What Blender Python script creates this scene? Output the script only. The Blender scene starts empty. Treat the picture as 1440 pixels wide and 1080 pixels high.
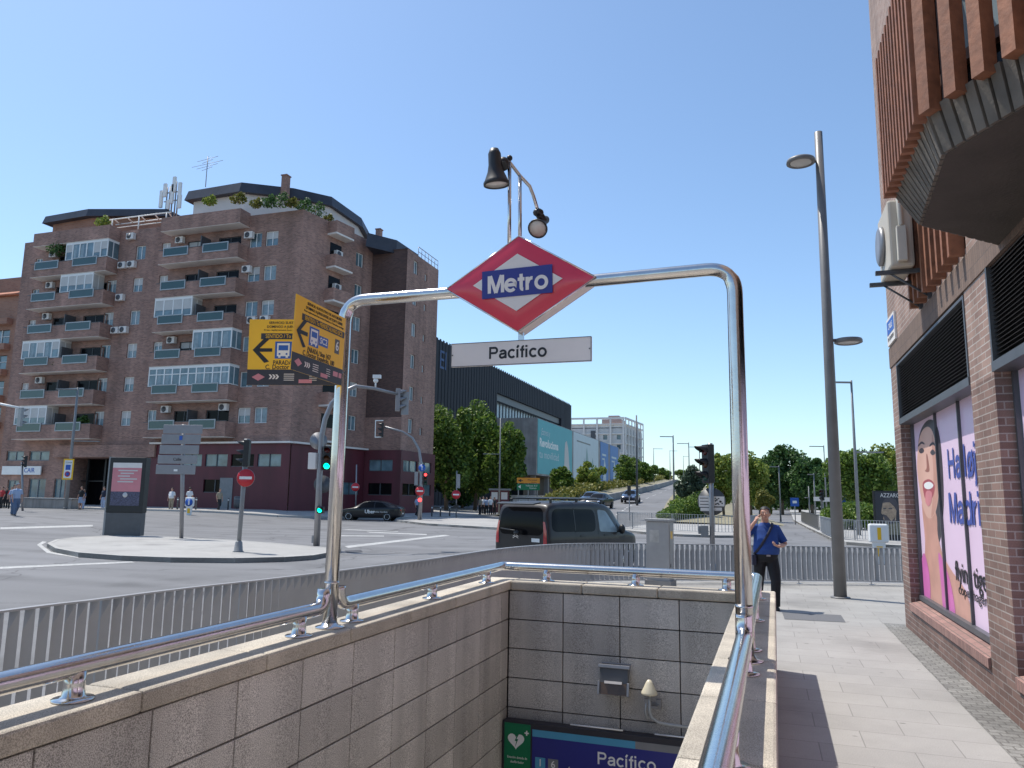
import bpy, bmesh, math, random
from mathutils import Vector, Matrix, noise
from mathutils.bvhtree import BVHTree
R_ = math.radians
V = Vector
random.seed(7)
S = bpy.context.scene
C = S.collection
# ------------------------------------------------------------------ camera
FPX = 1064.0; CH = 1.7
yaw, pit, rol = R_(18.4), R_(8.55), R_(0.88)
Fh = V((-math.sin(yaw), math.cos(yaw), 0)); R0 = V((math.cos(yaw), math.sin(yaw), 0)); ZZ = V((0, 0, 1))
Fw = Fh*math.cos(pit) + ZZ*math.sin(pit); U0 = ZZ*math.cos(pit) - Fh*math.sin(pit)
Rt = R0*math.cos(rol) + U0*math.sin(rol); Up = U0*math.cos(rol) - R0*math.sin(rol)
EYE = V((0, 0, CH))
cd = bpy.data.cameras.new('camera'); cam = bpy.data.objects.new('camera', cd); C.objects.link(cam)
m3 = Matrix((Rt, Up, -Fw)).transposed()
cam.matrix_world = Matrix.Translation(EYE) @ m3.to_4x4()
cd.sensor_width = 36; cd.lens = 36*FPX/1440; cd.clip_start = .05; cd.clip_end = 6000
S.camera = cam
S.render.resolution_x = 1024; S.render.resolution_y = 768
# ------------------------------------------------------------------ world, sun, exposure
SUN = V((-.93, .30, 0)).normalized(); ELEV = R_(64)
w = bpy.data.worlds.new('World'); S.world = w; w.use_nodes = True
nt = w.node_tree; bg = nt.nodes['Background']
sk = nt.nodes.new('ShaderNodeTexSky'); sk.sky_type = 'NISHITA'; sk.sun_disc = False
sk.sun_elevation = ELEV; sk.sun_rotation = math.atan2(SUN.x, SUN.y)
sk.altitude = 600; sk.air_density = 1.0; sk.dust_density = 1.1; sk.ozone_density = 1.3
tn = nt.nodes.new('ShaderNodeVectorMath'); tn.operation = 'MULTIPLY'; tn.inputs[1].default_value = (.89, .985, 1.02)
nt.links.new(sk.outputs[0], tn.inputs[0]); nt.links.new(tn.outputs[0], bg.inputs[0]); bg.inputs[1].default_value = .122
sl = bpy.data.lights.new('sun', 'SUN'); sl.energy = 3.1; sl.angle = R_(.53); sl.color = (1, .95, .87)
so = bpy.data.objects.new('sun', sl); C.objects.link(so)
sd = V((SUN.x*math.cos(ELEV), SUN.y*math.cos(ELEV), math.sin(ELEV)))
so.rotation_euler = sd.to_track_quat('Z', 'Y').to_euler(); so.location = (0, 0, 60)
S.view_settings.view_transform = 'Standard'; S.view_settings.look = 'None'
S.view_settings.exposure = 0.68; S.view_settings.gamma = 1
# ------------------------------------------------------------------ picture -> place helpers
def ray(x, y): return Fw + Rt*((x-720)/FPX) - Up*((y-540)/FPX)
def G(x, y, z=0.): d = ray(x, y); return EYE + d*((z-CH)/d.z)
def PX(x, y, X): d = ray(x, y); return EYE + d*(X/d.x)
def PY(x, y, Y): d = ray(x, y); return EYE + d*(Y/d.y)
def PD(x, y, D): d = ray(x, y); return EYE + d*(D/d.dot(Fh))
def DX(x, D, z=0.):                                    # ground point under column x at depth D
    y = 700.5+(x-720)*.0155
    p = PD(x, y, D); return V((p.x, p.y, z))
RZ = -.13
def hgt(x, y):                                         # gentle rise of the land to the left
    t = min(1, max(0, (-x-28)/12)); t = t*t*(3-2*t)
    return RZ + .45*t
# ------------------------------------------------------------------ materials
def mat(name, col, rough=.6, metal=0., var=.1, scale=4., bump=0., bscale=60., spec=.5, emit=None, alpha=None, trans=0., var2=0., scale2=.3, coat=0.):
    m = bpy.data.materials.new(name); m.use_nodes = True
    n = m.node_tree.nodes; L = m.node_tree.links; b = n['Principled BSDF']
    b.inputs['Roughness'].default_value = rough; b.inputs['Metallic'].default_value = metal
    b.inputs['Specular IOR Level'].default_value = spec
    b.inputs['Coat Weight'].default_value = coat
    c = (*col, 1) if len(col) == 3 else col
    b.inputs['Base Color'].default_value = c
    if trans: b.inputs['Transmission Weight'].default_value = trans
    if emit: b.inputs['Emission Color'].default_value = (*emit[:3], 1); b.inputs['Emission Strength'].default_value = emit[3]
    tc = n.new('ShaderNodeTexCoord')
    if var or var2:
        nz = n.new('ShaderNodeTexNoise'); nz.inputs['Scale'].default_value = scale; nz.inputs['Detail'].default_value = 6
        L.new(tc.outputs['Object'], nz.inputs['Vector'])
        mr = n.new('ShaderNodeMapRange'); mr.inputs[1].default_value = .25; mr.inputs[2].default_value = .75
        mr.inputs[3].default_value = 1-var; mr.inputs[4].default_value = 1+var
        L.new(nz.outputs['Fac'], mr.inputs[0])
        n2 = n.new('ShaderNodeTexNoise'); n2.inputs['Scale'].default_value = scale2; n2.inputs['Detail'].default_value = 4
        L.new(tc.outputs['Object'], n2.inputs['Vector'])
        m2 = n.new('ShaderNodeMapRange'); m2.inputs[1].default_value = .3; m2.inputs[2].default_value = .7
        m2.inputs[3].default_value = 1-var2; m2.inputs[4].default_value = 1+var2
        L.new(n2.outputs['Fac'], m2.inputs[0])
        mm = n.new('ShaderNodeMath'); mm.operation = 'MULTIPLY'; L.new(mr.outputs[0], mm.inputs[0]); L.new(m2.outputs[0], mm.inputs[1])
        vm = n.new('ShaderNodeVectorMath'); vm.operation = 'SCALE'; vm.inputs[0].default_value = c[:3]
        L.new(mm.outputs[0], vm.inputs['Scale']); L.new(vm.outputs[0], b.inputs['Base Color'])
    if bump:
        bn = n.new('ShaderNodeTexNoise'); bn.inputs['Scale'].default_value = bscale; bn.inputs['Detail'].default_value = 4
        L.new(tc.outputs['Object'], bn.inputs['Vector'])
        bp = n.new('ShaderNodeBump'); bp.inputs['Strength'].default_value = bump; bp.inputs['Distance'].default_value = .01
        L.new(bn.outputs['Fac'], bp.inputs['Height']); L.new(bp.outputs[0], b.inputs['Normal'])
    return m
def brickmat(name, c1, c2, mortar, bw=.25, bh=.065, ms=.012, bump=.6, rough=.85, dirt=.25, offs=.5, speck=0., squash=1., dscale=.35, coord='UV', rot=0):
    m = bpy.data.materials.new(name); m.use_nodes = True
    n = m.node_tree.nodes; L = m.node_tree.links; b = n['Principled BSDF']; b.inputs['Roughness'].default_value = rough
    tc = n.new('ShaderNodeTexCoord'); br = n.new('ShaderNodeTexBrick')
    mp = n.new('ShaderNodeMapping'); mp.inputs['Rotation'].default_value = (0, 0, rot); L.new(tc.outputs[coord], mp.inputs[0]); L.new(mp.outputs[0], br.inputs['Vector'])
    br.inputs['Scale'].default_value = 1; br.inputs['Brick Width'].default_value = bw; br.inputs['Row Height'].default_value = bh
    br.inputs['Mortar Size'].default_value = ms/2; br.inputs['Mortar Smooth'].default_value = .15; br.inputs['Bias'].default_value = 0
    br.offset = offs; br.squash = squash
    br.inputs['Color1'].default_value = (*c1, 1); br.inputs['Color2'].default_value = (*c2, 1); br.inputs['Mortar'].default_value = (*mortar, 1)
    nz = n.new('ShaderNodeTexNoise'); nz.inputs['Scale'].default_value = dscale; nz.inputs['Detail'].default_value = 8; nz.inputs['Roughness'].default_value = .7
    L.new(tc.outputs['Object'], nz.inputs['Vector'])
    mr = n.new('ShaderNodeMapRange'); mr.inputs[1].default_value = .3; mr.inputs[2].default_value = .7; mr.inputs[3].default_value = 1-dirt; mr.inputs[4].default_value = 1+dirt
    L.new(nz.outputs['Fac'], mr.inputs[0])
    n3 = n.new('ShaderNodeTexNoise'); n3.inputs['Scale'].default_value = 140; n3.inputs['Detail'].default_value = 3; L.new(tc.outputs['Object'], n3.inputs['Vector'])
    m3_ = n.new('ShaderNodeMapRange'); m3_.inputs[1].default_value = .35; m3_.inputs[2].default_value = .65; m3_.inputs[3].default_value = 1-speck; m3_.inputs[4].default_value = 1+speck
    L.new(n3.outputs['Fac'], m3_.inputs[0])
    mm = n.new('ShaderNodeMath'); mm.operation = 'MULTIPLY'; L.new(mr.outputs[0], mm.inputs[0]); L.new(m3_.outputs[0], mm.inputs[1])
    vm = n.new('ShaderNodeVectorMath'); vm.operation = 'SCALE'; L.new(br.outputs['Color'], vm.inputs[0]); L.new(mm.outputs[0], vm.inputs['Scale'])
    L.new(vm.outputs[0], b.inputs['Base Color'])
    if bump:
        bp = n.new('ShaderNodeBump'); bp.inputs['Strength'].default_value = bump; bp.inputs['Distance'].default_value = .006; bp.invert = True
        L.new(br.outputs['Fac'], bp.inputs['Height']); L.new(bp.outputs[0], b.inputs['Normal'])
    return m
def granite(name, col, spot=.35, scale=180., big=.15, rough=.75, bump=.25):
    m = bpy.data.materials.new(name); m.use_nodes = True
    n = m.node_tree.nodes; L = m.node_tree.links; b = n['Principled BSDF']; b.inputs['Roughness'].default_value = rough
    tc = n.new('ShaderNodeTexCoord')
    vo = n.new('ShaderNodeTexNoise'); vo.inputs['Scale'].default_value = scale; vo.inputs['Detail'].default_value = 2; L.new(tc.outputs['Object'], vo.inputs['Vector'])
    mr = n.new('ShaderNodeMapRange'); mr.inputs[1].default_value = .36; mr.inputs[2].default_value = .62; mr.inputs[3].default_value = 1-spot; mr.inputs[4].default_value = 1+spot; L.new(vo.outputs['Fac'], mr.inputs[0])
    nz = n.new('ShaderNodeTexNoise'); nz.inputs['Scale'].default_value = 1.3; nz.inputs['Detail'].default_value = 7; L.new(tc.outputs['Object'], nz.inputs['Vector'])
    m2 = n.new('ShaderNodeMapRange'); m2.inputs[1].default_value = .3; m2.inputs[2].default_value = .7; m2.inputs[3].default_value = 1-big; m2.inputs[4].default_value = 1+big; L.new(nz.outputs['Fac'], m2.inputs[0])
    mm = n.new('ShaderNodeMath'); mm.operation = 'MULTIPLY'; L.new(mr.outputs[0], mm.inputs[0]); L.new(m2.outputs[0], mm.inputs[1])
    rp = n.new('ShaderNodeNewGeometry'); m4 = n.new('ShaderNodeMapRange'); m4.inputs[3].default_value = .80; m4.inputs[4].default_value = 1.12; L.new(rp.outputs['Random Per Island'], m4.inputs[0])
    mk = n.new('ShaderNodeMath'); mk.operation = 'MULTIPLY'; L.new(mm.outputs[0], mk.inputs[0]); L.new(m4.outputs[0], mk.inputs[1])
    vm = n.new('ShaderNodeVectorMath'); vm.operation = 'SCALE'; vm.inputs[0].default_value = col; L.new(mk.outputs[0], vm.inputs['Scale']); L.new(vm.outputs[0], b.inputs['Base Color'])
    bp = n.new('ShaderNodeBump'); bp.inputs['Strength'].default_value = bump; bp.inputs['Distance'].default_value = .003; L.new(vo.outputs['Fac'], bp.inputs['Height']); L.new(bp.outputs[0], b.inputs['Normal'])
    return m
def leafmat(name, c1, c2, c3):
    m = bpy.data.materials.new(name); m.use_nodes = True
    n = m.node_tree.nodes; L = m.node_tree.links; b = n['Principled BSDF']; b.inputs['Roughness'].default_value = .55; b.inputs['Specular IOR Level'].default_value = .35
    g = n.new('ShaderNodeNewGeometry'); cr = n.new('ShaderNodeValToRGB'); e = cr.color_ramp.elements
    e[0].color = (*c1, 1); e[1].color = (*c3, 1); e[1].position = 1; k = e.new(.55); k.color = (*c2, 1)
    L.new(g.outputs['Random Per Island'], cr.inputs[0]); L.new(cr.outputs[0], b.inputs['Base Color'])
    t = n.new('ShaderNodeBsdfTranslucent'); L.new(cr.outputs[0], t.inputs[0]); mx = n.new('ShaderNodeMixShader'); mx.inputs[0].default_value = .3
    L.new(b.outputs[0], mx.inputs[1]); L.new(t.outputs[0], mx.inputs[2]); L.new(mx.outputs[0], n['Material Output'].inputs[0])
    return m
M = {}
M['steel'] = mat('brushed_steel', (.62, .60, .58), .17, 1., .08, 8., .06, 120.)
M['galv'] = mat('galvanised_grey', (.28, .28, .29), .45, .6, .1, 6.)
M['grey_paint'] = mat('grey_paint', (.22, .225, .23), .5, 0, .1, 5.)
M['dark_grey'] = mat('dark_grey_paint', (.085, .088, .095), .45, 0, .12, 5.)
M['lampgrey'] = mat('grey_brown_lamp_paint', (.17, .165, .165), .45, 0, .12, 4.)
M['plate_l'] = mat('light_metal_edge', (.36, .38, .39), .4, .3, .05)
M['plate'] = mat('plate_back_grey', (.25, .25, .26), .5, .1, .08)
M['black'] = mat('black_plastic', (.014, .014, .015), .45, 0, .2, 9.)
M['rubber'] = mat('rubber', (.02, .02, .02), .8)
M['white'] = mat('white_paint', (.78, .78, .76), .5, 0, .05, 3.)
M['offwhite'] = mat('off_white', (.74, .70, .66), .6, 0, .06, 3.)
M['red'] = mat('sign_red', (.64, .03, .065), .22, 0, .05, 2., coat=.4)
M['redp'] = mat('traffic_sign_red', (.55, .02, .03), .4, 0, .04)
M['blue'] = mat('sign_blue', (.025, .03, .22), .35, 0, .04)
M['blue2'] = mat('traffic_blue', (.02, .10, .42), .4, 0, .04)
M['yellow'] = mat('board_yellow', (.86, .50, .02), .5, 0, .04)
M['ink'] = mat('black_ink', (.012, .012, .014), .5, 0, 0)
M['bdark'] = mat('board_charcoal', (.03, .03, .04), .5, 0, .05)
M['green'] = mat('sign_green', (.0, .17, .07), .45, 0, .04)
M['orange'] = mat('sign_orange', (.72, .28, .02), .45, 0, .04)
M['glass'] = mat('dark_glass', (.006, .006, .007), .12, 0, 0, spec=.12)
M['glassb'] = mat('window_glass', (.12, .19, .22), .08, 0, .5, .9, spec=.9)
M['glassg'] = mat('green_balcony_glass', (.015, .06, .06), .12, 0, .15, 1., spec=.7)
M['curtain'] = mat('curtain_behind_glass', (.24, .31, .34), .25, 0, .25, 3.)
M['blind'] = mat('roller_blind', (.52, .51, .49), .6, 0, .08, 2.)
M['slate'] = mat('slate_cladding', (.035, .037, .05), .5, 0, .2, 1.2, var2=.15)
M['soffit'] = mat('balcony_soffit', (.78, .72, .66), .8, 0, .1, 1.)
M['wood'] = mat('varnished_slats', (.25, .10, .05), .65, 0, .3, 14., .4, 22., var2=.25, scale2=1.5)
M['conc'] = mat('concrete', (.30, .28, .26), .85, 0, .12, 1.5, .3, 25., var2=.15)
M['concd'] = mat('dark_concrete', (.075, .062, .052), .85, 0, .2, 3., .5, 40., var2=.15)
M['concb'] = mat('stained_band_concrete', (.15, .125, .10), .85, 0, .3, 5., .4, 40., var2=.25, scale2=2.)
M['concp'] = mat('weathered_panel_concrete', (.34, .325, .315), .85, 0, .25, .5, .3, 4., var2=.25, scale2=.15)
M['louv'] = mat('black_louvre', (.028, .028, .03), .45, .2, .1)
M['purple'] = mat('maroon_cladding', (.11, .018, .028), .5, 0, .12, .8)
M['brick_far'] = brickmat('brown_brick', (.39, .215, .165), (.24, .135, .105), (.33, .25, .22), .3, .1, .02, .3, dirt=.25, dscale=.25, speck=.15)
M['brick_shade'] = brickmat('shade_toned_brick', (.14, .075, .062), (.09, .05, .043), (.13, .10, .09), .3, .1, .02, .3, dirt=.2, dscale=.25)  # brown brick darkened in colour to stand for the shade of a deep recess
M['brick_far2'] = brickmat('orange_brick', (.36, .19, .13), (.29, .145, .10), (.3, .22, .18), .5, .2, .03, .3, dirt=.15)
M['brick'] = brickmat('facade_brick', (.35, .235, .19), (.25, .16, .13), (.42, .37, .33), .25, .065, .012, .9, dirt=.18, speck=.12, dscale=1.2)
M['brickm'] = brickmat('brown_purple_brick', (.24, .15, .12), (.165, .10, .082), (.33, .28, .25), .25, .065, .012, .9, dirt=.22, speck=.14, dscale=1.4)
M['brickd'] = brickmat('purplish_plinth_brick', (.21, .13, .105), (.14, .085, .07), (.26, .22, .2), .25, .065, .012, .9, dirt=.25, speck=.15, dscale=1.6)
M['soldier'] = brickmat('soldier_brick', (.22, .15, .115), (.17, .115, .09), (.13, .10, .085), .065, .27, .008, .9, dirt=.2, offs=0., speck=.15)
M['rowlock'] = brickmat('rowlock_sill_brick', (.33, .19, .16), (.24, .14, .12), (.16, .12, .1), .065, .25, .01, .9, dirt=.2, offs=0., speck=.15)
M['granite'] = granite('grey_granite', (.47, .44, .405), .55, 210.)
M['granite_t'] = granite('tan_granite', (.46, .41, .335), .35, 190., .18)
M['joint'] = mat('joint_dark', (.06, .05, .045), .9)
M['asphalt'] = mat('asphalt', (.17, .17, .175), .85, 0, .12, 90., .35, 220., var2=.13, scale2=.12)
M['asph2'] = mat('patched_asphalt', (.13, .13, .135), .85, 0, .12, 90., .3, 220., var2=.1, scale2=.3)
M['paving'] = brickmat('paving_slabs', (.325, .314, .295), (.295, .285, .268), (.2, .19, .18), .62, .41, .008, .25, dirt=.13, speck=.13, coord='Object', dscale=.8)
M['paving2'] = brickmat('light_block_paving', (.37, .36, .34), (.34, .33, .315), (.3, .28, .26), .4, .2, .01, .2, dirt=.1, speck=.08, coord='Object')
M['setts'] = brickmat('granite_setts', (.23, .225, .21), (.17, .165, .155), (.12, .115, .105), .12, .085, .012, .8, dirt=.3, speck=.2, coord='Object', dscale=2.)
M['kerb'] = mat('kerb_granite', (.38, .37, .35), .8, 0, .12, 12., .2, 90.)
M['paint'] = mat('road_marking_paint', (.40, .40, .39), .7, 0, .35, 14., var2=.15, scale2=2.)
M['fence'] = mat('fence_grey_metal', (.34, .345, .36), .42, .25, .07, 3.)
M['cabinet'] = mat('cabinet_grey', (.33, .32, .31), .55, 0, .08, 5., var2=.08, scale2=2.)
M['bark'] = mat('bark', (.16, .12, .085), .9, 0, .3, 8., .6, 20.)
M['earth'] = mat('dry_earth', (.25, .225, .15), .95, 0, .2, 1.)
M['leaf_a'] = leafmat('plane_leaves', (.04, .085, .016), (.11, .19, .03), (.24, .32, .06))
M['leaf_b'] = leafmat('dark_leaves', (.03, .075, .025), (.06, .13, .035), (.11, .20, .055))
M['leaf_c'] = leafmat('yellow_green_leaves', (.10, .16, .03), (.20, .27, .045), (.34, .36, .07))
M['leaf_d'] = leafmat('blue_green_leaves', (.04, .07, .045), (.08, .12, .08), (.13, .17, .11))
M['leaf_e'] = leafmat('ochre_hedge_leaves', (.07, .10, .02), (.17, .17, .035), (.28, .25, .065))
M['skin'] = mat('skin', (.50, .27, .19), .5, 0, .06, 20.)
M['hair'] = mat('black_hair', (.012, .01, .01), .6, 0, .3, 40.)
M['greyhair'] = mat('grey_hair', (.2, .2, .2), .6)
M['sh_blue'] = mat('royal_blue_cotton', (.013, .055, .24), .8, 0, .12, 7., .3, 25.)
M['navy'] = mat('navy_strap', (.012, .016, .04), .7)
M['trs'] = mat('black_trousers', (.008, .008, .011), .8, 0, .2, 7., .4, 18.)
M['sh_white'] = mat('white_shirt', (.65, .65, .66), .8, 0, .06)
M['sh_light'] = mat('pale_blue_shirt', (.32, .40, .55), .8, 0, .06)
M['jean'] = mat('jeans', (.10, .14, .22), .85, 0, .1)
M['sh_black'] = mat('black_shirt', (.02, .02, .022), .8)
M['sh_red'] = mat('red_shirt', (.45, .04, .04), .8)
M['khaki'] = mat('khaki', (.3, .25, .18), .85)
M['lens'] = mat('lamp_lens', (.55, .52, .48), .25)
M['on_green'] = mat('lit_green_lens', (.0, .4, .2), .3, 0, 0, emit=(.0, 1, .45, 3.))
M['on_red'] = mat('lit_red_lens', (.5, .02, .02), .3, 0, 0, emit=(1, .05, .05, 2.5))
M['off_red'] = mat('unlit_red_lens', (.09, .012, .012), .3)
M['off_amb'] = mat('unlit_amber_lens', (.09, .035, .012), .3)
M['off_grn'] = mat('unlit_green_lens', (.01, .06, .045), .3)
M['car_grey'] = mat('dark_grey_car_paint', (.026, .022, .022), .42, 0, .04, 3., spec=.3, coat=.25)
M['car_black'] = mat('black_car_paint', (.005, .006, .009), .35, 0, 0, spec=.3, coat=.4)
M['car_blue'] = mat('dark_blue_car_paint', (.015, .03, .07), .28, .4, 0, coat=1.)
M['chrome'] = mat('chrome', (.7, .7, .7), .12, 1., 0)
M['tail'] = mat('tail_lamp_red', (.42, .012, .02), .12, 0, .3, 30., coat=1.)
M['tyre'] = mat('tyre', (.018, .018, .018), .85)
M['pink'] = mat('pink_poster', (.80, .60, .75), .35, 0, .04, 1.2)
M['pink2'] = mat('magenta_cloth_print', (.62, .16, .42), .4, 0, .1, 4.)
M['pskin'] = mat('printed_skin', (.58, .31, .24), .4, 0, .15, 3.)
M['pskin2'] = mat('printed_skin_shadow', (.33, .14, .11), .4, 0, .15, 3.)
M['phair'] = mat('printed_dark_hair', (.07, .06, .07), .4, 0, .25, 6.)
M['ptext'] = mat('printed_blue_text', (.07, .10, .36), .4, 0, 0)
M['teal'] = mat('teal_banner', (.10, .40, .44), .6, 0, .04, .5)
M['aqua'] = mat('pale_banner', (.55, .63, .66), .6, 0, .05, .5)
M['bblue'] = mat('blue_banner', (.09, .22, .50), .6, 0, .06, .5)
M['pale'] = mat('pale_render', (.60, .58, .56), .7, 0, .08, .4)
M['lblue'] = mat('light_blue_band', (.08, .33, .52), .4, 0, .04)
M['salmon'] = mat('salmon_screen', (.60, .22, .25), .4, 0, .1, 3.)
M['crowd'] = mat('dark_speckled_screen', (.07, .07, .12), .4, 0, .9, 28.)
# ------------------------------------------------------------------ mesh builder
class MB:
    def __init__(s): s.v = []; s.f = []; s.mi = []; s.sm = []
    def add(s, vs, fs, mi=0, smooth=False, M4=None):
        o = len(s.v)
        s.v += [(M4 @ V(p)) if M4 else V(p) for p in vs]
        for f in fs: s.f.append([o+i for i in f]); s.mi.append(mi); s.sm.append(smooth)
        return s
    def box(s, lo, hi, mi=0, M4=None):
        x0, y0, z0 = [min(a, b) for a, b in zip(lo, hi)]; x1, y1, z1 = [max(a, b) for a, b in zip(lo, hi)]
        flip = M4 is not None and M4.to_3x3().determinant() < 0
        fs = [(0, 3, 2, 1), (4, 5, 6, 7), (0, 1, 5, 4), (1, 2, 6, 5), (2, 3, 7, 6), (3, 0, 4, 7)]
        if flip: fs = [f[::-1] for f in fs]
        return s.add([(x0, y0, z0), (x1, y0, z0), (x1, y1, z0), (x0, y1, z0), (x0, y0, z1), (x1, y0, z1), (x1, y1, z1), (x0, y1, z1)], fs, mi, False, M4)
    def rect(s, x0, y0, x1, y1, z, mi=0, M4=None):      # facing +z of M4
        return s.add([(x0, y0, z), (x1, y0, z), (x1, y1, z), (x0, y1, z)], [(0, 1, 2, 3)], mi, False, M4)
    def poly(s, pts, mi=0, M4=None): return s.add(pts, [tuple(range(len(pts)))], mi, False, M4)
    def prism(s, pts, vec, mi=0, M4=None, caps=(True, True)):   # closed 3-D outline swept along vec
        n = len(pts); pts = [V(p) for p in pts]; vec = V(vec)
        nr = V((0, 0, 0))
        for i in range(n): nr += pts[i].cross(pts[(i+1) % n])
        if nr.dot(vec) < 0: pts.reverse()
        vs = pts+[p+vec for p in pts]; fs = [(i, (i+1) % n, n+(i+1) % n, n+i) for i in range(n)]
        if caps[0]: fs.append(tuple(range(n-1, -1, -1)))
        if caps[1]: fs.append(tuple(range(n, 2*n)))
        return s.add(vs, fs, mi, False, M4)
    def tube(s, pts, r, n=12, mi=0, caps=True, M4=None, smooth=True, ell=None):
        pts = [V(p) for p in pts]; k = len(pts); rs = r if isinstance(r, (list, tuple)) else [r]*k
        vs = []; fs = []; up = None
        for i, p in enumerate(pts):
            t = (pts[min(i+1, k-1)]-pts[max(i-1, 0)]).normalized()
            if up is None:
                a = V((0, 0, 1)) if abs(t.z) < .9 else V((0, 1, 0)); up = (a-t*a.dot(t)).normalized()
            else: up = (up-t*up.dot(t)).normalized()
            sd_ = t.cross(up)
            for j in range(n):
                an = 2*math.pi*j/n; q = rs[i]; e = ell[i] if ell else 1
                vs.append(p+sd_*(math.cos(an)*q)+up*(math.sin(an)*q*e))
        for i in range(k-1):
            for j in range(n): fs.append((i*n+j, i*n+(j+1) % n, (i+1)*n+(j+1) % n, (i+1)*n+j))
        s.add(vs, fs, mi, smooth, M4)
        if caps:
            o = len(s.v)-len(vs)
            s.f.append([o+j for j in range(n-1, -1, -1)]); s.mi.append(mi); s.sm.append(False)
            s.f.append([o+(k-1)*n+j for j in range(n)]); s.mi.append(mi); s.sm.append(False)
        return s
    def rings(s, rg, n=16, mi=0, M4=None, caps=True):    # rg: (cx,cy,z,rx,ry) stacked upward
        vs = []; fs = []
        for cx, cy, z, rx, ry in rg:
            for j in range(n): a = 2*math.pi*j/n; vs.append((cx+rx*math.cos(a), cy+ry*math.sin(a), z))
        for i in range(len(rg)-1):
            for j in range(n): fs.append((i*n+j, i*n+(j+1) % n, (i+1)*n+(j+1) % n, (i+1)*n+j))
        s.add(vs, fs, mi, True, M4); o = len(s.v)-len(vs)
        if caps:
            s.f.append([o+j for j in range(n-1, -1, -1)]); s.mi.append(mi); s.sm.append(False)
            s.f.append([o+(len(rg)-1)*n+j for j in range(n)]); s.mi.append(mi); s.sm.append(False)
        return s
    def lathe(s, prof, n=20, mi=0, M4=None): return s.rings([(0, 0, z, r, r) for r, z in prof], n, mi, M4)
    def ball(s, c, rx, ry=None, rz=None, mi=0, n=12, M4=None):
        ry = ry or rx; rz = rz or rx; rg = []
        for i in range(n//2+1):
            a = -math.pi/2+math.pi*i/(n//2); rg.append((c[0], c[1], c[2]+rz*math.sin(a), max(1e-4, rx*math.cos(a)), max(1e-4, ry*math.cos(a))))
        return s.rings(rg, n, mi, M4)
    def build(s, name, mats, parent=None, bevel=0, mods=None, sharp=None):
        me = bpy.data.meshes.new(name); inv = WM(parent).inverted() if parent else Matrix()
        me.from_pydata([inv @ p for p in s.v], [], s.f)
        for m in (mats if isinstance(mats, (list, tuple)) else [mats]): me.materials.append(m)
        uv = me.uv_layers.new(name='UVMap')
        for p, mi, sm in zip(me.polygons, s.mi, s.sm):
            p.material_index = mi; p.use_smooth = sm
            nn = p.normal
            if abs(nn.z) > .75: t = V((1, 0, 0)); b2 = V((0, 1, 0))
            else: t = V((-nn.y, nn.x, 0)).normalized(); b2 = V((0, 0, 1))
            for li in p.loop_indices:
                co = s.v[me.loops[li].vertex_index]; uv.data[li].uv = (co.dot(t), co.dot(b2))
        o = bpy.data.objects.new(name, me); C.objects.link(o)
        if parent: o.parent = parent
        if bevel:
            b = o.modifiers.new('bevel', 'BEVEL'); b.width = bevel; b.segments = 2; b.limit_method = 'ANGLE'; b.angle_limit = R_(40)
        if mods: mods(o)
        return o
def WM(o):
    m = o.matrix_basis.copy()
    return (WM(o.parent) @ m) if o.parent else m
def tag(o, label, cat, group=None):
    o['label'] = label; o['category'] = cat
    if group: o['group'] = group
    return o
def thing(name, loc, label, cat, group=None, rz=0):
    o = bpy.data.objects.new(name, None); C.objects.link(o); o.location = loc; o.rotation_euler = (0, 0, rz); o.empty_display_size = .2
    return tag(o, label, cat, group)
def struct(o, k='structure'): o['kind'] = k; return o
def copy_tree(o, parent=None):
    c = o.copy(); C.objects.link(c)
    if parent: c.parent = parent
    for ch in list(o.children): copy_tree(ch, c)
    return c
def FR(o, right, up):                                   # frame: x = right, y = up, z = outward
    r = V(right).normalized(); u = V(up); u = (u-r*u.dot(r)).normalized(); z = r.cross(u)
    m = Matrix((r, u, z)).transposed().to_4x4(); m.translation = V(o); return m
def text(s, parent, M4, x, y, size, mt, name='lettering', bold=0., z=.002, align='CENTER', wide=None, ext=.0008, shear=0, scx=1., sp=1.):
    cu = bpy.data.curves.new('t', 'FONT'); cu.body = s; cu.size = size; cu.align_x = align; cu.align_y = 'CENTER'; cu.offset = bold*size; cu.extrude = ext; cu.resolution_u = 3; cu.shear = shear; cu.space_character = sp
    ob = bpy.data.objects.new('t', cu); C.objects.link(ob); bpy.context.view_layer.update()
    me = bpy.data.meshes.new_from_object(ob.evaluated_get(bpy.context.evaluated_depsgraph_get()))
    bpy.data.objects.remove(ob)
    if wide and len(me.vertices):
        xs = [v.co.x for v in me.vertices]; scx = wide/(max(xs)-min(xs))
    inv = WM(parent).inverted()
    T = inv @ M4 @ Matrix.Translation((x, y, z)) @ Matrix.Diagonal((scx, 1, 1, 1))
    me.transform(T); me.materials.clear(); me.materials.append(mt); me.name = name
    o = bpy.data.objects.new(name, me); C.objects.link(o); o.parent = parent
    return o
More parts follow.
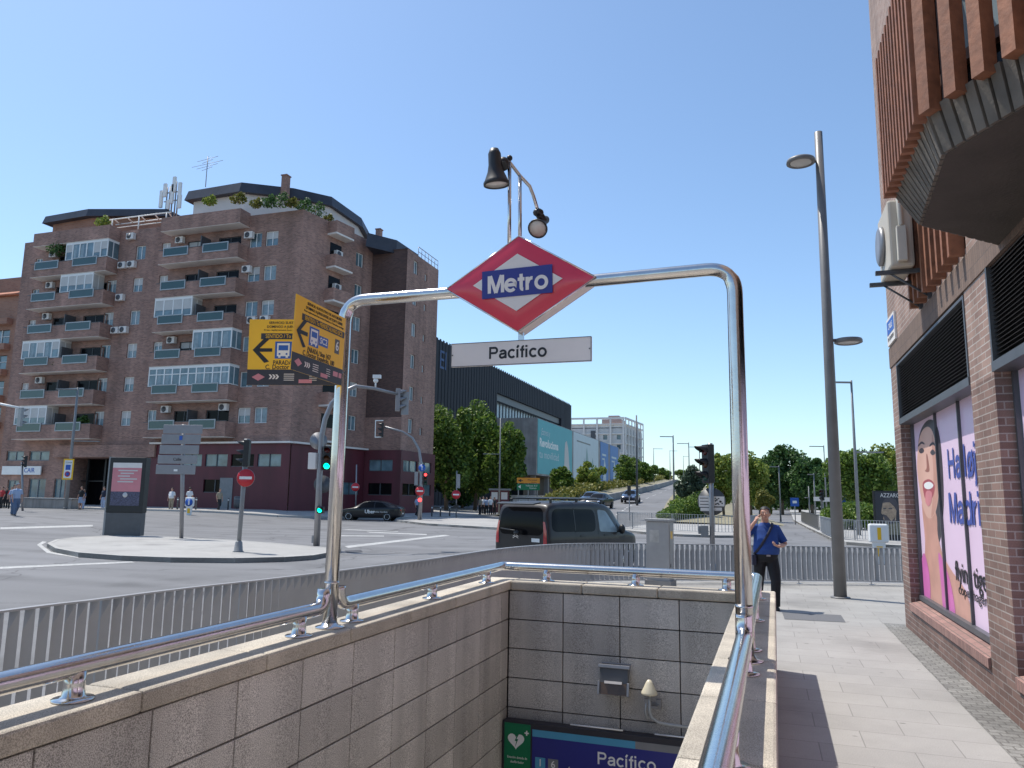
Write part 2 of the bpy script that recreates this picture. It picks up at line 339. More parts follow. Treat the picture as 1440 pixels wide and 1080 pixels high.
def decal(body, polys, axis, sgn, mt, name, parent, off=.004, step=.1):
    """cut a 2-D outline into a grid and lay it on the body's surface"""
    bm = bmesh.new(); bm.from_mesh(body.data); bvh = BVHTree.FromBMesh(bm); bm.free()
    b2 = bmesh.new()
    for pl in polys:
        vs = [b2.verts.new((a, b, 0)) for a, b in pl]; b2.faces.new(vs)
    for ax in (0, 1):
        lo = min(v.co[ax] for v in b2.verts); hi = max(v.co[ax] for v in b2.verts); t = lo+step
        while t < hi:
            c = V((0, 0, 0)); c[ax] = t; nn = V((0, 0, 0)); nn[ax] = 1
            bmesh.ops.bisect_plane(b2, geom=b2.verts[:]+b2.edges[:]+b2.faces[:], plane_co=c, plane_no=nn); t += step
    for v in b2.verts:
        a, b, _ = v.co
        if axis == 'y': o = V((a, sgn*5, b)); d = V((0, -sgn, 0))
        elif axis == 'x': o = V((sgn*8, a, b)); d = V((-sgn, 0, 0))
        else: o = V((a, b, 6)); d = V((0, 0, -1))
        h, nn, _, _ = bvh.ray_cast(o, d)
        if h is None:
            h, nn, _, _ = bvh.find_nearest(o+d*(5 if axis == 'y' else 6))
        v.co = h+nn*off
    bmesh.ops.recalc_face_normals(b2, faces=b2.faces[:])
    me = bpy.data.meshes.new(name); b2.to_mesh(me); b2.free()
    for p in me.polygons: p.use_smooth = True
    me.materials.append(mt)
    o = bpy.data.objects.new(name, me); C.objects.link(o); o.parent = parent
    return o

def arc_(cx, cy, rx, ry, a0, a1, n=14): return [(cx+rx*math.cos(R_(a0+(a1-a0)*i/n)), cy+ry*math.sin(R_(a0+(a1-a0)*i/n))) for i in range(n+1)]
GL = {'M': (.70, [[(.07, 0), (.07, .72)], [(.63, 0), (.63, .72)], [(.115, .72), (.35, .0)], [(.585, .72), (.35, .0)]]),
 'e': (.56, [[(.075, .275), (.48, .275)], [(.475, .275)]+arc_(.275, .26, .205, .225, 0, 318, 20)]),
 't': (.33, [[(.155, .68), (.155, .13)]+arc_(.235, .13, .08, .085, 180, 275, 6), [(.01, .465), (.295, .465)]]),
 'r': (.37, [[(.075, 0), (.075, .53)], [(.09, .27)]+arc_(.27, .27, .17, .20, 165, 80, 7)]),
 'o': (.58, [arc_(.285, .26, .215, .225, 0, 360, 28)]),
 'P': (.63, [[(.075, 0), (.075, .72)], [(.08, .66), (.33, .66)]+arc_(.36, .50, .155, .16, 90, -90, 12)[1:-1]+[(.33, .34), (.08, .34)]]),
 'a': (.55, [[(.43, 0), (.43, .33)]+arc_(.26, .33, .17, .145, 0, 165, 10), [(.41, .30), (.24, .275)]+arc_(.20, .155, .13, .115, 100, 270, 10)+[(.30, .06), (.42, .15)]]),
 'c': (.53, [arc_(.275, .26, .205, .225, 42, 318, 18)]),
 'i': (.24, [[(.085, 0), (.085, .52)], [(.085, .61), (.085, .73)]]), 'í': (.24, [[(.085, 0), (.085, .52)], [(.06, .59), (.16, .745)]]),
 'f': (.32, [[(.145, 0), (.145, .56)]+arc_(.235, .56, .09, .105, 180, 80, 7), [(.01, .465), (.285, .465)]]),
 'H': (.70, [[(.075, 0), (.075, .72)], [(.575, 0), (.575, .72)], [(.08, .38), (.57, .38)]]),
 'l': (.24, [[(.085, 0), (.085, .73)]]), 'ø': (.58, [arc_(.285, .26, .215, .225, 0, 360, 28), [(.06, -.03), (.51, .55)]]),
 'j': (.24, [[(.085, .52), (.085, -.10)]+arc_(.0, -.10, .085, .08, 0, -90, 6), [(.085, .61), (.085, .73)]]),
 'd': (.58, [arc_(.265, .26, .20, .225, 0, 360, 28), [(.485, 0), (.485, .73)]])}
def letters(s, parent, M4, x, y, wide, mt, wt=.125, z=.002, name='lettering', high=None):
    """bold grotesque lettering drawn with strokes, centred on x, y"""
    tot = sum(GL[c][0] for c in s); k = wide/tot; ky = (high/.72) if high else k; b = MB(); cx = x-wide/2; q = 0
    for c in s:
        adv, sts = GL[c]
        for st in sts:
            n = len(st); vs = []; closed = n > 3 and math.dist(st[0], st[-1]) < 1e-6
            for i, p in enumerate(st):
                a = st[i-1] if i else (st[-2] if closed else p); d = st[i+1] if i < n-1 else (st[1] if closed else p)
                u1 = V((p[0]-a[0], p[1]-a[1])); u2 = V((d[0]-p[0], d[1]-p[1]))
                if u1.length < 1e-9: u1 = u2
                if u2.length < 1e-9: u2 = u1
                t = (u1.normalized()+u2.normalized()).normalized(); m_ = 1/max(.5, t.dot(u1.normalized())); nn = V((-t.y, t.x))*wt/2*m_
                for sg in (1, -1): vs.append((cx+(p[0]+sg*nn.x)*k, y-.36*ky+(p[1]+sg*nn.y)*ky, z+q*.00012))
            b.add(vs, [(2*i+1, 2*i+3, 2*i+2, 2*i) for i in range(n-1)], 0, False, M4); q += 1
        cx += adv*k
    return b.build(name, mt, parent)

def grime(m, kinds):
    n = m.node_tree.nodes; L = m.node_tree.links; b = n['Principled BSDF']; lk = b.inputs['Base Color'].links[0]; src = lk.from_socket
    tc = n.new('ShaderNodeTexCoord')
    def mr(sock, a, c, d, e):
        r = n.new('ShaderNodeMapRange'); r.inputs[1].default_value = a; r.inputs[2].default_value = c; r.inputs[3].default_value = d; r.inputs[4].default_value = e; L.new(sock, r.inputs[0]); return r.outputs[0]
    def mapped(sc, rz=0.):
        mp = n.new('ShaderNodeMapping'); mp.inputs['Scale'].default_value = sc; mp.inputs['Rotation'].default_value = (0, 0, rz); L.new(tc.outputs['Object'], mp.inputs[0]); return mp.outputs[0]
    def noise_(vec, s, det=6):
        z = n.new('ShaderNodeTexNoise'); z.inputs['Scale'].default_value = s; z.inputs['Detail'].default_value = det; L.new(vec, z.inputs['Vector']); return z
    for k in kinds:
        if k == 'cracks':
            z = noise_(tc.outputs['Object'], .8); ad = n.new('ShaderNodeVectorMath'); ad.operation = 'MULTIPLY_ADD'; ad.inputs[1].default_value = (1.6, 1.6, 0); L.new(z.outputs['Color'], ad.inputs[0]); L.new(tc.outputs['Object'], ad.inputs[2])
            v = n.new('ShaderNodeTexVoronoi'); v.feature = 'DISTANCE_TO_EDGE'; v.inputs['Scale'].default_value = .16; L.new(ad.outputs[0], v.inputs['Vector']); f = mr(v.outputs['Distance'], .0, .007, .5, 1)
        elif k == 'tracks': f = mr(noise_(mapped((.03, .7, 1), R_(12)), 1.).outputs['Fac'], .35, .65, .84, 1.09)
        elif k == 'blots': f = mr(noise_(tc.outputs['Object'], .55, 9).outputs['Fac'], .54, .70, 1., .70)
        elif k == 'gum':
            v = n.new('ShaderNodeTexVoronoi'); v.inputs['Scale'].default_value = 2.6; L.new(mapped((1, 1.9, 0)), v.inputs['Vector']); f = mr(v.outputs['Distance'], .055, .085, .5, 1)
        elif k == 'drips': f = mr(noise_(mapped((3.2, 3.2, .22)), 1., 8).outputs['Fac'], .40, .70, 1.07, .76)
        elif k == 'streaks': f = mr(noise_(mapped((.9, .9, .05)), 1., 7).outputs['Fac'], .36, .66, 1.12, .80)
        vm = n.new('ShaderNodeVectorMath'); vm.operation = 'SCALE'; L.new(src, vm.inputs[0]); L.new(f, vm.inputs['Scale']); src = vm.outputs[0]
    L.new(src, b.inputs['Base Color'])
grime(M['asphalt'], ['cracks', 'tracks', 'blots']); grime(M['paving'], ['gum', 'blots']); grime(M['paving2'], ['blots'])
grime(M['granite'], ['drips']); grime(M['granite_t'], ['drips']); grime(M['brick'], ['drips']); grime(M['brickm'], ['drips']); grime(M['brick_far'], ['streaks']); grime(M['brickd'], ['drips']); grime(M['concp'], ['streaks']); grime(M['purple'], ['streaks']); grime(M['conc'], ['drips'])
# ================================================================== GROUND
HX0, HX1, HY0, HY1 = -3.05, -.10, -1.6, 8.42
def axis_lines(a): return sorted(set(round(x, 3) for x in a))
xs = axis_lines([-1500, -700, -350, -180, -120, -90, -70, -60, -50, -46, -42, -40, -38, -36, -34, -32, -30, -28, -26, -20, -14, -8, HX0, HX1, 4, 12, 25, 60, 150, 400, 1500])
ys = axis_lines([-300, -100, -30, -10, HY0, 2, HY1, 14, 22, 30, 40, 50, 60, 75, 90, 120, 160, 220, 320, 500, 900, 2500])
g = MB(); idx = {}
for i, x in enumerate(xs):
    for j, y in enumerate(ys): idx[i, j] = len(g.v); g.v.append(V((x, y, hgt(x, y))))
for i in range(len(xs)-1):
    for j in range(len(ys)-1):
        if xs[i] >= HX0-.001 and xs[i+1] <= HX1+.001 and ys[j] >= HY0-.001 and ys[j+1] <= HY1+.001: continue
        g.f.append([idx[i, j], idx[i+1, j], idx[i+1, j+1], idx[i, j+1]]); g.mi.append(0); g.sm.append(True)
struct(g.build('road', M['asphalt']))
def slab(name, pts, top, mt, thick=.5, holes=None, kerb=None, follow=False, kin=.13):
    """raised paving sheet with side skirt; optional granite kerb band round the outside"""
    bm = bmesh.new(); loops = [pts]+(holes or []); ed = []
    for lp in loops:
        vs = [bm.verts.new((p[0], p[1], 0)) for p in lp]
        for i in range(len(vs)): ed.append(bm.edges.new((vs[i], vs[(i+1) % len(vs)])))
    bmesh.ops.triangle_fill(bm, use_beauty=True, edges=ed)
    if follow:
        bmesh.ops.subdivide_edges(bm, edges=bm.edges[:], cuts=3, use_grid_fill=True)
    b = MB(); bm.verts.ensure_lookup_table()
    def tz(x, y): return (hgt(x, y)-RZ if follow else 0)+top
    b.v = [V((v.co.x, v.co.y, tz(v.co.x, v.co.y))) for v in bm.verts]
    for f in bm.faces:
        ii = [v.index for v in f.verts]
        if f.normal.z < 0: ii.reverse()
        b.f.append(ii); b.mi.append(0); b.sm.append(False)
    for e in bm.edges:
        if len(e.link_faces) == 1:
            a, c = e.verts; p, q = V((a.co.x, a.co.y, tz(*a.co.xy))), V((c.co.x, c.co.y, tz(*c.co.xy)))
            b.add([p, q, q-V((0, 0, thick)), p-V((0, 0, thick))], [(0, 1, 2, 3)])
    bm.free(); o = struct(b.build(name, mt))
    if kerb:
        k = MB(); n = len(kerb)
        for i in range(n-1):
            p, q = V((kerb[i][0], kerb[i][1], 0)), V((kerb[i+1][0], kerb[i+1][1], 0)); t = (q-p).normalized(); s_ = V((t.y, -t.x, 0))*kin
            z0, z1 = tz(p.x, p.y), tz(q.x, q.y)
            L_ = (q-p).length; m_ = max(1, int(L_/1.0))
            for u in range(m_):
                a = p.lerp(q, u/m_+.004/L_*1); c = p.lerp(q, (u+1)/m_-.004/L_)
                za = z0+(z1-z0)*u/m_; zb = z0+(z1-z0)*(u+1)/m_
                k.add([a+V((0, 0, za-.4)), c+V((0, 0, zb-.4)), c+s_+V((0, 0, zb-.4)), a+s_+V((0, 0, za-.4)),
                       a+V((0, 0, za+.006)), c+V((0, 0, zb+.006)), c+s_+V((0, 0, zb+.006)), a+s_+V((0, 0, za+.006))],
                      [(0, 3, 2, 1), (4, 5, 6, 7), (0, 1, 5, 4), (1, 2, 6, 5), (2, 3, 7, 6), (3, 0, 4, 7)])
        struct(k.build('kerb', M['kerb']))
    return o
# fence line from the photograph, kept in metres
FH0 = lambda px: .92-.13*min(1, max(0, px/1240))
fp = [(-5.35, -6, .92), (-5.2, 0, .92)]
for px, py in [(0, 855), (120, 841), (250, 825), (380, 811), (500, 797), (600, 784.5), (690, 771.5), (745, 766), (800, 763), (870, 762.5), (950, 763.5), (1100, 766), (1240, 769)]:
    h = FH0(px); p = G(px, py, h); fp.append((p.x, p.y, h))
lx, ly, lh = fp[-1]
fp += [(5, ly+.5, .79), (9, ly+.9, .79)]
# smooth resample
def resample(pts, step):
    P = [V(p) for p in pts]; out = []
    for i in range(len(P)-1):
        p0 = P[max(i-1, 0)]; p1 = P[i]; p2 = P[i+1]; p3 = P[min(i+2, len(P)-1)]; n = max(1, int((p2-p1).length/.05))
        for k in range(n):
            t = k/n; out.append(.5*((2*p1)+(-p0+p2)*t+(2*p0-5*p1+4*p2-p3)*t*t+(-p0+3*p1-3*p2+p3)*t**3))
    out.append(P[-1]); res = [out[0]]; need = step
    for a, b in zip(out, out[1:]):
        L_ = (b-a).length; d = 0
        while L_-d >= need: d += need; res.append(a.lerp(b, d/L_)); need = step
        need -= L_-d
    return res
fline = resample(fp, .11)
kp = []
for i in range(0, len(fline), 6):
    a = fline[max(i-3, 0)]; b = fline[min(i+3, len(fline)-1)]; t = (b-a); t.z = 0; t.normalize(); nrm = V((-t.y, t.x, 0))
    kp.append((fline[i].x+nrm.x*.38, fline[i].y+nrm.y*.38))
outer = [(k[0], k[1]) for k in kp]+[(14, kp[-1][1]), (14, -20), (-5.7, -20)]
hole = [(HX0, HY0), (HX1, HY0), (HX1, HY1), (HX0, HY1)]
slab('pavement', outer, 0, M['paving'], .3, holes=[hole], kerb=[(k[0], k[1]) for k in kp])
b = MB(); b.add([(1.50, -8, .004), (1.84, -8, .004), (1.84, 12.35, .004), (1.56, 12.35, .004)], [(0, 1, 2, 3)]); struct(b.build('cobbled_strip', M['setts']))
b = MB(); b.add([(.22, 12.15, .004), (1.05, 12.2, .004), (1.05, 12.95, .004), (.2, 12.9, .004)], [(0, 1, 2, 3)]); struct(b.build('manhole_cover', M['asph2']))
b = MB(); b.add([(.60, 9.2, .004), (.98, 9.2, .004), (.98, 9.5, .004), (.60, 9.5, .004)], [(0, 1, 2, 3)])
# islands and far pavements
def isl(name, pxs, mt='paving2', z=0, follow=False, kerbed=True):
    pts = [G(x, y, z) for x, y in pxs]; c = [(p.x, p.y) for p in pts]
    ar = sum(c[i][0]*c[(i+1) % len(c)][1]-c[(i+1) % len(c)][0]*c[i][1] for i in range(len(c)))
    if ar > 0: c.reverse()
    return slab(name, c, z, M[mt], .35, kerb=(c+[c[0]]) if kerbed else None, follow=follow)
isl('traffic_island', [(66, 764), (78, 771), (110, 777), (170, 781.5), (240, 784), (330, 785), (400, 783.5), (440, 781), (468, 776), (480, 771), (440, 768.5), (380, 763), (320, 759), (240, 755), (160, 753), (110, 755), (78, 759)])
isl('traffic_island', [(556, 731), (600, 736), (650, 739), (720, 743), (790, 741), (790, 735), (720, 731), (640, 727), (590, 727)])
# pavement before the brick block, following the rise
def wp(x, y, z): p = G(x, y, z); return (p.x, p.y)
fpv = [(-95, 47.2), (-50, 46.2), (-39, 46.0), (-33.5, 47.5), (-29.8, 52), (-27.2, 60), (-26.6, 75), (-26.6, 96), (-30.5, 112), (-30.5, 240), (-110, 240), (-110, 120)]
slab('pavement', fpv, 0, M['paving2'], .35, kerb=fpv[:10], follow=True)
# road markings
def mark(name, quads, z=RZ+.005, mt='paint'):
    b = MB()
    for q in quads:
        pts = [G(x, y, z) for x, y in q]
        pts = [V((p.x, p.y, hgt(p.x, p.y)-RZ+z)) for p in pts]
        nr = (pts[1]-pts[0]).cross(pts[2]-pts[0])
        if nr.z < 0: pts.reverse()
        b.poly(pts)
    struct(b.build(name, M[mt]))
mark('road_marking', [[(484, 768), (490, 770.5), (633, 753.2), (625, 752)], [(0, 797), (0, 800), (190, 791), (185, 789.5)], [(520, 749), (515, 747.6), (600, 751), (600, 752.5)],
     [(470, 754), (540, 754.4), (540, 753.2), (470, 752.8)], [(480, 745), (560, 747.6), (560, 747), (490, 744.4)],
     [(66, 762), (58, 766), (72, 776), (110, 783), (110, 784.5), (66, 777.5), (52, 766), (60, 761)],
     [(0, 748), (0, 746.6), (130, 742), (130, 743.2)]])
mark('manhole_cover', [[(240, 766), (275, 765), (285, 768), (245, 769)], [(365, 785.5), (390, 784.5), (396, 787), (370, 788)], [(485, 774), (508, 773), (510, 776), (488, 777)]], mt='dark_grey', z=RZ+.008)
# ================================================================== STAIRWELL
MS = Matrix.Rotation(R_(-.65), 4, 'Z')
XL, XR, XLo, XRo, YB, YBo = -2.845, -.352, -3.165, -.03, 8.25, 8.55
sw = thing('stairwell_parapet', MS @ V((-1.6, 5, 0)), 'granite clad parapet walls with tan coping round the metro stairwell', 'parapet')
b = MB()   # core walls
zf = -4.2
b.box((XLo+.02, -1.7, zf), (XL-.05, YBo-.02, .66), M4=MS); b.box((XR+.05, -1.7, zf), (XRo-.02, YBo-.02, .66), M4=MS)
b.box((XL-.05, YB+.05, -1.25), (XR+.05, YBo-.02, .66), M4=MS); b.box((XL-.05, 9.9, zf), (XR+.05, 10.1, -1.2), M4=MS); b.box((XL-.05, YBo-.02, -1.3), (XR+.05, 10.1, -1.2), M4=MS)
b.build('wall_core', M['joint'], sw)
def tiles(b, M4, w, hs, tw=.62, u0=0, g_=.0055, d=.03):
    z = .675
    for h in hs:
        u = u0
        while u < w-.01:
            e = min(u+tw, w); b.box((max(u, 0)+g_, z-h+g_, 0), (e-g_, z-g_, d), M4=M4); u = e if u >= 0 else u+tw
        z -= h
F1 = MS @ FR((XL-.035, -1.7, 0), (0, 1, 0), (0, 0, 1))     # left wall, faces +X
b = MB(); tiles(b, F1, YB+1.7, [.31]*14, u0=-.2); b.build('left_cladding', M['granite'], sw, bevel=.004)
F2 = MS @ FR((XR+.035, YB, 0), (0, -1, 0), (0, 0, 1)); b = MB(); tiles(b, F2, YB+1.7, [.31]*14, u0=-.3); b.build('right_cladding', M['granite'], sw, bevel=.004)
F3 = MS @ FR((XL, YB+.035, 0), (1, 0, 0), (0, 0, 1)); b = MB(); tiles(b, F3, XR-XL, [.31]*6, tw=.6233); b.build('back_cladding', M['granite'], sw, bevel=.004)
F4 = MS @ FR((XRo-.035, -1.7, 0), (0, 1, 0), (0, 0, 1)); b = MB(); tiles(b, F4, YBo+1.7, [.67], tw=.95); b.build('street_cladding', M['granite_t'], sw, bevel=.004)
F5 = MS @ FR((XLo+.035, YBo, 0), (0, -1, 0), (0, 0, 1)); b = MB(); tiles(b, F5, YBo+1.7, [.67], tw=.95); b.build('road_side_cladding', M['granite_t'], sw, bevel=.004)
F6 = MS @ FR((XRo, YBo-.035, 0), (-1, 0, 0), (0, 0, 1)); b = MB(); tiles(b, F6, XRo-XLo, [.67], tw=.95); b.build('outer_end_cladding', M['granite_t'], sw, bevel=.004)
b = MB()
def cop(x0, y0, x1, y1, along):
    L_ = (y1-y0) if along == 'y' else (x1-x0); n = max(1, round(L_/.95))
    for i in range(n):
        a, c = i/n, (i+1)/n
        if along == 'y': b.box((x0, y0+L_*a+.002, .68), (x1, y0+L_*c-.002, .78), M4=MS)
        else: b.box((x0+L_*a+.002, y0, .68), (x0+L_*c-.002, y1, .78), M4=MS)
cop(XLo-.01, -1.7, XL+.02, YBo+.01, 'y'); cop(XR-.02, -1.7, XRo+.01, YBo+.01, 'y'); cop(XL+.022, YB-.02, XR-.022, YBo+.01, 'x')
b.build('coping', M['granite_t'], sw, bevel=.016)
b = MB(); n = 24
for i in range(n):
    y0 = 1.2+i*.30; b.box((XL, y0, -.165*(i+1)-.3), (XR, y0+.31, -.165*(i+1)), M4=MS)
b.box((XL, -1.7, -.3), (XR, 1.2, -.004), M4=MS); b.box((XL-.05, 8.3, zf-.1), (XR+.05, 10.1, -4.0), M4=MS)
struct(b.build('stairs', M['granite']))
# ---- handrails
ZR = .925; RR = .048
def bracket(par, x, y, M4=MS):
    b = MB(); T = M4 @ Matrix.Translation((x, y, 0))
    b.lathe([(.088, .781), (.088, .789), (.056, .793), (.048, .80), (.044, .85), (.048, ZR-.02)], 20, M4=T); b.build('bracket', M['steel'], par)
def elbow(p, q0, q1, r, n=7):                     # rounded corner at p between unit dirs
    p = V(p); a = p+V(q0)*r; c = p+V(q1)*r; return [(a*(1-t)**2+p*2*t*(1-t)+c*t*t) for t in [i/n for i in range(n+1)]]
XPL, XPR, YP = -2.985, -.19, 4.8
hr = thing('handrail', MS @ V((XPL, 2, .78)), 'steel handrail on left coping nearest the viewer, ending before the post', 'handrail', 'steel handrails round the stairwell')
pts = [V((XPL, -1.5, ZR)), V((XPL, 1, ZR)), V((XPL, 3, ZR))]+elbow((XPL, YP-.09, ZR), (0, -1, 0), (0, 0, 1), .11)
pts[-1] = V((XPL, YP-.09, ZR+.13))
b = MB(); b.tube(pts, RR, 20, M4=MS); b.build('rail', M['steel'], hr)
for y in (-.6, .9, 2.72, 4.43): bracket(hr, XPL, y)
hr = thing('handrail', MS @ V((XPL, 8.3, .78)), 'steel handrail running from left post round the back of the stairwell to the right post', 'handrail', 'steel handrails round the stairwell')
YBR = 8.4
pts = [V((XPL, YP+.10, ZR+.13))]+elbow((XPL, YP+.10, ZR), (0, 0, 1), (0, 1, 0), .11)+elbow((XPL, YBR, ZR), (0, -1, 0), (1, 0, 0), .07)+elbow((XPR, YBR, ZR), (-1, 0, 0), (0, -1, 0), .07)+elbow((XPR, YP+.10, ZR), (0, 1, 0), (0, 0, 1), .11)+[V((XPR, YP+.10, ZR+.13))]
b = MB(); b.tube(pts, RR, 20, M4=MS); b.build('rail', M['steel'], hr)
for x, y in [(XPL, 5.1), (XPL, 6.5), (XPL, 7.9), (-2.45, YBR), (-1.45, YBR), (-.5, YBR), (XPR, 7.8), (XPR, 6.4), (XPR, 5.15)]: bracket(hr, x, y)
hr = thing('handrail', MS @ V((XPR, 2, .78)), 'steel handrail on right coping nearest the viewer, reflecting blue sky', 'handrail', 'steel handrails round the stairwell')
pts = [V((XPR, -1.5, ZR)), V((XPR, 1, ZR)), V((XPR, 3, ZR))]+elbow((XPR, YP-.09, ZR), (0, -1, 0), (0, 0, 1), .11)+[V((XPR, YP-.09, ZR+.13))]
b = MB(); b.tube(pts, RR, 20, M4=MS); b.build('rail', M['steel'], hr)
for y in (-.6, .9, 2.9, 4.45): bracket(hr, XPR, y)
# ================================================================== METRO SIGN ARCH
ar = thing('metro_sign_arch', MS @ V((XPL, YP, .78)), 'polished steel arch carrying the red diamond Metro sign over the stairs', 'sign arch')
ZT = 3.135
pts = [V((XPL, YP, .79)), V((XPL, YP, 2))]+elbow((XPL, YP, ZT), (0, 0, -1), (1, 0, 0), .17, 10)+[V((-1.6, YP, ZT))]+elbow((XPR, YP, ZT+.02), (-1, 0, 0), (0, 0, -1), .17, 10)+[V((XPR, YP, 2)), V((XPR, YP, .79))]
rr = [.05, .05]+[.048]*4+[.044]*7+[.042]+[.042]*7+[.048]*4+[.05, .05]
b = MB(); b.tube(pts, rr, 28, M4=MS); b.build('frame', M['steel'], ar)
for x in (XPL, XPR):
    b = MB(); b.lathe([(.10, .781), (.10, .789), (.062, .797), (.053, .815)], 28, M4=MS @ Matrix.Translation((x, YP, 0))); b.build('flange', M['steel'], ar)
for x in (XPL, XPR):
    b = MB(); b.lathe([(.0525, 1.08), (.0525, 1.095)], 24, M4=MS @ Matrix.Translation((x, YP, 0))); b.build('collar', M['steel'], ar)
DC = MS @ FR((-1.605, YP-.02, 3.15), (1, 0, 0), (0, 0, 1))   # x right, y up, z toward viewer
A_, B_ = .535, .335
def diam(a, c, z): return [(-a, 0, z), (0, -c, z), (a, 0, z), (0, c, z)]
dm = MB(); dm.prism([DC @ V(p) for p in diam(A_, B_, -.11)], (DC.to_3x3() @ V((0, 0, .14)))); do = dm.build('diamond_sign', M['offwhite'], ar)
b = MB()
for sg in (1, -1):
    K = DC if sg == 1 else DC @ Matrix.Translation((0, 0, -.08)) @ Matrix.Rotation(math.pi, 4, 'Y')
    N = 14; vs = []; fs = []
    for i in range(N+1):
        for j in range(N+1):
            u, v_ = -1+2*i/N, -1+2*j/N; x = (u-v_)/2*A_*1.004; y = (u+v_)/2*B_*1.004
            e = max(abs(u), abs(v_)); z = .032+.028*(1-e**3); vs.append((x, y, z))
    for i in range(N):
        for j in range(N): a = i*(N+1)+j; fs.append((a, a+N+1, a+N+2, a+1))
    b.add(vs, fs, 0, True, K)
b.build('red_face', M['red'], do, )
b = MB(); b.poly([(p[0], p[1], .0625) for p in diam(A_*.6, B_*.6, 0)], M4=DC); b.build('white_diamond', M['offwhite'], do)
b = MB(); b.box((-.252, -.098, .0635), (.252, .098, .068), M4=DC @ Matrix.Rotation(R_(1.2), 4, 'Z')); bb = b.build('blue_band', M['blue'], do)
letters('Metro', do, DC @ Matrix.Rotation(R_(1.2), 4, 'Z'), .008, -.002, .435, M['offwhite'], .138, z=.0695)
b = MB()
for s0, s1 in (((-A_, 0), (0, B_)), ((0, B_), (A_, 0)), ((A_, 0), (0, -B_)), ((0, -B_), (-A_, 0))):
    b.tube([DC @ V((s0[0]*1.006, s0[1]*1.006, .03)), DC @ V((s1[0]*1.006, s1[1]*1.006, .03))], .006, 8)
b.build('edge_trim', M['chrome'], do)
b = MB(); b.box((-.017, -.50, -.06), (.017, -B_+.01, -.03), M4=DC); b.box((-.017, B_-.02, -.06), (.017, B_+.0, -.03), M4=DC); b.build('hanger', M['steel'], ar)
NB = MS @ FR((-1.60, YP-.03, 2.675), (1, 0, 0), (0, 0, 1))
b = MB(); b.box((-.50, -.083, -.02), (.50, .083, 0), M4=NB); nb = b.build('name_board', M['offwhite'], ar, bevel=.003)
b = MB()
for x in (-.50, .496): b.box((x, -.083, .0005), (x+.004, .083, .003), M4=NB)
for y in (-.083, .079): b.box((-.496, y, .0005), (.496, y+.004, .003), M4=NB)
for x in (-.488, .488): b.lathe([(.005, .003), (.005, .006)], 8, M4=NB @ Matrix.Translation((x, 0, 0)))
b.build('board_edge', M['dark_grey'], nb)
letters('Pacífico', nb, NB, -.01, .004, .415, M['ink'], .132, z=.001)
# floodlight mast
def pyp(x, y, Y): return PY(x, y, Y)
t1 = pyp(716.5, 228, 4.83); t2 = pyp(731, 247, 4.88); m1 = pyp(716.5, 345, 4.83); m2 = pyp(731.5, 340, 4.88)
b = MB(); b.tube([m1-V((0, 0, .1)), t1], .014, 12); b.tube([m2-V((0, 0, .1)), t2], .014, 12)
b.tube([t1+V((-.02, -.01, .01)), t1, t2, pyp(745, 262, 4.92), pyp(750, 275, 4.94), pyp(757, 298, 4.97)], .0125, 12); b.build('lamp_mast', M['steel'], ar)
b = MB(); b.ball(t1+V((0, 0, .03)), .022); b.build('mast_cap', M['black'], ar)
def flood(at, aim, tw, sc=1.):
    z = -V(aim).normalized(); x = V((0, 0, 1)).cross(z); x = x.normalized() if x.length > .1 else V((1, 0, 0)); y = z.cross(x)
    K = Matrix((x, y, z)).transposed().to_4x4(); K.translation = V(at); K = K @ Matrix.Scale(sc, 4)
    b = MB(); b.lathe([(.0, .16), (.03, .155), (.045, .12), (.048, .04), (.058, -.01), (.082, -.07), (.092, -.085), (.092, -.105), (.083, -.105), (.080, -.09), (.0, -.085)], 24, M4=K)
    o = b.build('floodlight', M['black'], ar)
    b = MB(); b.lathe([(0, -.0925), (.079, -.0925), (.079, -.098), (0, -.1)], 24, M4=K); b.build('lens', M['lens'], o); return o
fl = pyp(697, 240, 4.72); flood(fl, (.05, .12, -1), 0)
b = MB(); b.tube([t1+V((-.03, 0, -.02)), fl+V((.05, .01, .03))], .034, 14); b.ball(t1.lerp(fl, .45)+V((0, 0, .02)), .045); b.build('swivel', M['black'], ar)
f2 = pyp(760, 316, 5.02); flood(f2, (-.05, -.75, -.66), 0, .78)
b = MB(); b.ball(pyp(757, 299, 4.98), .04, .04, .03); b.tube([pyp(757, 299, 4.98), pyp(763, 309, 5.04), f2+V((.02, .07, .06))], .03, 12); b.build('swivel', M['black'], ar)
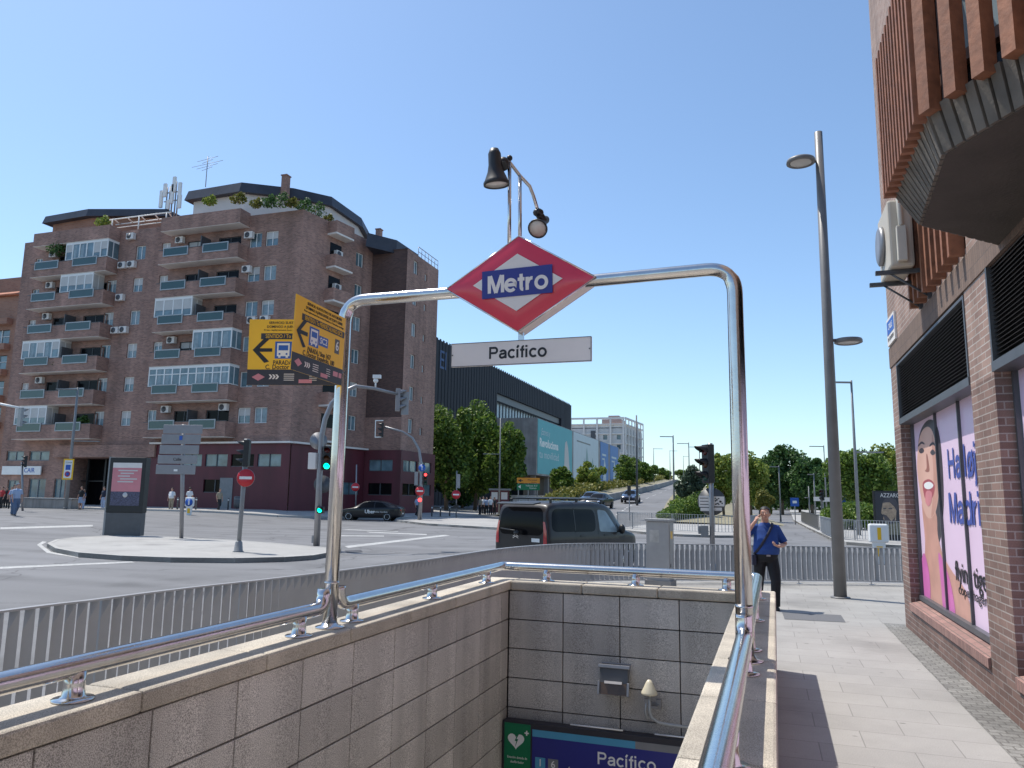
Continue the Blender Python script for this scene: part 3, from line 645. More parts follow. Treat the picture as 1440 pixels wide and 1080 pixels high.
# ---- yellow diversion boards tied to the left post
def ybrd(TL, TR, BL, label, dest, code, num):
    rt_ = (TR-TL); W = rt_.length; up_ = TL-BL; Hh = up_.length
    K = FR(BL, rt_, up_)
    th = thing('diversion_board', K @ V((W/2, 0, 0)), label, 'sign board', 'yellow bus diversion boards on the arch post')
    b = MB(); b.box((0, 0, -.004), (W, Hh, 0), M4=K); p = b.build('panel', M['yellow'], th)
    q = MB(); q.box((0, 0, .0003), (W, Hh*.235, .0012), M4=K); q.build('charcoal_footer', M['bdark'], th)
    q = MB(); q.box((W*.13, Hh*.695, .0004), (W*.985, Hh*.785, .0013), M4=K); q.build('direction_bar', M['bdark'], th)
    k = .8/W
    text('SERVICIO SUSTITUTIVO DE AUTOBUSES', th, K, W*.56, Hh*.945, .026, M['ink'], wide=W*.70, z=.001, bold=.01)
    text('DOMINGO A JUEVES ENTRE LAS 22:30 Y CIERRE', th, K, W*.56, Hh*.885, .026, M['ink'], wide=W*.74, z=.001, bold=.01)
    text('Free replacement bus service Sunday to Thursday evenings', th, K, W*.56, Hh*.835, .018, M['ink'], wide=W*.80, z=.001)
    text(dest, th, K, W*.56, Hh*.738, .040, M['yellow'], wide=W*.76, z=.002, bold=.0)
    q = MB(); cx, cy = W*.065, Hh*.53; l = W*.19; tk = .013
    q.box((cx+.01, cy-tk, .0005), (cx+l, cy+tk, .0015), M4=K)
    for sg in (1, -1):
        q.add([(cx-.012, cy, .0016), (cx+.075, cy+sg*.095, .0016), (cx+.11, cy+sg*.085, .0016), (cx+.025, cy, .0016)], [(0, 1, 2, 3) if sg < 0 else (3, 2, 1, 0)], M4=K)
    q.build('arrow', M['ink'], th)
    q = MB(); x0 = W*.285; y0 = Hh*.40; s_ = Hh*.26; q.box((x0, y0, .0004), (x0+s_*.95, y0+s_, .0014), M4=K); o = q.build('bus_symbol', M['blue2'], th)
    q = MB(); q.box((x0+s_*.12, y0+s_*.14, .0016), (x0+s_*.83, y0+s_*.9, .0022), M4=K)
    for f in (.2, .62): q.box((x0+s_*f, y0+s_*.05, .0016), (x0+s_*(f+.13), y0+s_*.14, .0022), M4=K)
    q.build('bus_outline', M['white'], o)
    q = MB(); q.box((x0+s_*.2, y0+s_*.48, .0024), (x0+s_*.75, y0+s_*.78, .0028), M4=K)
    for f in (.22, .62): q.box((x0+s_*f, y0+s_*.22, .0024), (x0+s_*(f+.1), y0+s_*.32, .0028), M4=K)
    q.build('bus_glazing', M['blue2'], o)
    q = MB(); x1 = W*.475; q.box((x1, y0+s_*.2, .0004), (x1+s_*.95, y0+s_*.72, .0014), M4=K); o = q.build('route_plate', M['blue2'], th); text(code, o, K, x1+s_*.47, y0+s_*.46, s_*.46, M['white'], bold=.012, z=.002)
    q = MB(); x2 = W*.80; q.box((x2, y0+s_*.12, .0004), (x2+s_*.5, y0+s_*.92, .0014), M4=K); o = q.build('line_plate', M['dark_grey'], th); text(num, o, K, x2+s_*.25, y0+s_*.52, s_*.72, M['white'], bold=.012, z=.002)
    text('PARADA / Stop 1437', th, K, W*.50, Hh*.335, .046, M['ink'], wide=W*.46, z=.001, bold=.012)
    text('C. Doctor Esquerdo, 180', th, K, W*.50, Hh*.270, .046, M['ink'], wide=W*.62, z=.001, bold=.012)
    q = MB(); q.poly([(W*.05+.0, Hh*.12, .0018), (W*.12, Hh*.065, .0018), (W*.19, Hh*.12, .0018), (W*.12, Hh*.175, .0018)], M4=K); q.build('diamond_logo', M['salmon'], th)
    q = MB()
    for i in range(3): q.add([(W*(.23+.035*i), Hh*.09, .0018), (W*(.25+.035*i), Hh*.09, .0018), (W*(.27+.035*i), Hh*.125, .0018), (W*(.25+.035*i), Hh*.16, .0018), (W*(.23+.035*i), Hh*.16, .0018), (W*(.25+.035*i), Hh*.125, .0018)], [tuple(range(6))], M4=K)
    q.build('arrow_logo', M['offwhite'], th); q = MB()
    for i in range(4): q.box((W*.39, Hh*(.07+.03*i), .0014), (W*.50, Hh*(.08+.03*i), .0018), M4=K)
    q.build('small_print', M['offwhite'], th); q = MB()
    for i in range(4): q.box((W*.66, Hh*(.07+.03*i), .0014), (W*.74, Hh*(.078+.03*i), .0018), M4=K)
    q.build('small_print', M['offwhite'], th)
    q = MB(); q.box((W*.55, Hh*.03, .0014), (W*.69, Hh*.085, .0018), M4=K); q.box((W*.80, Hh*.10, .0014), (W*.90, Hh*.17, .0018), M4=K); q.box((W*.92, Hh*.10, .0014), (W*.98, Hh*.17, .0018), M4=K); q.build('red_logos', M['salmon'], th)
    for z in (.2, .8):
        q = MB(); q.tube([K @ V((W-.04, Hh*z, -.006)), K @ V((W+.03, Hh*z, -.012))], .005, 8); q.build('tie', M['dark_grey'], th)
PB = MS @ V((XPL, YP, 0))
TLa = PD(416.3, 412.6, 4.62); BLa = PD(408.5, 519, 4.62); TRa = PD(486, 448, 5.25)
ybrd(TLa, TRa, BLa, 'yellow bus diversion board turned sharply towards the kerb, with SC2 and 6', 'SENTIDO / To MÉNDEZ ÁLVARO (SC2)', 'SC2', '6')
TLb = PD(351, 449, 5.4); BLb = PD(346.7, 541.5, 5.4)
TRb = PD(482, 449.5, 5.42)
ybrd(TLb, TRb, BLb, 'yellow bus diversion board facing forward, half hidden behind the other board', 'SENTIDO / To CONDE DE CASAL (SC2)', 'SC2', '6')
# ---- things inside the stairwell
sg = thing('station_sign', MS @ V((-1.6, 8.2, -1.2)), 'blue Pacífico station name sign over the stairwell doorway', 'sign')
K = MS @ FR((XL+.01, YB-.16, -1.22), (1, 0, 0), (0, 0, 1)); W = XR-XL-.02
b = MB(); b.box((0, 0, -.12), (W, .56, 0), M4=K); b.build('case', M['bdark'], sg, bevel=.004)
b = MB(); b.box((.33, .02, .0005), (W-.02, .43, .004), M4=K); b.build('blue_panel', M['blue'], sg)
b = MB(); b.box((.33, .43, .0005), (1.42, .50, .004), M4=K); b.build('light_blue_band', M['lblue'], sg)
b = MB(); b.box((1.42, .43, .0005), (W-.02, .50, .004), M4=K); b.build('grey_band', M['grey_paint'], sg)
letters('Pacífico', sg, K, 1.33, .30, .60, M['white'], .11, z=.005)
text('Acceso/Access Doctor Esquerdo', sg, K, 1.22, .15, .072, M['white'], z=.005, wide=1.02)
for x, s_, m_ in ((.42, '1', 'lblue'), (.56, '6', 'grey_paint')):
    b = MB(); b.box((x-.055, .12, .0045), (x+.055, .23, .0055), M4=K); o = b.build('line_badge', M[m_], sg); text(s_, o, K, x, .175, .10, M['white'], z=.006, bold=.01)
b = MB(); b.tube([K @ V((.75, .60, .03)), K @ V((1.30, .60, .03))], .008, 8); b.build('cable_duct', M['white'], sg)
b = MB(); b.tube([K @ V((1.62, .60, .03)), K @ V((2.3, .60, .03))], .008, 8); b.build('cable_duct', M['white'], sg)
ae = thing('defibrillator_sign', K @ V((.17, .02, 0)), 'green defibrillator sign with white heart beside the station name', 'sign')
b = MB(); b.box((.02, .02, .0005), (.31, .54, .006), M4=K); b.build('green_panel', M['green'], ae)
b = MB(); hp = []
for i in range(30):
    t = 2*math.pi*i/30; hp.append((.15+.0058*16*math.sin(t)**3, .37+.0055*(13*math.cos(t)-5*math.cos(2*t)-2*math.cos(3*t)-math.cos(4*t)), .0075))
b.poly(hp[::-1], M4=K); b.box((.262, .43, .007), (.276, .48, .0078), M4=K); b.box((.245, .448, .007), (.293, .462, .0079), M4=K); b.build('heart', M['white'], ae)
b = MB(); b.add([(.17, .44, .0082), (.135, .365, .0082), (.155, .365, .0082), (.14, .30, .0082), (.175, .385, .0082), (.155, .385, .0082), (.185, .44, .0082)], [(0, 1, 2, 3, 4, 5, 6)], M4=K); b.build('bolt', M['green'], ae)
text('Estación dotada de', ae, K, .165, .20, .034, M['white'], z=.0075, wide=.22); text('desfibrilador', ae, K, .165, .155, .034, M['white'], z=.0075, wide=.15)
# wall floodlight
L0 = PY(866, 957, 8.2); wl = thing('wall_floodlight', L0, 'old boxy floodlight bolted high on the stairwell back wall', 'floodlight')
K = FR(L0+V((0, -.02, 0)), (1, 0, 0), (0, .30, 1))
b = MB(); b.prism([K @ V(p) for p in [(-.15, -.13, .0), (.15, -.13, 0), (.15, .13, 0), (-.15, .13, 0)]], K.to_3x3() @ V((0, 0, .11))); b.build('housing', M['dark_grey'], wl, bevel=.01)
b = MB(); b.box((-.165, .11, .1), (.165, .145, .135), M4=K); b.box((-.165, -.15, .1), (-.14, -.02, .125), M4=K); b.box((.14, -.15, .1), (.165, -.02, .125), M4=K); b.build('visor_frame', M['galv'], wl, bevel=.004)
b = MB(); b.box((-.135, -.145, .112), (.135, -.03, .118), M4=K); b.build('glass', mat('brown_lamp_glass', (.10, .06, .03), .2, 0, .3, 9.), wl)
b = MB(); b.box((-.09, -.04, .119), (.09, -.015, .14), M4=K); b.build('reflector', M['offwhite'], wl)
b = MB(); b.tube([K @ V((-.15, 0, .05)), K @ V((-.15, .17, .0)), K @ V((.15, .17, .0)), K @ V((.15, 0, .05))], .008, 8); b.build('yoke', M['galv'], wl)
# mushroom lamp on a pipe
L1 = PY(913, 968, 8.05); ml = thing('mushroom_lamp', L1, 'cream mushroom shaped antenna lamp on a bent conduit in the stairwell', 'wall lamp')
b = MB(); b.lathe([(.0, .085), (.018, .08), (.035, .055), (.055, .01), (.078, -.035), (.082, -.05), (.076, -.06), (.0, -.055)], 24, M4=Matrix.Translation(L1)); b.build('cap', mat('cream_plastic', (.66, .60, .45), .4, 0, .04), ml)
b = MB(); b.tube([L1+V((0, 0, -.06)), L1+V((0, 0, -.22)), L1+V((.02, 0, -.28)), L1+V((.09, .02, -.325)), L1+V((.2, .04, -.34)), L1+V((.75, .06, -.36))], .016, 10)
b.tube([L1+V((-.03, 0, -.14)), L1+V((-.045, .0, -.22)), L1+V((-.02, 0, -.30))], .012, 8); b.build('conduit', M['plate_l'], ml)
b = MB(); b.box((L1.x-.05, L1.y-.01, L1.z-.16), (L1.x-.005, L1.y+.03, L1.z-.10)); b.box((L1.x+.05, L1.y+.1, L1.z-.22), (L1.x+.1, L1.y+.17, L1.z-.13)); b.box((L1.x-.01, L1.y+.0, L1.z-.19), (L1.x+.08, L1.y+.16, L1.z-.17)); b.build('clamp', M['galv'], ml)
# ================================================================== ROADSIDE FENCE
def fence(line, name, label, group=None, tw0=-44, tw1=-62, w_=.074, posts=14, mt='fence', base=0., slat=True, hgtv=None):
    mid = line[len(line)//2]; th = thing(name, (mid.x, mid.y, base), label, 'fence', group)
    sl_ = MB(); n = len(line); w0_ = w_
    for i, p in enumerate(line):
        a = line[max(i-2, 0)]; c = line[min(i+2, n-1)]; t = c-a; t.z = 0; t.normalize(); nn = V((-t.y, t.x, 0)); h = hgtv or p.z
        if w0_ == .074: w_ = .066+.024*min(1, max(0, (p.x+4.9)/1.0))
        def cut(z, an, th_=.003):
            d = t*math.cos(R_(an))+nn*math.sin(R_(an)); e = V((-d.y, d.x, 0)); q = V((p.x, p.y, base+z))
            return [q-d*w_/2-e*th_, q+d*w_/2-e*th_, q+d*w_/2+e*th_, q-d*w_/2+e*th_]
        vs = cut(.09, tw0)+cut(h-.17, tw0)+cut(h-.03, tw1); fs = []
        for k in (0, 4):
            for j in range(4): fs.append((k+j, k+(j+1) % 4, k+4+(j+1) % 4, k+4+j))
        if i % posts == 0:
            q = V((p.x, p.y, base)); bb = MB(); T = FR(q, t, nn)
            bb.box((-.006, .03, 0), (.006, .07, h-.03), M4=T); bb.box((-.05, -.05, 0.001), (.05, .05, .01), M4=T); bb.build('post', M[mt], th)
        if slat: sl_.add(vs, fs)
    if slat: sl_.build('slats', M[mt], th)
    for zz, hh in ((.07, .02), (None, .014)):
        r_ = MB(); vs = []; fs = []
        for i, p in enumerate(line):
            a = line[max(i-1, 0)]; c = line[min(i+1, n-1)]; t = c-a; t.z = 0; t.normalize(); nn = V((-t.y, t.x, 0)); h = hgtv or p.z
            z = base+(zz if zz else h-.03); q = V((p.x, p.y, z))
            vs += [q-nn*.028, q+nn*.028, q+nn*.028+V((0, 0, hh)), q-nn*.028+V((0, 0, hh))]
        for i in range(n-1):
            for j in range(4): fs.append((4*i+j, 4*i+4+j, 4*i+4+(j+1) % 4, 4*i+(j+1) % 4))
        r_.add(vs, fs); r_.build('rail', M[mt], th)
    return th
fence(fline, 'pavement_railing', 'long grey vertical slat railing curving between the stairwell and the road')
# ================================================================== walls with openings
def wall(b, K, u0, u1, z0, z1, holes, mi=0, rev=.15, mi2=None, back=None):
    """wall sheet in frame K (x along, y up, z outward) with rectangular openings and their reveals"""
    us = sorted(set([u0, u1]+[h[0] for h in holes]+[h[2] for h in holes])); zs = sorted(set([z0, z1]+[h[1] for h in holes]+[h[3] for h in holes]))
    us = [u for u in us if u0 <= u <= u1]; zs = [z for z in zs if z0 <= z <= z1]
    for i in range(len(us)-1):
        for j in range(len(zs)-1):
            cx, cz = (us[i]+us[i+1])/2, (zs[j]+zs[j+1])/2
            if any(h[0] < cx < h[2] and h[1] < cz < h[3] for h in holes): continue
            b.rect(us[i], zs[j], us[i+1], zs[j+1], 0, mi, K)
    m2 = mi if mi2 is None else mi2
    for h in holes:
        a, c, d, e = h[:4]; r = h[4] if len(h) > 4 else rev
        if c > z0+1e-4: b.add([(a, c, 0), (d, c, 0), (d, c, -r), (a, c, -r)], [(0, 3, 2, 1)][::-1], m2, False, K)
        if e < z1-1e-4: b.add([(a, e, 0), (d, e, 0), (d, e, -r), (a, e, -r)], [(0, 1, 2, 3)][::1], m2, False, K)
        b.add([(a, c, 0), (a, e, 0), (a, e, -r), (a, c, -r)], [(0, 1, 2, 3)], m2, False, K)
        b.add([(d, c, 0), (d, e, 0), (d, e, -r), (d, c, -r)], [(0, 3, 2, 1)], m2, False, K)
        if back is not None: b.rect(a, c, d, e, -r, back, K)
# ================================================================== BRICK SHOP BUILDING ON THE RIGHT
XW, YC = 1.82, 12.15
shop = thing('brick_shop_building', (XW+.5, YC, 0), 'brown brick building on the right with poster covered shop windows and a slatted bay', 'building')
K = FR((XW, YC, 0), (0, -1, 0), (0, 0, 1))              # u runs from the far corner towards the viewer, z out to -X
u = lambda y: YC-y
w1 = (u(11.62), .38, u(7.80), 3.66, .17); w2 = (u(7.05), .38, u(2.6), 3.72, .17); w3 = (u(1.8), .38, u(-3.), 3.72, .17)
slw = (u(9.75), 4.02, u(7.6), 5.3, .12)
for ua, ub_ in ((0, w1[0]), (w1[2], w2[0]), (w2[2], w3[0]), (w3[2], u(-8))): b = MB(); b.box((ua, .62, -.3), (ub_, 2.76, 0), M4=K); b.build('brick_pier', M['brickm'], shop)
b = MB(); wall(b, K, 0, u(-8), 2.76, 3.66, [(h[0], 2.76, h[2], 3.66, h[4]) for h in (w1, w2, w3)])
wall(b, K, 0, u(-8), 3.95, 13, [slw])
K2 = FR((XW+8, YC, 0), (-1, 0, 0), (0, 0, 1)); wall(b, K2, 0, 8, 0, 13, [(1, 4.2, 2.2, 5.8), (4, 4.2, 5.2, 5.8), (1, 7.2, 2.2, 8.8), (4, 7.2, 5.2, 8.8)], back=0)
b.poly([(XW, YC, 13), (XW, -8, 13), (XW+8, -8, 13), (XW+8, YC, 13)])
b.build('wall', M['brick'], shop)
b = MB(); wall(b, K, 0, u(-8), 0, .62, [(h[0], .36, h[2], .62, h[4]) for h in (w1, w2, w3)]); b.build('plinth', M['brickd'], shop)
b = MB(); b.box((0, 3.66, -.2), (u(-8), 3.95, .012), M4=K); b.build('soldier_course', M['soldier'], shop)
b = MB(); b.prism([K @ V(q) for q in [(w1[0]+.002, .33, -.17), (w1[0]+.002, .30, .025), (w1[0]+.002, .385, .025), (w1[0]+.002, .44, -.17)]], K.to_3x3() @ V((w1[2]-w1[0]-.004, 0, 0))); b.build('window_sill', M['rowlock'], shop)
b = MB(); b.prism([K @ V(q) for q in [(w2[0]+.002, .33, -.17), (w2[0]+.002, .30, .025), (w2[0]+.002, .385, .025), (w2[0]+.002, .44, -.17)]], K.to_3x3() @ V((w2[2]-w2[0]-.004, 0, 0))); b.build('window_sill', M['rowlock'], shop)
# darker lower courses of the piers
def shopwin(h, mulls, zl):
    x0, z0, x1, z1, r = h; fr = MB(); z0 += .06
    fr.box((x0, z0, -r+.0), (x1, z0+.06, -r+.07), M4=K)
    fr.box((x0, z0+.06, -r), (x0+.035, zl, -r+.05), M4=K); fr.box((x1-.05, z0+.06, -r), (x1, zl, -r+.07), M4=K)
    for m_ in mulls: fr.box((m_-.016, z0+.06, -r), (m_+.016, zl, -r+.04), M4=K)
    o = fr.build('window_frame', M['dark_grey'], shop); return o
mull1 = [u(10.15), u(9.0)]
f1 = shopwin(w1, mull1, 2.80); f2_ = shopwin(w2, [u(5.6), u(4.2)], 2.80); f3 = shopwin(w3, [u(0)], 2.80)
def poster(h, par):
    b = MB(); b.rect(h[0]+.04, .47, h[2]-.04, 2.8, -h[4]+.01, 0, K); return b.build('poster', M['pink'], par)
po = poster(w1, f1); poster(w2, f2_); poster(w3, f3)
PZ = -w1[4]+.012; XP = XW-PZ
def pp(x, y, dz=0):                                       # picture point -> poster plane coordinates
    p = PX(x, y, XP); return (YC-p.y, p.z, PZ+dz)
def ppoly(pts, mt, name, dz):
    b = MB(); P = [pp(x, y, dz) for x, y in pts]
    ar_ = sum(P[i][0]*P[(i+1) % len(P)][1]-P[(i+1) % len(P)][0]*P[i][1] for i in range(len(P)))
    if ar_ < 0: P.reverse()
    b.poly(P, M4=K); return b.build(name, mt, po)
def smooth_(pts, m_=4):
    n = len(pts); out = []
    for i in range(n):
        p0, p1, p2, p3 = [V((*pts[(i+k) % n], 0)) for k in (-1, 0, 1, 2)]
        for j in range(m_): t = j/m_; q = .5*((2*p1)+(-p0+p2)*t+(2*p0-5*p1+4*p2-p3)*t*t+(-p0+3*p1-3*p2+p3)*t**3); out.append((q.x, q.y))
    return out
M['pskin3'] = mat('printed_skin_light', (.72, .44, .35), .4, 0, .08, 2.)
M['plip'] = mat('printed_lip', (.42, .10, .12), .4); M['ptongue'] = mat('printed_tongue', (.68, .26, .28), .4)
S_ = smooth_
ppoly(S_([(1291, 640), (1293, 612), (1299, 597), (1307, 590), (1315, 594), (1321, 612), (1325, 650), (1327, 700), (1325, 740), (1320, 764), (1316, 740), (1300, 640)]), M['phair'], 'printed_hair', .001)
ppoly(S_([(1297, 700), (1316, 720), (1319, 752), (1326, 780), (1340, 805), (1354, 824), (1364, 850), (1370, 886), (1335, 864), (1300, 843), (1300, 800), (1301, 760)]), M['pskin'], 'printed_neck', .0016)
ppoly(S_([(1290, 650), (1292, 622), (1297, 606), (1305, 600), (1312, 608), (1317, 632), (1320, 664), (1320, 694), (1317, 716), (1311, 728), (1304, 727), (1298, 712), (1294, 690), (1291, 670)]), M['pskin3'], 'printed_face', .0022)
ppoly(S_([(1311, 610), (1316, 632), (1319, 664), (1319, 694), (1316, 716), (1310, 727), (1312, 700), (1313, 664), (1311, 636)]), M['pskin'], 'printed_cheek_shade', .0028)
ppoly(S_([(1292.5, 634), (1296, 630), (1299.5, 632), (1299, 636), (1295, 637.5)]), M['phair'], 'printed_eye', .0034)
ppoly(S_([(1308.5, 636), (1312, 632), (1315.5, 636), (1314.5, 639), (1311, 640)]), M['phair'], 'printed_eye', .0034)
ppoly(S_([(1291.5, 626), (1296, 621), (1300, 623), (1300, 625), (1296, 624), (1292, 628)]), M['phair'], 'printed_eyebrow', .0034)
ppoly(S_([(1307.5, 626), (1312, 621.5), (1316, 626), (1315.5, 628), (1312, 625), (1308, 628)]), M['phair'], 'printed_eyebrow', .0034)
ppoly(S_([(1303, 640), (1304.5, 640), (1307.5, 660), (1305, 664), (1301, 662), (1303.5, 658)]), M['pskin2'], 'printed_nose_shadow', .0034)
ppoly(S_([(1298, 680), (1302, 675), (1307, 674), (1312, 677), (1315, 684), (1313, 696), (1308, 704), (1302, 702), (1299, 692)]), M['plip'], 'printed_lips', .0034)
ppoly(S_([(1300, 681), (1304, 678), (1309, 678), (1313, 682), (1311, 686), (1306, 688), (1301, 686)]), M['white'], 'printed_teeth', .004)
ppoly(S_([(1303, 691), (1308, 690), (1311, 694), (1310, 706), (1306, 712), (1302, 706), (1302, 697)]), M['ptongue'], 'printed_tongue', .0045)
ppoly(S_([(1295, 800), (1299, 778), (1304, 790), (1308, 815), (1308, 846), (1297, 838)]), M['pink2'], 'printed_top', .0035)
ppoly(S_([(1320, 778), (1328, 792), (1336, 815), (1342, 845), (1343, 866), (1328, 858), (1324, 825)]), M['pink2'], 'printed_top', .0035)
def ptext(s, xa, ya, xb, yb, size, mt, bold=.0, sp=1.):
    a = pp(xa, ya); c = pp(xb, yb); wd = c[0]-a[0]; text(s, po, K, (a[0]+c[0])/2, (a[1]+c[1])/2, size, mt, z=PZ+.006, wide=wd, bold=bold, sp=sp)
def pl2(s, xa, ya, xb, yb, hi, k=1.):
    a = pp(xa, ya); c = pp(xb, yb); c = tuple(a[i]+(c[i]-a[i])*k for i in range(3)); letters(s, po, K, (a[0]+c[0])/2, (a[1]+c[1])/2, c[0]-a[0], M['ptext'], .115, z=PZ+.006, high=hi)
pl2('Halløj', 1333, 646, 1375, 652, .33)
pl2('Madrid', 1335, 709, 1381, 719, .33, 1.24)
ptext('flying tiger', 1344, 804, 1394, 820, .30, M['ink'], .008)
ptext('copenhagen', 1349, 830, 1390, 845, .15, M['ink'])
for h, zl in ((w1, 3.63), (w2, 3.70), (w3, 3.7)):          # ventilation louvres above the glazing
    b = MB(); x0, x1, r = h[0], h[2], .10; zb = 2.86
    b.box((x0, 2.78, -.16), (x1, 2.86, .015), M4=K); b.box((x0, zb, -.12), (x0+.04, zl, .01), M4=K); b.box((x1-.04, zb, -.12), (x1, zl, .01), M4=K); b.box((x0+.04, zl-.03, -.12), (x1-.04, zl, .01), M4=K)
    o = b.build('louvre', M['dark_grey'], shop)
    b = MB(); z = zb+.01; n = int((zl-.04-zb)/.036)
    for i in range(n):
        z = zb+.02+i*.036; b.add([(x0+.04, z, -.02), (x1-.04, z, -.02), (x1-.04, z+.03, -.07), (x0+.04, z+.03, -.07), (x0+.04, z+.004, -.016), (x1-.04, z+.004, -.016), (x1-.04, z+.034, -.066), (x0+.04, z+.034, -.066)], [(0, 3, 2, 1), (4, 5, 6, 7), (0, 1, 5, 4), (2, 3, 7, 6)], M4=K)
    b.rect(x0+.02, zb, x1-.02, zl, -.11, 0, K); b.build('louvre_blades', M['louv'], o)
# slatted window beyond the bay
b = MB(); x0, z0, x1, z1, r = slw; b.rect(x0, z0, x1, z1, -r, 0, K); b.build('window', M['glass'], shop)
b = MB()
for i in range(9): uu = x0+.08+i*(x1-x0-.16)/8; b.box((uu-.035, z0-.05, -.0), (uu+.035, z1, .13), M4=K)
b.build('wooden_slats', M['wood'], shop)
# projecting bay
ZB = 3.72
plan = [(XW, 6.62+.0), (1.16, 5.98), (1.07, 4.74), (XW, 3.35)]
bay = []
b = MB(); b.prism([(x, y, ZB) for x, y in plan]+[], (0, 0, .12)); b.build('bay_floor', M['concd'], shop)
# the faces
def bayface(p, q, z0, z1, sw_, pitch, dep, par, first=.04):
    p = V((*p, 0)); q = V((*q, 0)); L_ = (q-p).length
    Kf = FR(p, q-p, (0, 0, 1)); b = MB(); n = max(1, int((L_-2*first)/pitch))
    for i in range(n+1):
        c = first+i*(L_-2*first)/n; b.box((c-sw_/2, z0, .0), (c+sw_/2, z1, dep), M4=Kf)
    return b, Kf, L_
faces = [((1.16, 6.02), (1.07, 4.74)), ((1.07, 4.74), (XW, 3.35))]
faces_w = [((XW, 6.0), (1.0, 6.0)), ((1.0, 6.0), (1.0, 4.72)), ((1.0, 4.72), (XW, 3.25))]
und = [((XW, 6.62), (1.16, 5.98)), ((1.16, 5.98), (1.07, 4.74)), ((1.07, 4.74), (XW, 3.35))]
SZ0, SZ1 = 3.97, 5.06
for i, ((p, q), (up, uq)) in enumerate(zip(faces_w, und)):
    kf = FR((p[0], p[1], 0), V((q[0]-p[0], q[1]-p[1], 0)), (0, 0, 1)); L_ = math.hypot(q[0]-p[0], q[1]-p[1])
    n = max(4, int(L_/.085)); b = MB(); P0, P1, U0_, U1_ = V((*p, SZ0+.02)), V((*q, SZ0+.02)), V((*up, ZB+.004)), V((*uq, ZB+.004)); on = kf.to_3x3() @ V((0, 0, 1))
    b.add([U0_, U1_, P1, P0], [(0, 1, 2, 3)])
    for k in range(n):
        f0, f1 = (k+.12)/n, (k+.88)/n; a0, a1, c1_, c0_ = U0_.lerp(U1_, f0), U0_.lerp(U1_, f1), P0.lerp(P1, f1), P0.lerp(P1, f0)
        b.prism([a0, a1, c1_, c0_], on*.022)
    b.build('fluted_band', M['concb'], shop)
    b = MB(); n = {0: 5, 1: 12, 2: 9}[i]; wd = {0: .04, 1: .045, 2: .085}[i]
    for k in range(n): c = .05+k*(L_-.1)/(n-1); b.box((c-wd/2, SZ0-.02, .0), (c+wd/2, SZ1, .085), M4=kf)
    b.build('wooden_slats', M['wood'], shop)
    b = MB(); b.rect(0, SZ0, L_, SZ1, -.16, 0, kf); gl = b.build('bay_glazing', M['glass'], shop)
    b = MB(); n = max(2, int(L_/.5))
    for k in range(n+1): c = k*L_/n; b.box((max(0, c-.035), SZ0, -.155), (min(L_, c+.035), SZ1, -.09), M4=kf)
    for z in (SZ0+.25,): b.box((0, z, -.15), (L_, z+.07, -.10), M4=kf)
    b.build('bay_frame', mat('brown_bay_frame', (.13, .07, .05), .5), gl)
    if i == 2:
        b = MB()
        for k in range(n-1): b.rect((k+.2)*L_/n, SZ0+.35, (k+.9)*L_/n, SZ1, -.157, 0, kf)
        b.build('curtain', M['curtain'], gl)
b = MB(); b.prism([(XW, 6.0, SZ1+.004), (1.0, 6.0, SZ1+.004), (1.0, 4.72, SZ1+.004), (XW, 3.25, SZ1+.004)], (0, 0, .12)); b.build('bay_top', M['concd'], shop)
# street plaque
pq = thing('street_plaque', (XW-.02, 11.75, 4.05), 'small blue and white tiled street name plaque on the brick corner', 'plaque')
b = MB(); b.box((u(12.08), 3.97, .003), (u(11.42), 4.36, .03), M4=K); b.build('plate', M['offwhite'], pq)
b = MB(); b.box((u(12.04), 4.12, .031), (u(11.46), 4.32, .033), M4=K); b.build('blue_field', M['blue2'], pq); text('CALLE', pq, K, u(11.75), 4.22, .12, M['white'], z=.034); text('DR. ESQUERDO', pq, K, u(11.75), 4.05, .075, M['ink'], z=.034, wide=.5)
# air conditioner on brackets
p0 = PX(1270, 330, XW-.16)
ac = thing('air_conditioner', (XW-.3, p0.y, 4.7), 'cream air conditioner on dark brackets on the near brick wall beside the slatted bay', 'air conditioner')
y0, y1 = 9.0, 9.75; pz_ = PX(1262, 368, 1.45); z0 = pz_.z; z1 = z0+.78
b = MB(); b.box((XW-.41, y0, z0), (XW-.16, y1, z1)); b.build('casing', mat('beige_casing', (.52, .47, .39), .55, 0, .08, 3.), ac, bevel=.03)
b = MB(); b.lathe([(.23, 0), (.23, .035), (.20, .05), (.0, .05)], 28, M4=FR((XW-.41, (y0+y1)/2+.1, (z0+z1)/2), (0, -1, 0), (0, 0, 1))); b.build('fan_guard', M['galv'], ac)
b = MB()
for y in (y0+.1, y1-.15): b.box((XW-.55, y, z0-.05), (XW, y+.05, z0-.005)); b.box((XW-.04, y, z0-.35), (XW-.001, y+.05, z0-.05))
for y in (y0+.1, y1-.15): b.tube([(XW-.02, y+.025, z0-.33), (XW-.4, y+.025, z0-.04)], .012, 6)
b.build('bracket', M['dark_grey'], ac)
b = MB(); b.box((XW-.34, y0-.07, z0+.05), (XW-.24, y0-.001, z0+.45)); b.tube([(XW-.29, y0-.05, z0+.45), (XW-.3, y0-.05, z0+.85)], .03, 8); b.build('pipe_cover', mat('cream_pipe_cover', (.58, .54, .46), .5), ac, bevel=.01)
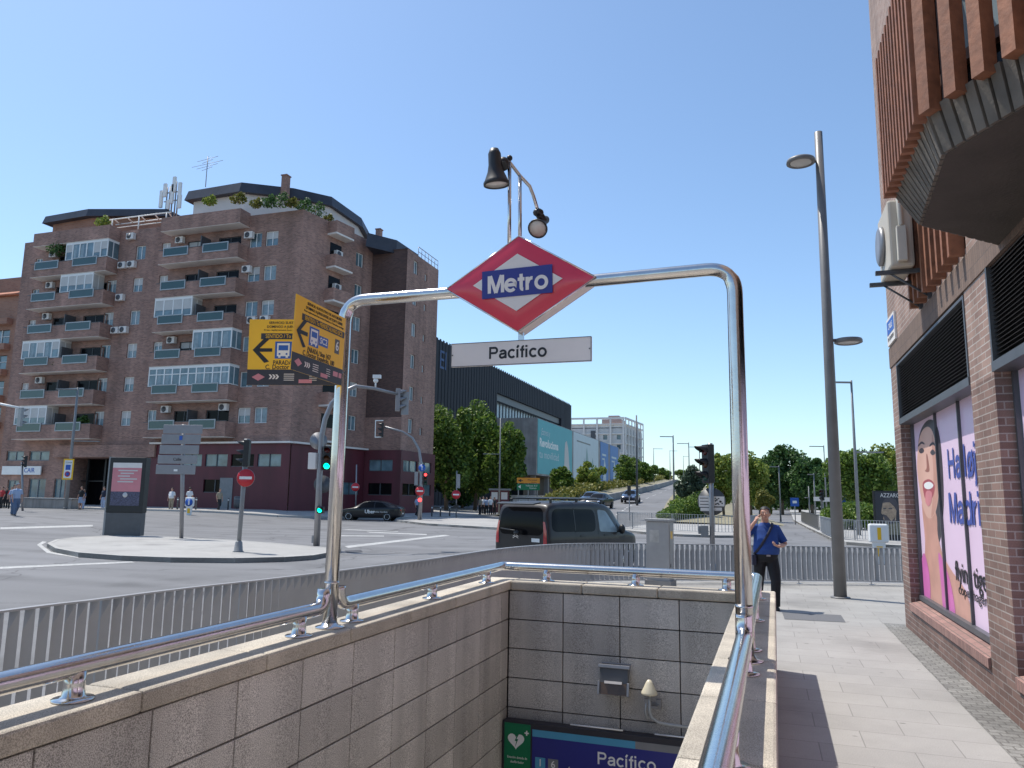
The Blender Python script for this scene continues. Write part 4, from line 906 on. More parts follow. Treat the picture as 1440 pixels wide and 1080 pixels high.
# ================================================================== LAMP POSTS
def lamp_post(name, base, h, r0, r1, heads, label, group='dark street lamp posts', mt='dark_grey', n=16, par_det=True):
    th = thing(name, base, label, 'lamp post', group); B = V(base)
    b = MB(); b.tube([B+V((0, 0, -.1)), B+V((0, 0, h*.5)), B+V((0, 0, h))], [r0, (r0+r1)/2, r1], n); b.build('pole', M[mt], th)
    if par_det: b = MB(); b.lathe([(r0*1.5, 0), (r0*1.5, .02), (r0*1.08, .03)], n, M4=Matrix.Translation(B)); b.build('foot', M[mt], th)
    for z, ang, reach, rad in heads:
        d = V((math.cos(ang), math.sin(ang), 0)); c = B+V((0, 0, z))+d*reach
        if rad > .15:
            b = MB(); b.tube([B+V((0, 0, z+.02)), c-d*rad*.8+V((0, 0, .03))], .03, 8)
            b.lathe([(rad*.3, .07), (rad*.95, .05), (rad, .02), (rad, -.02), (rad*.86, -.035), (rad*.80, -.01), (0, -.01)], 28, M4=Matrix.Translation(c)); o = b.build('lamp_head', M[mt], th)
            b = MB(); b.lathe([(0, -.012), (rad*.78, -.012), (rad*.7, -.022), (0, -.024)], 28, M4=Matrix.Translation(c)); b.build('lens', M['lens'], o)
        else:
            q = V((-d.y, d.x, 0)); b = MB(); T = FR(B+V((0, 0, z)), d, q); b.box((0, -.12, -.03), (reach, .12, .04), M4=T); b.build('lamp_head', M[mt], th)
    return th
lb = G(1182, 841); left = math.pi+R_(18)
lamp_post('street_lamp', lb, 8.95, .112, .075, [(8.32, left, .37, .27), (4.72, R_(14), .37, .25)], 'tallest dark lamp post, on the near pavement by the brick corner', None, n=24, mt='lampgrey')
# ================================================================== CABINET
cb = G(931, 829); cbt = thing('electrical_cabinet', cb, 'grey metal electrical cabinet by the railing behind the stairwell', 'cabinet', rz=0)
K = FR((cb.x-.10, cb.y+.05, 0), V((math.cos(R_(-10)), math.sin(R_(-10)), 0)), (0, 0, 1))
b = MB(); b.box((-.21, .02, -.32), (.25, 1.28, 0), M4=K); b.build('body', M['cabinet'], cbt, bevel=.008)
b = MB(); b.box((-.24, 0, -.35), (.28, .16, .03), M4=K); b.build('plinth', M['conc'], cbt)
b = MB(); b.box((-.235, 1.285, -.35), (.275, 1.335, .03), M4=K); b.build('roof', M['cabinet'], cbt, bevel=.008)
b = MB()
b.box((.252, .22, -.29), (.258, .66, -.03), M4=K); b.box((.252, .70, -.29), (.258, 1.22, -.03), M4=K); b.build('door', M['cabinet'], cbt, bevel=.004)
b = MB(); b.box((.2585, .95, -.20), (.2595, 1.10, -.15), M4=K); b.box((.2585, .96, -.13), (.2595, 1.10, -.08), M4=K); b.build('warning_sticker', M['yellow'], cbt)
b = MB(); b.box((.259, .42, -.06), (.266, .48, -.045), M4=K); b.build('lock', M['black'], cbt)
b = MB(); b.rect(-.14, .88, .05, 1.12, .0015, 0, K); b.build('paste_mark', mat('old_paste', (.42, .40, .37), .7, 0, .2, 9.), cbt)
# ================================================================== TRAFFIC LIGHTS
def head(b_par, at, ang, n=3, lit=None, size=.30, mt='black', ped=False, board=False):
    """signal head at point (bottom centre); ang = direction the lenses face"""
    d = V((math.cos(ang), math.sin(ang), 0)); K = FR(at, V((-d.y, d.x, 0)), (0, 0, 1))   # z = d
    h = size*n; b = MB(); b.box((-size/2, 0, -.16), (size/2, h, 0), M4=K)
    if board: b.box((-size*.95, -.15, -.10), (size*.95, h+.15, -.08), M4=K)
    o = b.build('signal_head', M[mt], b_par, bevel=.012)
    cols = ['off_grn', 'off_amb', 'off_red'] if n == 3 else ['off_grn', 'off_red']
    for i in range(n):
        c = cols[i]
        if lit == i: c = 'on_green' if i == 0 else 'on_red'
        T = K @ Matrix.Translation((0, size*(i+.5), .004))
        q = MB(); q.lathe([(0, .0), (size*.36, 0), (size*.34, .012), (0, .02)], 20, M4=T); q.build('lamp', M[c], o)
        q = MB(); N = 14; vs = []; fs = []; R0_ = size*.40
        for k in range(N+1):
            a = R_(-15)+R_(210)*k/N; dep = size*(.25+.62*max(0, math.sin(a))**.8)
            vs += [(R0_*math.cos(a), R0_*math.sin(a), -.003), (R0_*math.cos(a), R0_*math.sin(a)-.02*dep/size, dep), (R0_*1.04*math.cos(a), R0_*1.04*math.sin(a), -.003), (R0_*1.04*math.cos(a), R0_*1.04*math.sin(a)-.02*dep/size, dep)]
        for k in range(N): a = 4*k; fs += [(a, a+1, a+5, a+4), (a+2, a+6, a+7, a+3), (a+1, a+3, a+7, a+5)]
        q.add(vs, fs, 0, True, T); q.build('visor', M[mt], o)
    return o
def disc_sign(par, at, ang, r, col, kind, mt='galv'):
    d = V((math.cos(ang), math.sin(ang), 0)); K = FR(at, V((-d.y, d.x, 0)), (0, 0, 1))
    b = MB(); b.lathe([(r*.97, -.02), (r, -.014), (r, 0), (0, 0)], 32, M4=K); b.lathe([(0, -.021), (r*.97, -.0205)], 32, M4=K); o = b.build('sign_disc', M[mt], par)
    b = MB(); b.lathe([(r*.97, .001), (r*.97, .004), (0, .004)], 32, M4=K); b.build('sign_face', M[col], o)
    b = MB()
    if kind == 'bar': b.box((-r*.68, -r*.15, .005), (r*.68, r*.15, .008), M4=K)
    elif kind == 'up':
        b.box((-r*.09, -r*.6, .005), (r*.09, r*.3, .008), M4=K); b.poly([(-r*.3, r*.2, .009), (r*.3, r*.2, .009), (0, r*.65, .009)], M4=K)
    elif kind == 'right':
        b.box((-r*.5, -r*.09, .005), (r*.3, r*.09, .008), M4=K @ Matrix.Rotation(R_(-45), 4, 'Z')); b.poly([(r*.2, -r*.3, .009), (r*.65, 0, .009), (r*.2, r*.3, .009)], M4=K @ Matrix.Rotation(R_(-45), 4, 'Z'))
    if kind != 'back': b.build('sign_symbol', M['white'], o)
    return o
FAC = lambda p: math.atan2(EYE.y-p.y, EYE.x-p.x)       # towards the viewer's corner of the junction
# near signal behind the railing
tb = G(1003, 813); tl = thing('traffic_light', tb, 'unlit traffic light behind the stairwell with a round stickered plate on its pole', 'traffic light')
b = MB(); b.tube([tb, tb+V((0, 0, 3.0))], .055, 16); b.build('pole', M['galv'], tl)
b = MB(); b.lathe([(.13, 0), (.12, .05), (.085, .24), (.075, .30), (.056, .31)], 20, M4=Matrix.Translation(tb)); b.build('base', M['galv'], tl)
head(tl, tb+V((-.12, -.02, 2.10)), math.pi+R_(35), 3, None, .29)
b = MB(); b.box((-.03, 2.05, -.03), (.03, 3.0, .03), M4=FR(tb+V((-.02, 0, 0)), (1, 0, 0), (0, 0, 1))); b.build('backing_post', M['dark_grey'], tl)
K = FR(tb+V((.0, .07, 1.68)), (1, 0, 0), (0, 0, 1)); b = MB(); b.lathe([(.31, -.015), (.31, 0), (0, 0)], 32, M4=K); b.lathe([(0, -.016), (.31, -.0155)], 32, M4=K); ds = b.build('sign_disc', M['dark_grey'], tl)
b = MB(); b.box((-.28, -.12, .002), (-.04, .13, .005), M4=K); b.box((.05, -.10, .002), (.28, .12, .005), M4=K); b.box((-.25, -.21, .002), (-.04, -.14, .005), M4=K); b.box((.05, -.20, .002), (.22, -.13, .005), M4=K); st = b.build('stickers', M['offwhite'], ds)
b = MB()
for i in range(3): b.box((-.26, -.07+.07*i, .006), (-.07, -.055+.07*i, .007), M4=K)
for i in range(14): x = .06+random.random()*.19; y = -.08+random.random()*.17; b.box((x, y, .006), (x+.03, y+.02+.02*random.random(), .007), M4=K)
b.build('scribbles', M['ink'], st)
b = MB(); T = FR(tb+V((-.17, -.03, .98)), (1, 0, 0), (0, 0, 1)); b.box((-.07, -.09, -.08), (.09, .17, .05), M4=T); b.box((-.13, -.02, -.05), (-.07, .16, .03), M4=T); b.build('push_button_box', M['grey_paint'], tl, bevel=.012)
# ================================================================== PEOPLE
def fuse(o, vox=.02, sm=2):
    r = o.modifiers.new('fuse', 'REMESH'); r.mode = 'VOXEL'; r.voxel_size = vox; r.use_smooth_shade = True
    s = o.modifiers.new('smooth', 'SMOOTH'); s.factor = .5; s.iterations = sm
def hand(b, wr, d, pl, s=1., curl=.5, side=1):
    """palm, four fingers and a thumb: wr wrist, d finger direction, pl palm normal"""
    d = V(d).normalized(); pl = V(pl); pl = (pl-d*pl.dot(d)).normalized(); x = d.cross(pl)*side; W_ = V(wr)
    b.tube([W_, W_+d*.03*s, W_+d*.085*s], [.024*s, .036*s, .036*s], 10, ell=[.8, .5, .45])
    for i, ln in enumerate((.062, .074, .070, .055)):
        o = (i-1.5)*.0185*s; p = W_+d*.082*s+x*o; l = ln*s
        k1 = p+(d*math.cos(curl)+pl*math.sin(curl))*l*.45; k2 = k1+(d*math.cos(curl*2.2)+pl*math.sin(curl*2.2))*l*.33; k3 = k2+(d*math.cos(curl*3)+pl*math.sin(curl*3))*l*.28
        b.tube([p-d*.012*s, k1, k2, k3], [.0100*s, .0095*s, .0088*s, .007*s], 8)
    p = W_+d*.03*s-x*.026*s; b.tube([p, p+(d*.55-x*.7+pl*.3)*.035*s, p+(d*.95-x*.6+pl*.6)*.060*s], [.0135*s, .0115*s, .009*s], 8)
def person(loc, rz, label, h=1.72, shirt='sh_white', trs='jean', hair='hair', stout=0., legs=None, arms=None, head_yaw=0, vox=.022, group='people out walking and waiting', shorts=False, hero=False, cap=None):
    """figure facing -Y; legs: (knee, ankle) x2; arms: (elbow, wrist, finger dir, palm dir) x2 (index 0 = figure's right = -X)"""
    th = thing('person', loc, label, 'person', group, rz); k = h/1.72; T = th.matrix_basis.copy() @ Matrix.Scale(k, 4)
    f = stout
    legs = legs or [((-.10, -.03, .48), (-.11, .02, .08)), ((.10, -.02, .48), (.11, -.03, .08))]
    arms = arms or [((-.25, .02, 1.12), (-.24, -.08, .86), (0, -.2, -1), (1, 0, 0)), ((.25, .02, 1.12), (.24, -.08, .86), (0, -.2, -1), (-1, 0, 0))]
    b = MB()
    b.rings([(0, .02, .84, .13, .10), (0, .0, .95, .15, .11), (0, -.01, 1.1, .13+.03*f, .10+.04*f), (0, 0, 1.3, .155, .10), (0, .01, 1.40, .13, .08), (0, .01, 1.45, .065, .06), (0, 0, 1.50, .056, .058), (0, -.005, 1.56, .056, .06)], 18, M4=T)
    HT = T @ Matrix.Translation((0, -.012, 1.615)) @ Matrix.Rotation(head_yaw, 4, 'Z')
    b.ball((0, 0, .02), .076, .095, .108, n=18, M4=HT); b.ball((0, -.03, -.055), .058, .062, .055, n=14, M4=HT)
    b.tube([(0, -.085, .025), (0, -.112, -.008), (0, -.098, -.018)], [.009, .014, .010], 8, M4=HT)
    for s in (-1, 1): b.ball((s*.077, .005, .0), .012, .020, .032, n=10, M4=HT); b.ball((s*.03, -.083, .045), .022, .012, .010, n=8, M4=HT)
    b.ball((0, -.088, -.045), .026, .014, .008, n=8, M4=HT); b.ball((0, -.088, -.055), .022, .013, .007, n=8, M4=HT)
    for s, (kn, an) in zip((-1, 1), legs):
        b.tube([(s*.09, .01, .90), kn, (V(kn)+V(an))*.5+V((0, .015, 0)), an], [.08, .052, .05, .036], 12, M4=T)
    for s, (el, wr, fd, pd) in zip((-1, 1), arms):
        b.tube([(s*.175, .01, 1.38), el, (V(el)*.6+V(wr)*.4), wr], [.05, .040, .038, .026], 12, M4=T)
        hb = MB(); hand(b if False else hb, wr, fd, pd, 1., .35, -s if pd[0]*s <= 0 else s); b.add([tuple(p) for p in hb.v], hb.f, 0, True, T)
    o = b.build('body', M['skin'], th); fuse(o, .0075 if hero else vox*.75, 2 if hero else 1)
    b = MB()                                              # shirt
    b.rings([(0, -.015*f, .93, .165+.03*f, .125+.035*f), (0, -.03*f, 1.02, .165+.04*f, .13+.06*f), (0, -.03*f, 1.12, .16+.035*f, .128+.055*f), (0, -.01*f, 1.25, .175+.01*f, .125+.02*f), (0, 0, 1.34, .19, .115), (0, .01, 1.405, .17, .09), (0, .012, 1.445, .095, .075), (0, .01, 1.475, .066, .068)], 24, M4=T)
    for s, (el, wr, fd, pd) in zip((-1, 1), arms):
        sh = V((s*.165, .01, 1.385)); e = sh.lerp(V(el), .86 if True else 1); b.tube([V((s*.12, .01, 1.39)), sh, sh.lerp(e, .6), e], [.065, .068, .064, .066], 14, M4=T)
    o = b.build('shirt', M[shirt], th); fuse(o, .009 if hero else vox, 2)
    b = MB()
    b.rings([(0, .0, .80, .15, .115), (0, .0, .86, .165+.01*f, .125+.02*f), (0, -.012*f, .96, .158+.03*f, .118+.04*f)], 20, M4=T)
    for s, (kn, an) in zip((-1, 1), legs):
        end = V(an)+V((0, 0, -.02)) if not shorts else V(kn)
        mids = [(s*.085, .01, .88), (V((s*.09, .01, .88))+V(kn))*.5, kn] + ([] if shorts else [(V(kn)+V(an))*.5+V((0, .01, 0)), end])
        b.tube(mids, [.098, .094, .078]+([] if shorts else [.072, .068]), 14, M4=T)
    o = b.build('trousers', M[trs], th); fuse(o, .009 if hero else vox, 2)
    for s, (kn, an) in zip((-1, 1), legs):
        b = MB(); a = V(an); b.tube([a+V((0, .055, -.035)), a+V((0, .0, -.03)), a+V((0, -.10, -.05)), a+V((0, -.17, -.058))], [.034, .045, .042, .024], 12, ell=[.9, 1., .62, .6], M4=T); b.build('shoe', M['black'], th)
    b = MB(); b.ball((0, .010, .050), .084, .102, .094, n=24, M4=HT)
    hb = b.build('hair', M[cap or hair], th)
    # cut away the face side of the cap of hair
    me = hb.data; bm = bmesh.new(); bm.from_mesh(me); iv = (WM(th).inverted() @ HT).inverted()
    dl = [v for v in bm.verts if (iv @ v.co).y < -.045 and (iv @ v.co).z < .085 or (iv @ v.co).z < -.02]
    bmesh.ops.delete(bm, geom=dl, context='VERTS'); bm.to_mesh(me); bm.free()
    if hero:
        for s in (-1, 1):
            b = MB(); b.ball((s*.030, -.091, .026), .011, .006, .006, n=10, M4=HT); b.build('eye', M['white'], th)
            b = MB(); b.ball((s*.030, -.0965, .026), .0048, .003, .0048, n=8, M4=HT); b.build('iris', M['hair'], th)
            b = MB(); b.tube([(s*.014, -.099, .046), (s*.032, -.097, .052), (s*.05, -.083, .047)], [.003, .0038, .002], 6, M4=HT); b.build('eyebrow', M['hair'], th)
        b = MB(); b.tube([(-.024, -.094, -.05), (0, -.104, -.049), (.024, -.094, -.05)], [.003, .005, .003], 8, ell=[.6]*3, M4=HT); b.build('mouth', mat('lips', (.30, .11, .09), .5), th)
    return th, T, HT
mp = G(1080, 856)
arms = [((-.36, -.06, 1.20), (-.175, -.13, 1.50), (.35, .2, .8), (.9, .1, .1)), ((.30, .0, 1.10), (.14, -.26, 1.08), (-.75, -.5, .3), (0, -.3, 1))]
legs = [((-.11, .05, .50), (-.10, .22, .12)), ((.11, -.12, .48), (.10, -.10, .075))]
ph_, T, HT = person(mp, R_(12), 'man in royal blue polo shirt and black trousers phoning on the pavement', 1.59, 'sh_blue', 'trs', 'hair', 1.0, legs, arms, R_(-14), group=None, hero=True)
b = MB(); pts = []
for i in range(17):
    t = i/16; a = V((.10, .02, 1.475)).lerp(V((-.20, -.02, .93)), t); bul = math.sin(math.pi*min(1, t*1.02)); pts.append(V((a.x, -.06-.165*bul**.5, a.z)))
prev = None; vs = []; fs = []
for i, p in enumerate(pts):
    d = (pts[min(i+1, 16)]-pts[max(i-1, 0)]).normalized(); sd_ = d.cross(V((0, -1, 0))).normalized()*.02
    vs += [p-sd_, p+sd_, p+sd_+V((0, .012, 0)), p-sd_+V((0, .012, 0))]
for i in range(16):
    for j in range(4): fs.append((4*i+j, 4*i+(j+1) % 4, 4*i+4+(j+1) % 4, 4*i+4+j))
b.add(vs, fs, 0, True, T); b.build('bag_strap', M['navy'], ph_)
b = MB(); b.prism([T @ V(p) for p in [(-.17, -.10, .74), (-.17, .10, .74), (-.17, .11, .92), (-.17, -.11, .92)]], T.to_3x3() @ V((-.065, 0, .0))); b.build('shoulder_bag', M['navy'], ph_, bevel=.012)
b = MB(); b.box((-.03, -.175, .90), (.03, -.155, .93), M4=T); b.build('belt_buckle', M['galv'], ph_)
b = MB(); b.tube([(-.045, -.11, 1.475), (0, -.115, 1.44), (.045, -.11, 1.475)], [.012, .014, .012], 8, M4=T); b.build('collar', M['sh_blue'], ph_)
ph_.scale = (1.1, 1.08, 1)
phn = thing('mobile_phone', T @ V((-.11, -.06, 1.6)), 'dark mobile phone held to the ear by the man in blue', 'phone')
b = MB(); b.box((-.112, -.11, 1.56), (-.100, -.045, 1.69), M4=T); b.build('case', M['black'], phn, bevel=.004)
# ================================================================== BIG BRICK APARTMENT BLOCK
YF = 54.0; SL = 3.13; Z0 = 6.4; ZG = .30
def fx(px, py, Yp=YF): return PY(px, py, Yp).x
XA = fx(35, 345); XB = fx(415, 500)
bl = thing('apartment_block', ((XA+XB)/2, YF, ZG), 'eight storey brown brick apartment block with maroon ground floor across the junction', 'apartment block')
KF = FR((XA, YF, 0), (1, 0, 0), (0, 0, 1)); WF = XB-XA
def fu(px, py, Yp=YF): return PY(px, py, Yp).x-XA
def level(k): return Z0+SL*k
Bp = V((XB, YF)); dS = V((math.sin(R_(10)), math.cos(R_(10))))
def ray2(px): d = ray(px, 600); return V((d.x, d.y)).normalized()
def hit(p, d, px):
    r = ray2(px); det = d.x*(-r.y)+r.x*d.y; t = (-p.x*(-r.y)+(-r.x)*p.y*1.0)/det if det else 0
    # solve p + t d = s r
    A = ((d.x, -r.x), (d.y, -r.y)); D_ = A[0][0]*A[1][1]-A[0][1]*A[1][0]; t = (-p.x*A[1][1]+p.y*A[0][1])/D_
    return t
tC = hit(Bp, dS, 513); Cp = Bp+dS*tC
Dp = V((-(0)+ray2(564).x/ray2(564).y*Cp.y, Cp.y)); Ep = V((Dp.x, Dp.x/ray2(610).x*ray2(610).y))
KS = FR((Bp.x, Bp.y, 0), (dS.x, dS.y, 0), (0, 0, 1)); WS = tC
KD = FR((Cp.x, Cp.y, 0), (1, 0, 0), (0, 0, 1)); WD = Dp.x-Cp.x
KE = FR((Dp.x, Dp.y, 0), (0, 1, 0), (0, 0, 1)); WE = Ep.y-Dp.y
ZTOP = 26.3; ZFAR = PY(564, 350, Cp.y).z
def onS(px): return hit(Bp, dS, px)
def onE(px): return Dp.x/ray2(px).x*ray2(px).y-Dp.y
wins = {'F': [], 'S': [], 'E': []}
SB = 2.15                                                  # window sill above level, relative to slab bottom
def wn(face, u0, k, w_=1.15, h=1.35, z=None): z = level(k)+1.25 if z is None else z; wins[face].append((u0-w_/2, z, u0+w_/2, z+h))
uw1 = fu(157, 401); uw2 = fu(194, 397); uw3 = fu(354, 380)+.2; uw4 = fu(377, 376)+.2; uw0 = fu(50, 411); uw5 = fu(230, 390)
for k in range(6):
    if k < 5: wn('F', uw1, k)
    wn('F', uw2, k); wn('F', uw3, k, 1.3); wn('F', uw4, k, 1.3)
    wn('F', uw0, k, .9, 1.2); wn('F', uw5, k, 1.)
for k in range(6):
    wn('S', onS(495), k, 1.1); wn('E', onE(577), k, 1.0); wn('E', onE(592), k, .55, .7)
# doors behind balconies
PR = 1.35                                                   # balcony projection
LS = (fu(40, 435, YF-PR), fu(143, 432, YF-PR)); RSs = (fu(227, 360, YF-PR), fu(334, 357, YF-PR))
for a, c in (LS, RSs):
    for k in range(7):
        m_ = (a+c)/2
        wins['F'].append((a+1.6+ (uw0*0), level(k)+.25, m_-.5, level(k)+2.45)); wins['F'].append((m_+.9, level(k)+.25, c-.8, level(k)+2.45))
wins['F'] = [w_ for w_ in wins['F'] if w_[3] < ZTOP-.1]
b = MB(); wall(b, KF, 0, WF, 5.9, ZTOP, wins['F'], rev=.22)
wall(b, KS, 0, WS, 5.9, ZTOP, wins['S'], rev=.22); wall(b, KD, 0, WD, 5.9, 9.0, []); wall(b, KE, 0, WE, 5.9, ZFAR, wins['E'], rev=.2)
cor = lambda p, z: (p.x, p.y, z)
b.poly([(XA, YF, ZTOP), (XB, YF, ZTOP), cor(Cp, ZTOP), (Cp.x-2, Cp.y+12, ZTOP), (XA, YF+20, ZTOP)])
b.poly([cor(Cp, ZFAR), cor(Dp, ZFAR), cor(Ep, ZFAR), (Cp.x, Ep.y, ZFAR)])
b.add([cor(Cp, 5.9), (Cp.x-2, Cp.y+12, 5.9), (Cp.x-2, Cp.y+12, ZTOP), cor(Cp, ZTOP)], [(0, 1, 2, 3)])
b.add([(XA, YF, 5.9), (XA, YF+20, 5.9), (XA, YF+20, ZTOP), (XA, YF, ZTOP)], [(0, 3, 2, 1)])
b.add([(Ep.x, Ep.y, 0), (Ep.x-20, Ep.y, 0), (Ep.x-20, Ep.y, ZFAR), (Ep.x, Ep.y, ZFAR)], [(0, 1, 2, 3)])
b.build('wall', M['brick_far'], bl)
b = MB(); b.rect(0, 9.0, WD, ZFAR, -.12, 0, KD); b.build('recessed_wall', M['brick_shade'], bl)
rnd = random.Random(3); count = 0; extra = []
def window(K, h, r=.2, door=False, blind=None):
    """white framed casement with pane, curtain or half lowered blind"""
    global count
    a, c, d, e = h[:4]; fr = MB(); t = .06
    fr.box((a, c, -r), (d, c+t, -r+.07), M4=K); fr.box((a, e-t, -r), (d, e, -r+.07), M4=K); fr.box((a, c+t, -r), (a+t, e-t, -r+.07), M4=K); fr.box((d-t, c+t, -r), (d, e-t, -r+.07), M4=K)
    fr.box(((a+d)/2-.035, c+t, -r), ((a+d)/2+.035, e-t, -r+.06), M4=K)
    fr.rect(a+t, c+t, d-t, e-t, -r+.02, 1 if rnd.random() > .45 or door else 2, K)
    bf = rnd.choice([0, 0, 0, .25, .5]) if blind is None else blind
    if bf: fr.box((a+t, e-t-(e-c-2*t)*bf, -r+.022), (d-t, e-t, -r+.045), 3, K)
    count += 1
    mats_ = [M['white'] if not door else M['dark_grey'], M['glassb'] if not door else M['glass'], M['curtain'], M['blind']]
    if count <= 98: fr.build('window', mats_, bl)
    else: extra.append((fr, mats_))
nm = 6*6-1
allw = [(KF, h, h[3]-h[1] > 2) for h in wins['F']]+[(KS, h, False) for h in wins['S']]+[(KE, h, False) for h in wins['E']]
for K, h, dr in allw: window(K, h, .2, dr, 0 if dr and rnd.random() < .7 else None)
big = MB()
for fr, ms in extra: big.add([tuple(p) for p in fr.v], fr.f); big.mi[-len(fr.f):] = fr.mi
if extra: o = big.build('window', extra[0][1], bl); o['kind'] = 'stuff'
# balconies
encl = {'L': {5: (.45, 1), 4: (.42, .85), 2: (.0, .5), 0: (.0, .42)}, 'R': {3: (0., .48), 2: (.52, 1.), 1: (0., 1.)}}
def balcony(K, a, c, k, par, side, terrace=False):
    z = level(k); p = PR; m_ = (a+c)/2
    b = MB(); b.box((a-.34, z, 0), (c-.01, z+.2, p-.01), M4=K); o = b.build('balcony', M['soffit'], par)
    b = MB(); b.box((a-.36, z+.03, p-.008), (c+.01, z+1.32, p), M4=K); b.box((c-.008, z+.03, 0), (c+.01, z+1.32, p-.008), M4=K); b.box((a-.36, z+.2, p-.12), (c-.01, z+1.32, p-.009), M4=K); b.box((c-.12, z+.2, 0), (c-.009, z+1.32, p-.121), M4=K); b.box((a-.35, z+.2, 0), (a-.23, z+1.32, p-.121), M4=K); b.build('parapet', M['brick_far'], o)
    if terrace: return o
    b = MB(); b.box((a-.36, z+1.32, p-.14), (c+.02, z+1.37, p+.03), M4=K); b.build('coping', M['dark_grey'], o)
    for q in (a+.15+(c-a)*.02, a+(c-a)*.56):
        g_ = MB(); w_ = (c-a)*.31; g_.box((q, z+.78, p+.02), (q+w_, z+1.42, p+.05), 0, K)
        for x0_, x1_, y0_, y1_ in ((q-.09, q+w_+.09, z+.69, z+.78), (q-.09, q+w_+.09, z+1.42, z+1.51), (q-.09, q, z+.78, z+1.42), (q+w_, q+w_+.09, z+.78, z+1.42)): g_.box((x0_, y0_, p+.01), (x1_, y1_, p+.08), 1, K)
        g_.build('glass_panel', [M['glassg'], M['plate_l']], o)
    b = MB(); b.box((m_-.04, z+.2, .01), (m_+.04, z+2.4, p-.14), M4=K); b.build('divider', M['dark_grey'], o)
    e = encl[side].get(k)
    if e:
        x0 = a-.33+(c-a+.3)*e[0]; x1 = a-.33+(c-a+.3)*e[1]; z0 = z+1.375; z1 = z+SL-.01; g_ = MB(); n = max(3, int((x1-x0)/.85)); zf_ = p-.06
        g_.box((x0, z0, zf_-.06), (x1, z0+.08, zf_), 0, K); g_.box((x0, z1-.22, zf_-.06), (x1, z1, zf_), 0, K)
        for i in range(n+1): cx = x0+(x1-x0)*i/n; wd = .06 if 0 < i < n else .1; g_.box((max(x0, cx-wd), z0+.08, zf_-.06), (min(x1, cx+wd), z1-.22, zf_), 0, K)
        g_.rect(x0, z0, x1, z1, zf_-.04, 1, K)
        for i in range(n):
            f = rnd.choice([.0, .0, .5, .7]) if k not in (4, 3, 0) else .62
            if side == 'R' and k in (1, 2): f = 0
            cx0 = x0+(x1-x0)*i/n+.07; cx1 = x0+(x1-x0)*(i+1)/n-.07
            if f: g_.box((cx0, z1-.22-(z1-z0-.3)*f, zf_-.038), (cx1, z1-.22, zf_-.02), 2, K)
            elif rnd.random() < .6: g_.rect(cx0+.05, z0+.1, cx0+(cx1-cx0)*.6, z1-.3, zf_-.045+.012, 3, K)
        if k == 1 and side == 'R': g_.box((x0+.1, z0+1.0, zf_-.055), (x1-.1, z0+1.08, zf_-.005), 0, K)
        for sx in ((x1, 1), (x0, -1)):
            if sx[0] > c-.5 or sx[1] < 0 or e[1] < 1:
                xx = sx[0]-.03 if sx[1] > 0 else sx[0]
                g_.box((xx, z0, 0.02), (xx+.03, z0+.08, zf_-.06), 0, K); g_.box((xx, z1-.2, .02), (xx+.03, z1, zf_-.06), 0, K)
                g_.box((xx, z0+.08, p*.45), (xx+.03, z1-.2, p*.52), 0, K); g_.box((xx+.005, z0+.08, .02), (xx+.02, z1-.2, zf_-.07), 1 if sx[0] > c-.5 else 2, K)
        g_.build('glazed_enclosure', [M['white'], M['glassb'], M['blind'], M['curtain']], o)
    return o
for side, (a, c) in (('L', LS), ('R', RSs)):
    for k in range(6): balcony(KF, a, c, k, bl, side)
    balcony(KF, a, c, 6, bl, side, True)
# narrow balconies on the side face
us_ = onS(463)
for k in range(7):
    z = level(k)-.2
    b = MB(); b.box((us_-1.5, z, 0), (us_+.9, z+.16, 1.05), M4=KS); o = b.build('side_balcony', M['soffit'], bl)
    b = MB(); b.box((us_-1.5, z+.16, .95), (us_+.9, z+1.25, 1.05), M4=KS); b.box((us_-1.5, z+.16, 0), (us_-1.4, z+1.25, .95), M4=KS); b.box((us_+.8, z+.16, 0), (us_+.9, z+1.25, .95), M4=KS); b.build('parapet', M['brick_far'], o)
    if k < 6: b = MB(); b.box((us_-1.1, z+.2, .003), (us_+.4, z+2.6, .03), M4=KS); b.build('balcony_door', M['glass'], o)
# penthouse walls and slate roofs laid out from their eaves lines
def roof(pts, z0, z1, zt_off=.0, inset=1.2):
    P = [G(x, y, z1) for x, y in pts]; return P
zr = PY(260, 268, YF+1.8).z
b = MB()
P = [G(x, y, zr) for x, y in ((260, 268), (337, 255), (413, 263.5), (468, 276), (511, 307))]
P2 = P+[V((P[-1].x-3, P[-1].y+9, zr)), V((P[0].x, P[0].y+16, zr))]
cx = sum(p.x for p in P2)/len(P2); cy = sum(p.y for p in P2)/len(P2)
def frustum(b, P2, z0, z1, inset):
    n = len(P2); lo = [V((p.x, p.y, z0)) for p in P2]; hi = [V((p.x+(cx-p.x)*inset, p.y+(cy-p.y)*inset, z1)) for p in P2]
    b.add(lo+hi, [(i, (i+1) % n, n+(i+1) % n, n+i) for i in range(n)]+[tuple(range(n, 2*n)), tuple(range(n-1, -1, -1))])
frustum(b, P2, zr-.98, zr, .03)
rf = b.build('slate_roof', M['slate'], bl)
b = MB(); n = len(P2); b.add([V((p.x+(cx-p.x)*.08, p.y+(cy-p.y)*.08, ZTOP)) for p in P2]+[V((p.x+(cx-p.x)*.08, p.y+(cy-p.y)*.08, zr-.95)) for p in P2], [(i, (i+1) % n, n+(i+1) % n, n+i) for i in range(n)]); b.build('penthouse_wall', M['pale'], bl)
zr2 = PY(60, 304, YF+1.8).z
P = [G(x, y, zr2) for x, y in ((60, 304), (122, 293), (236, 293))]; P2 = P+[V((P[2].x, P[2].y+6, zr2)), V((P[0].x, P[0].y+16, zr2))]
cx = sum(p.x for p in P2)/len(P2); cy = sum(p.y for p in P2)/len(P2)
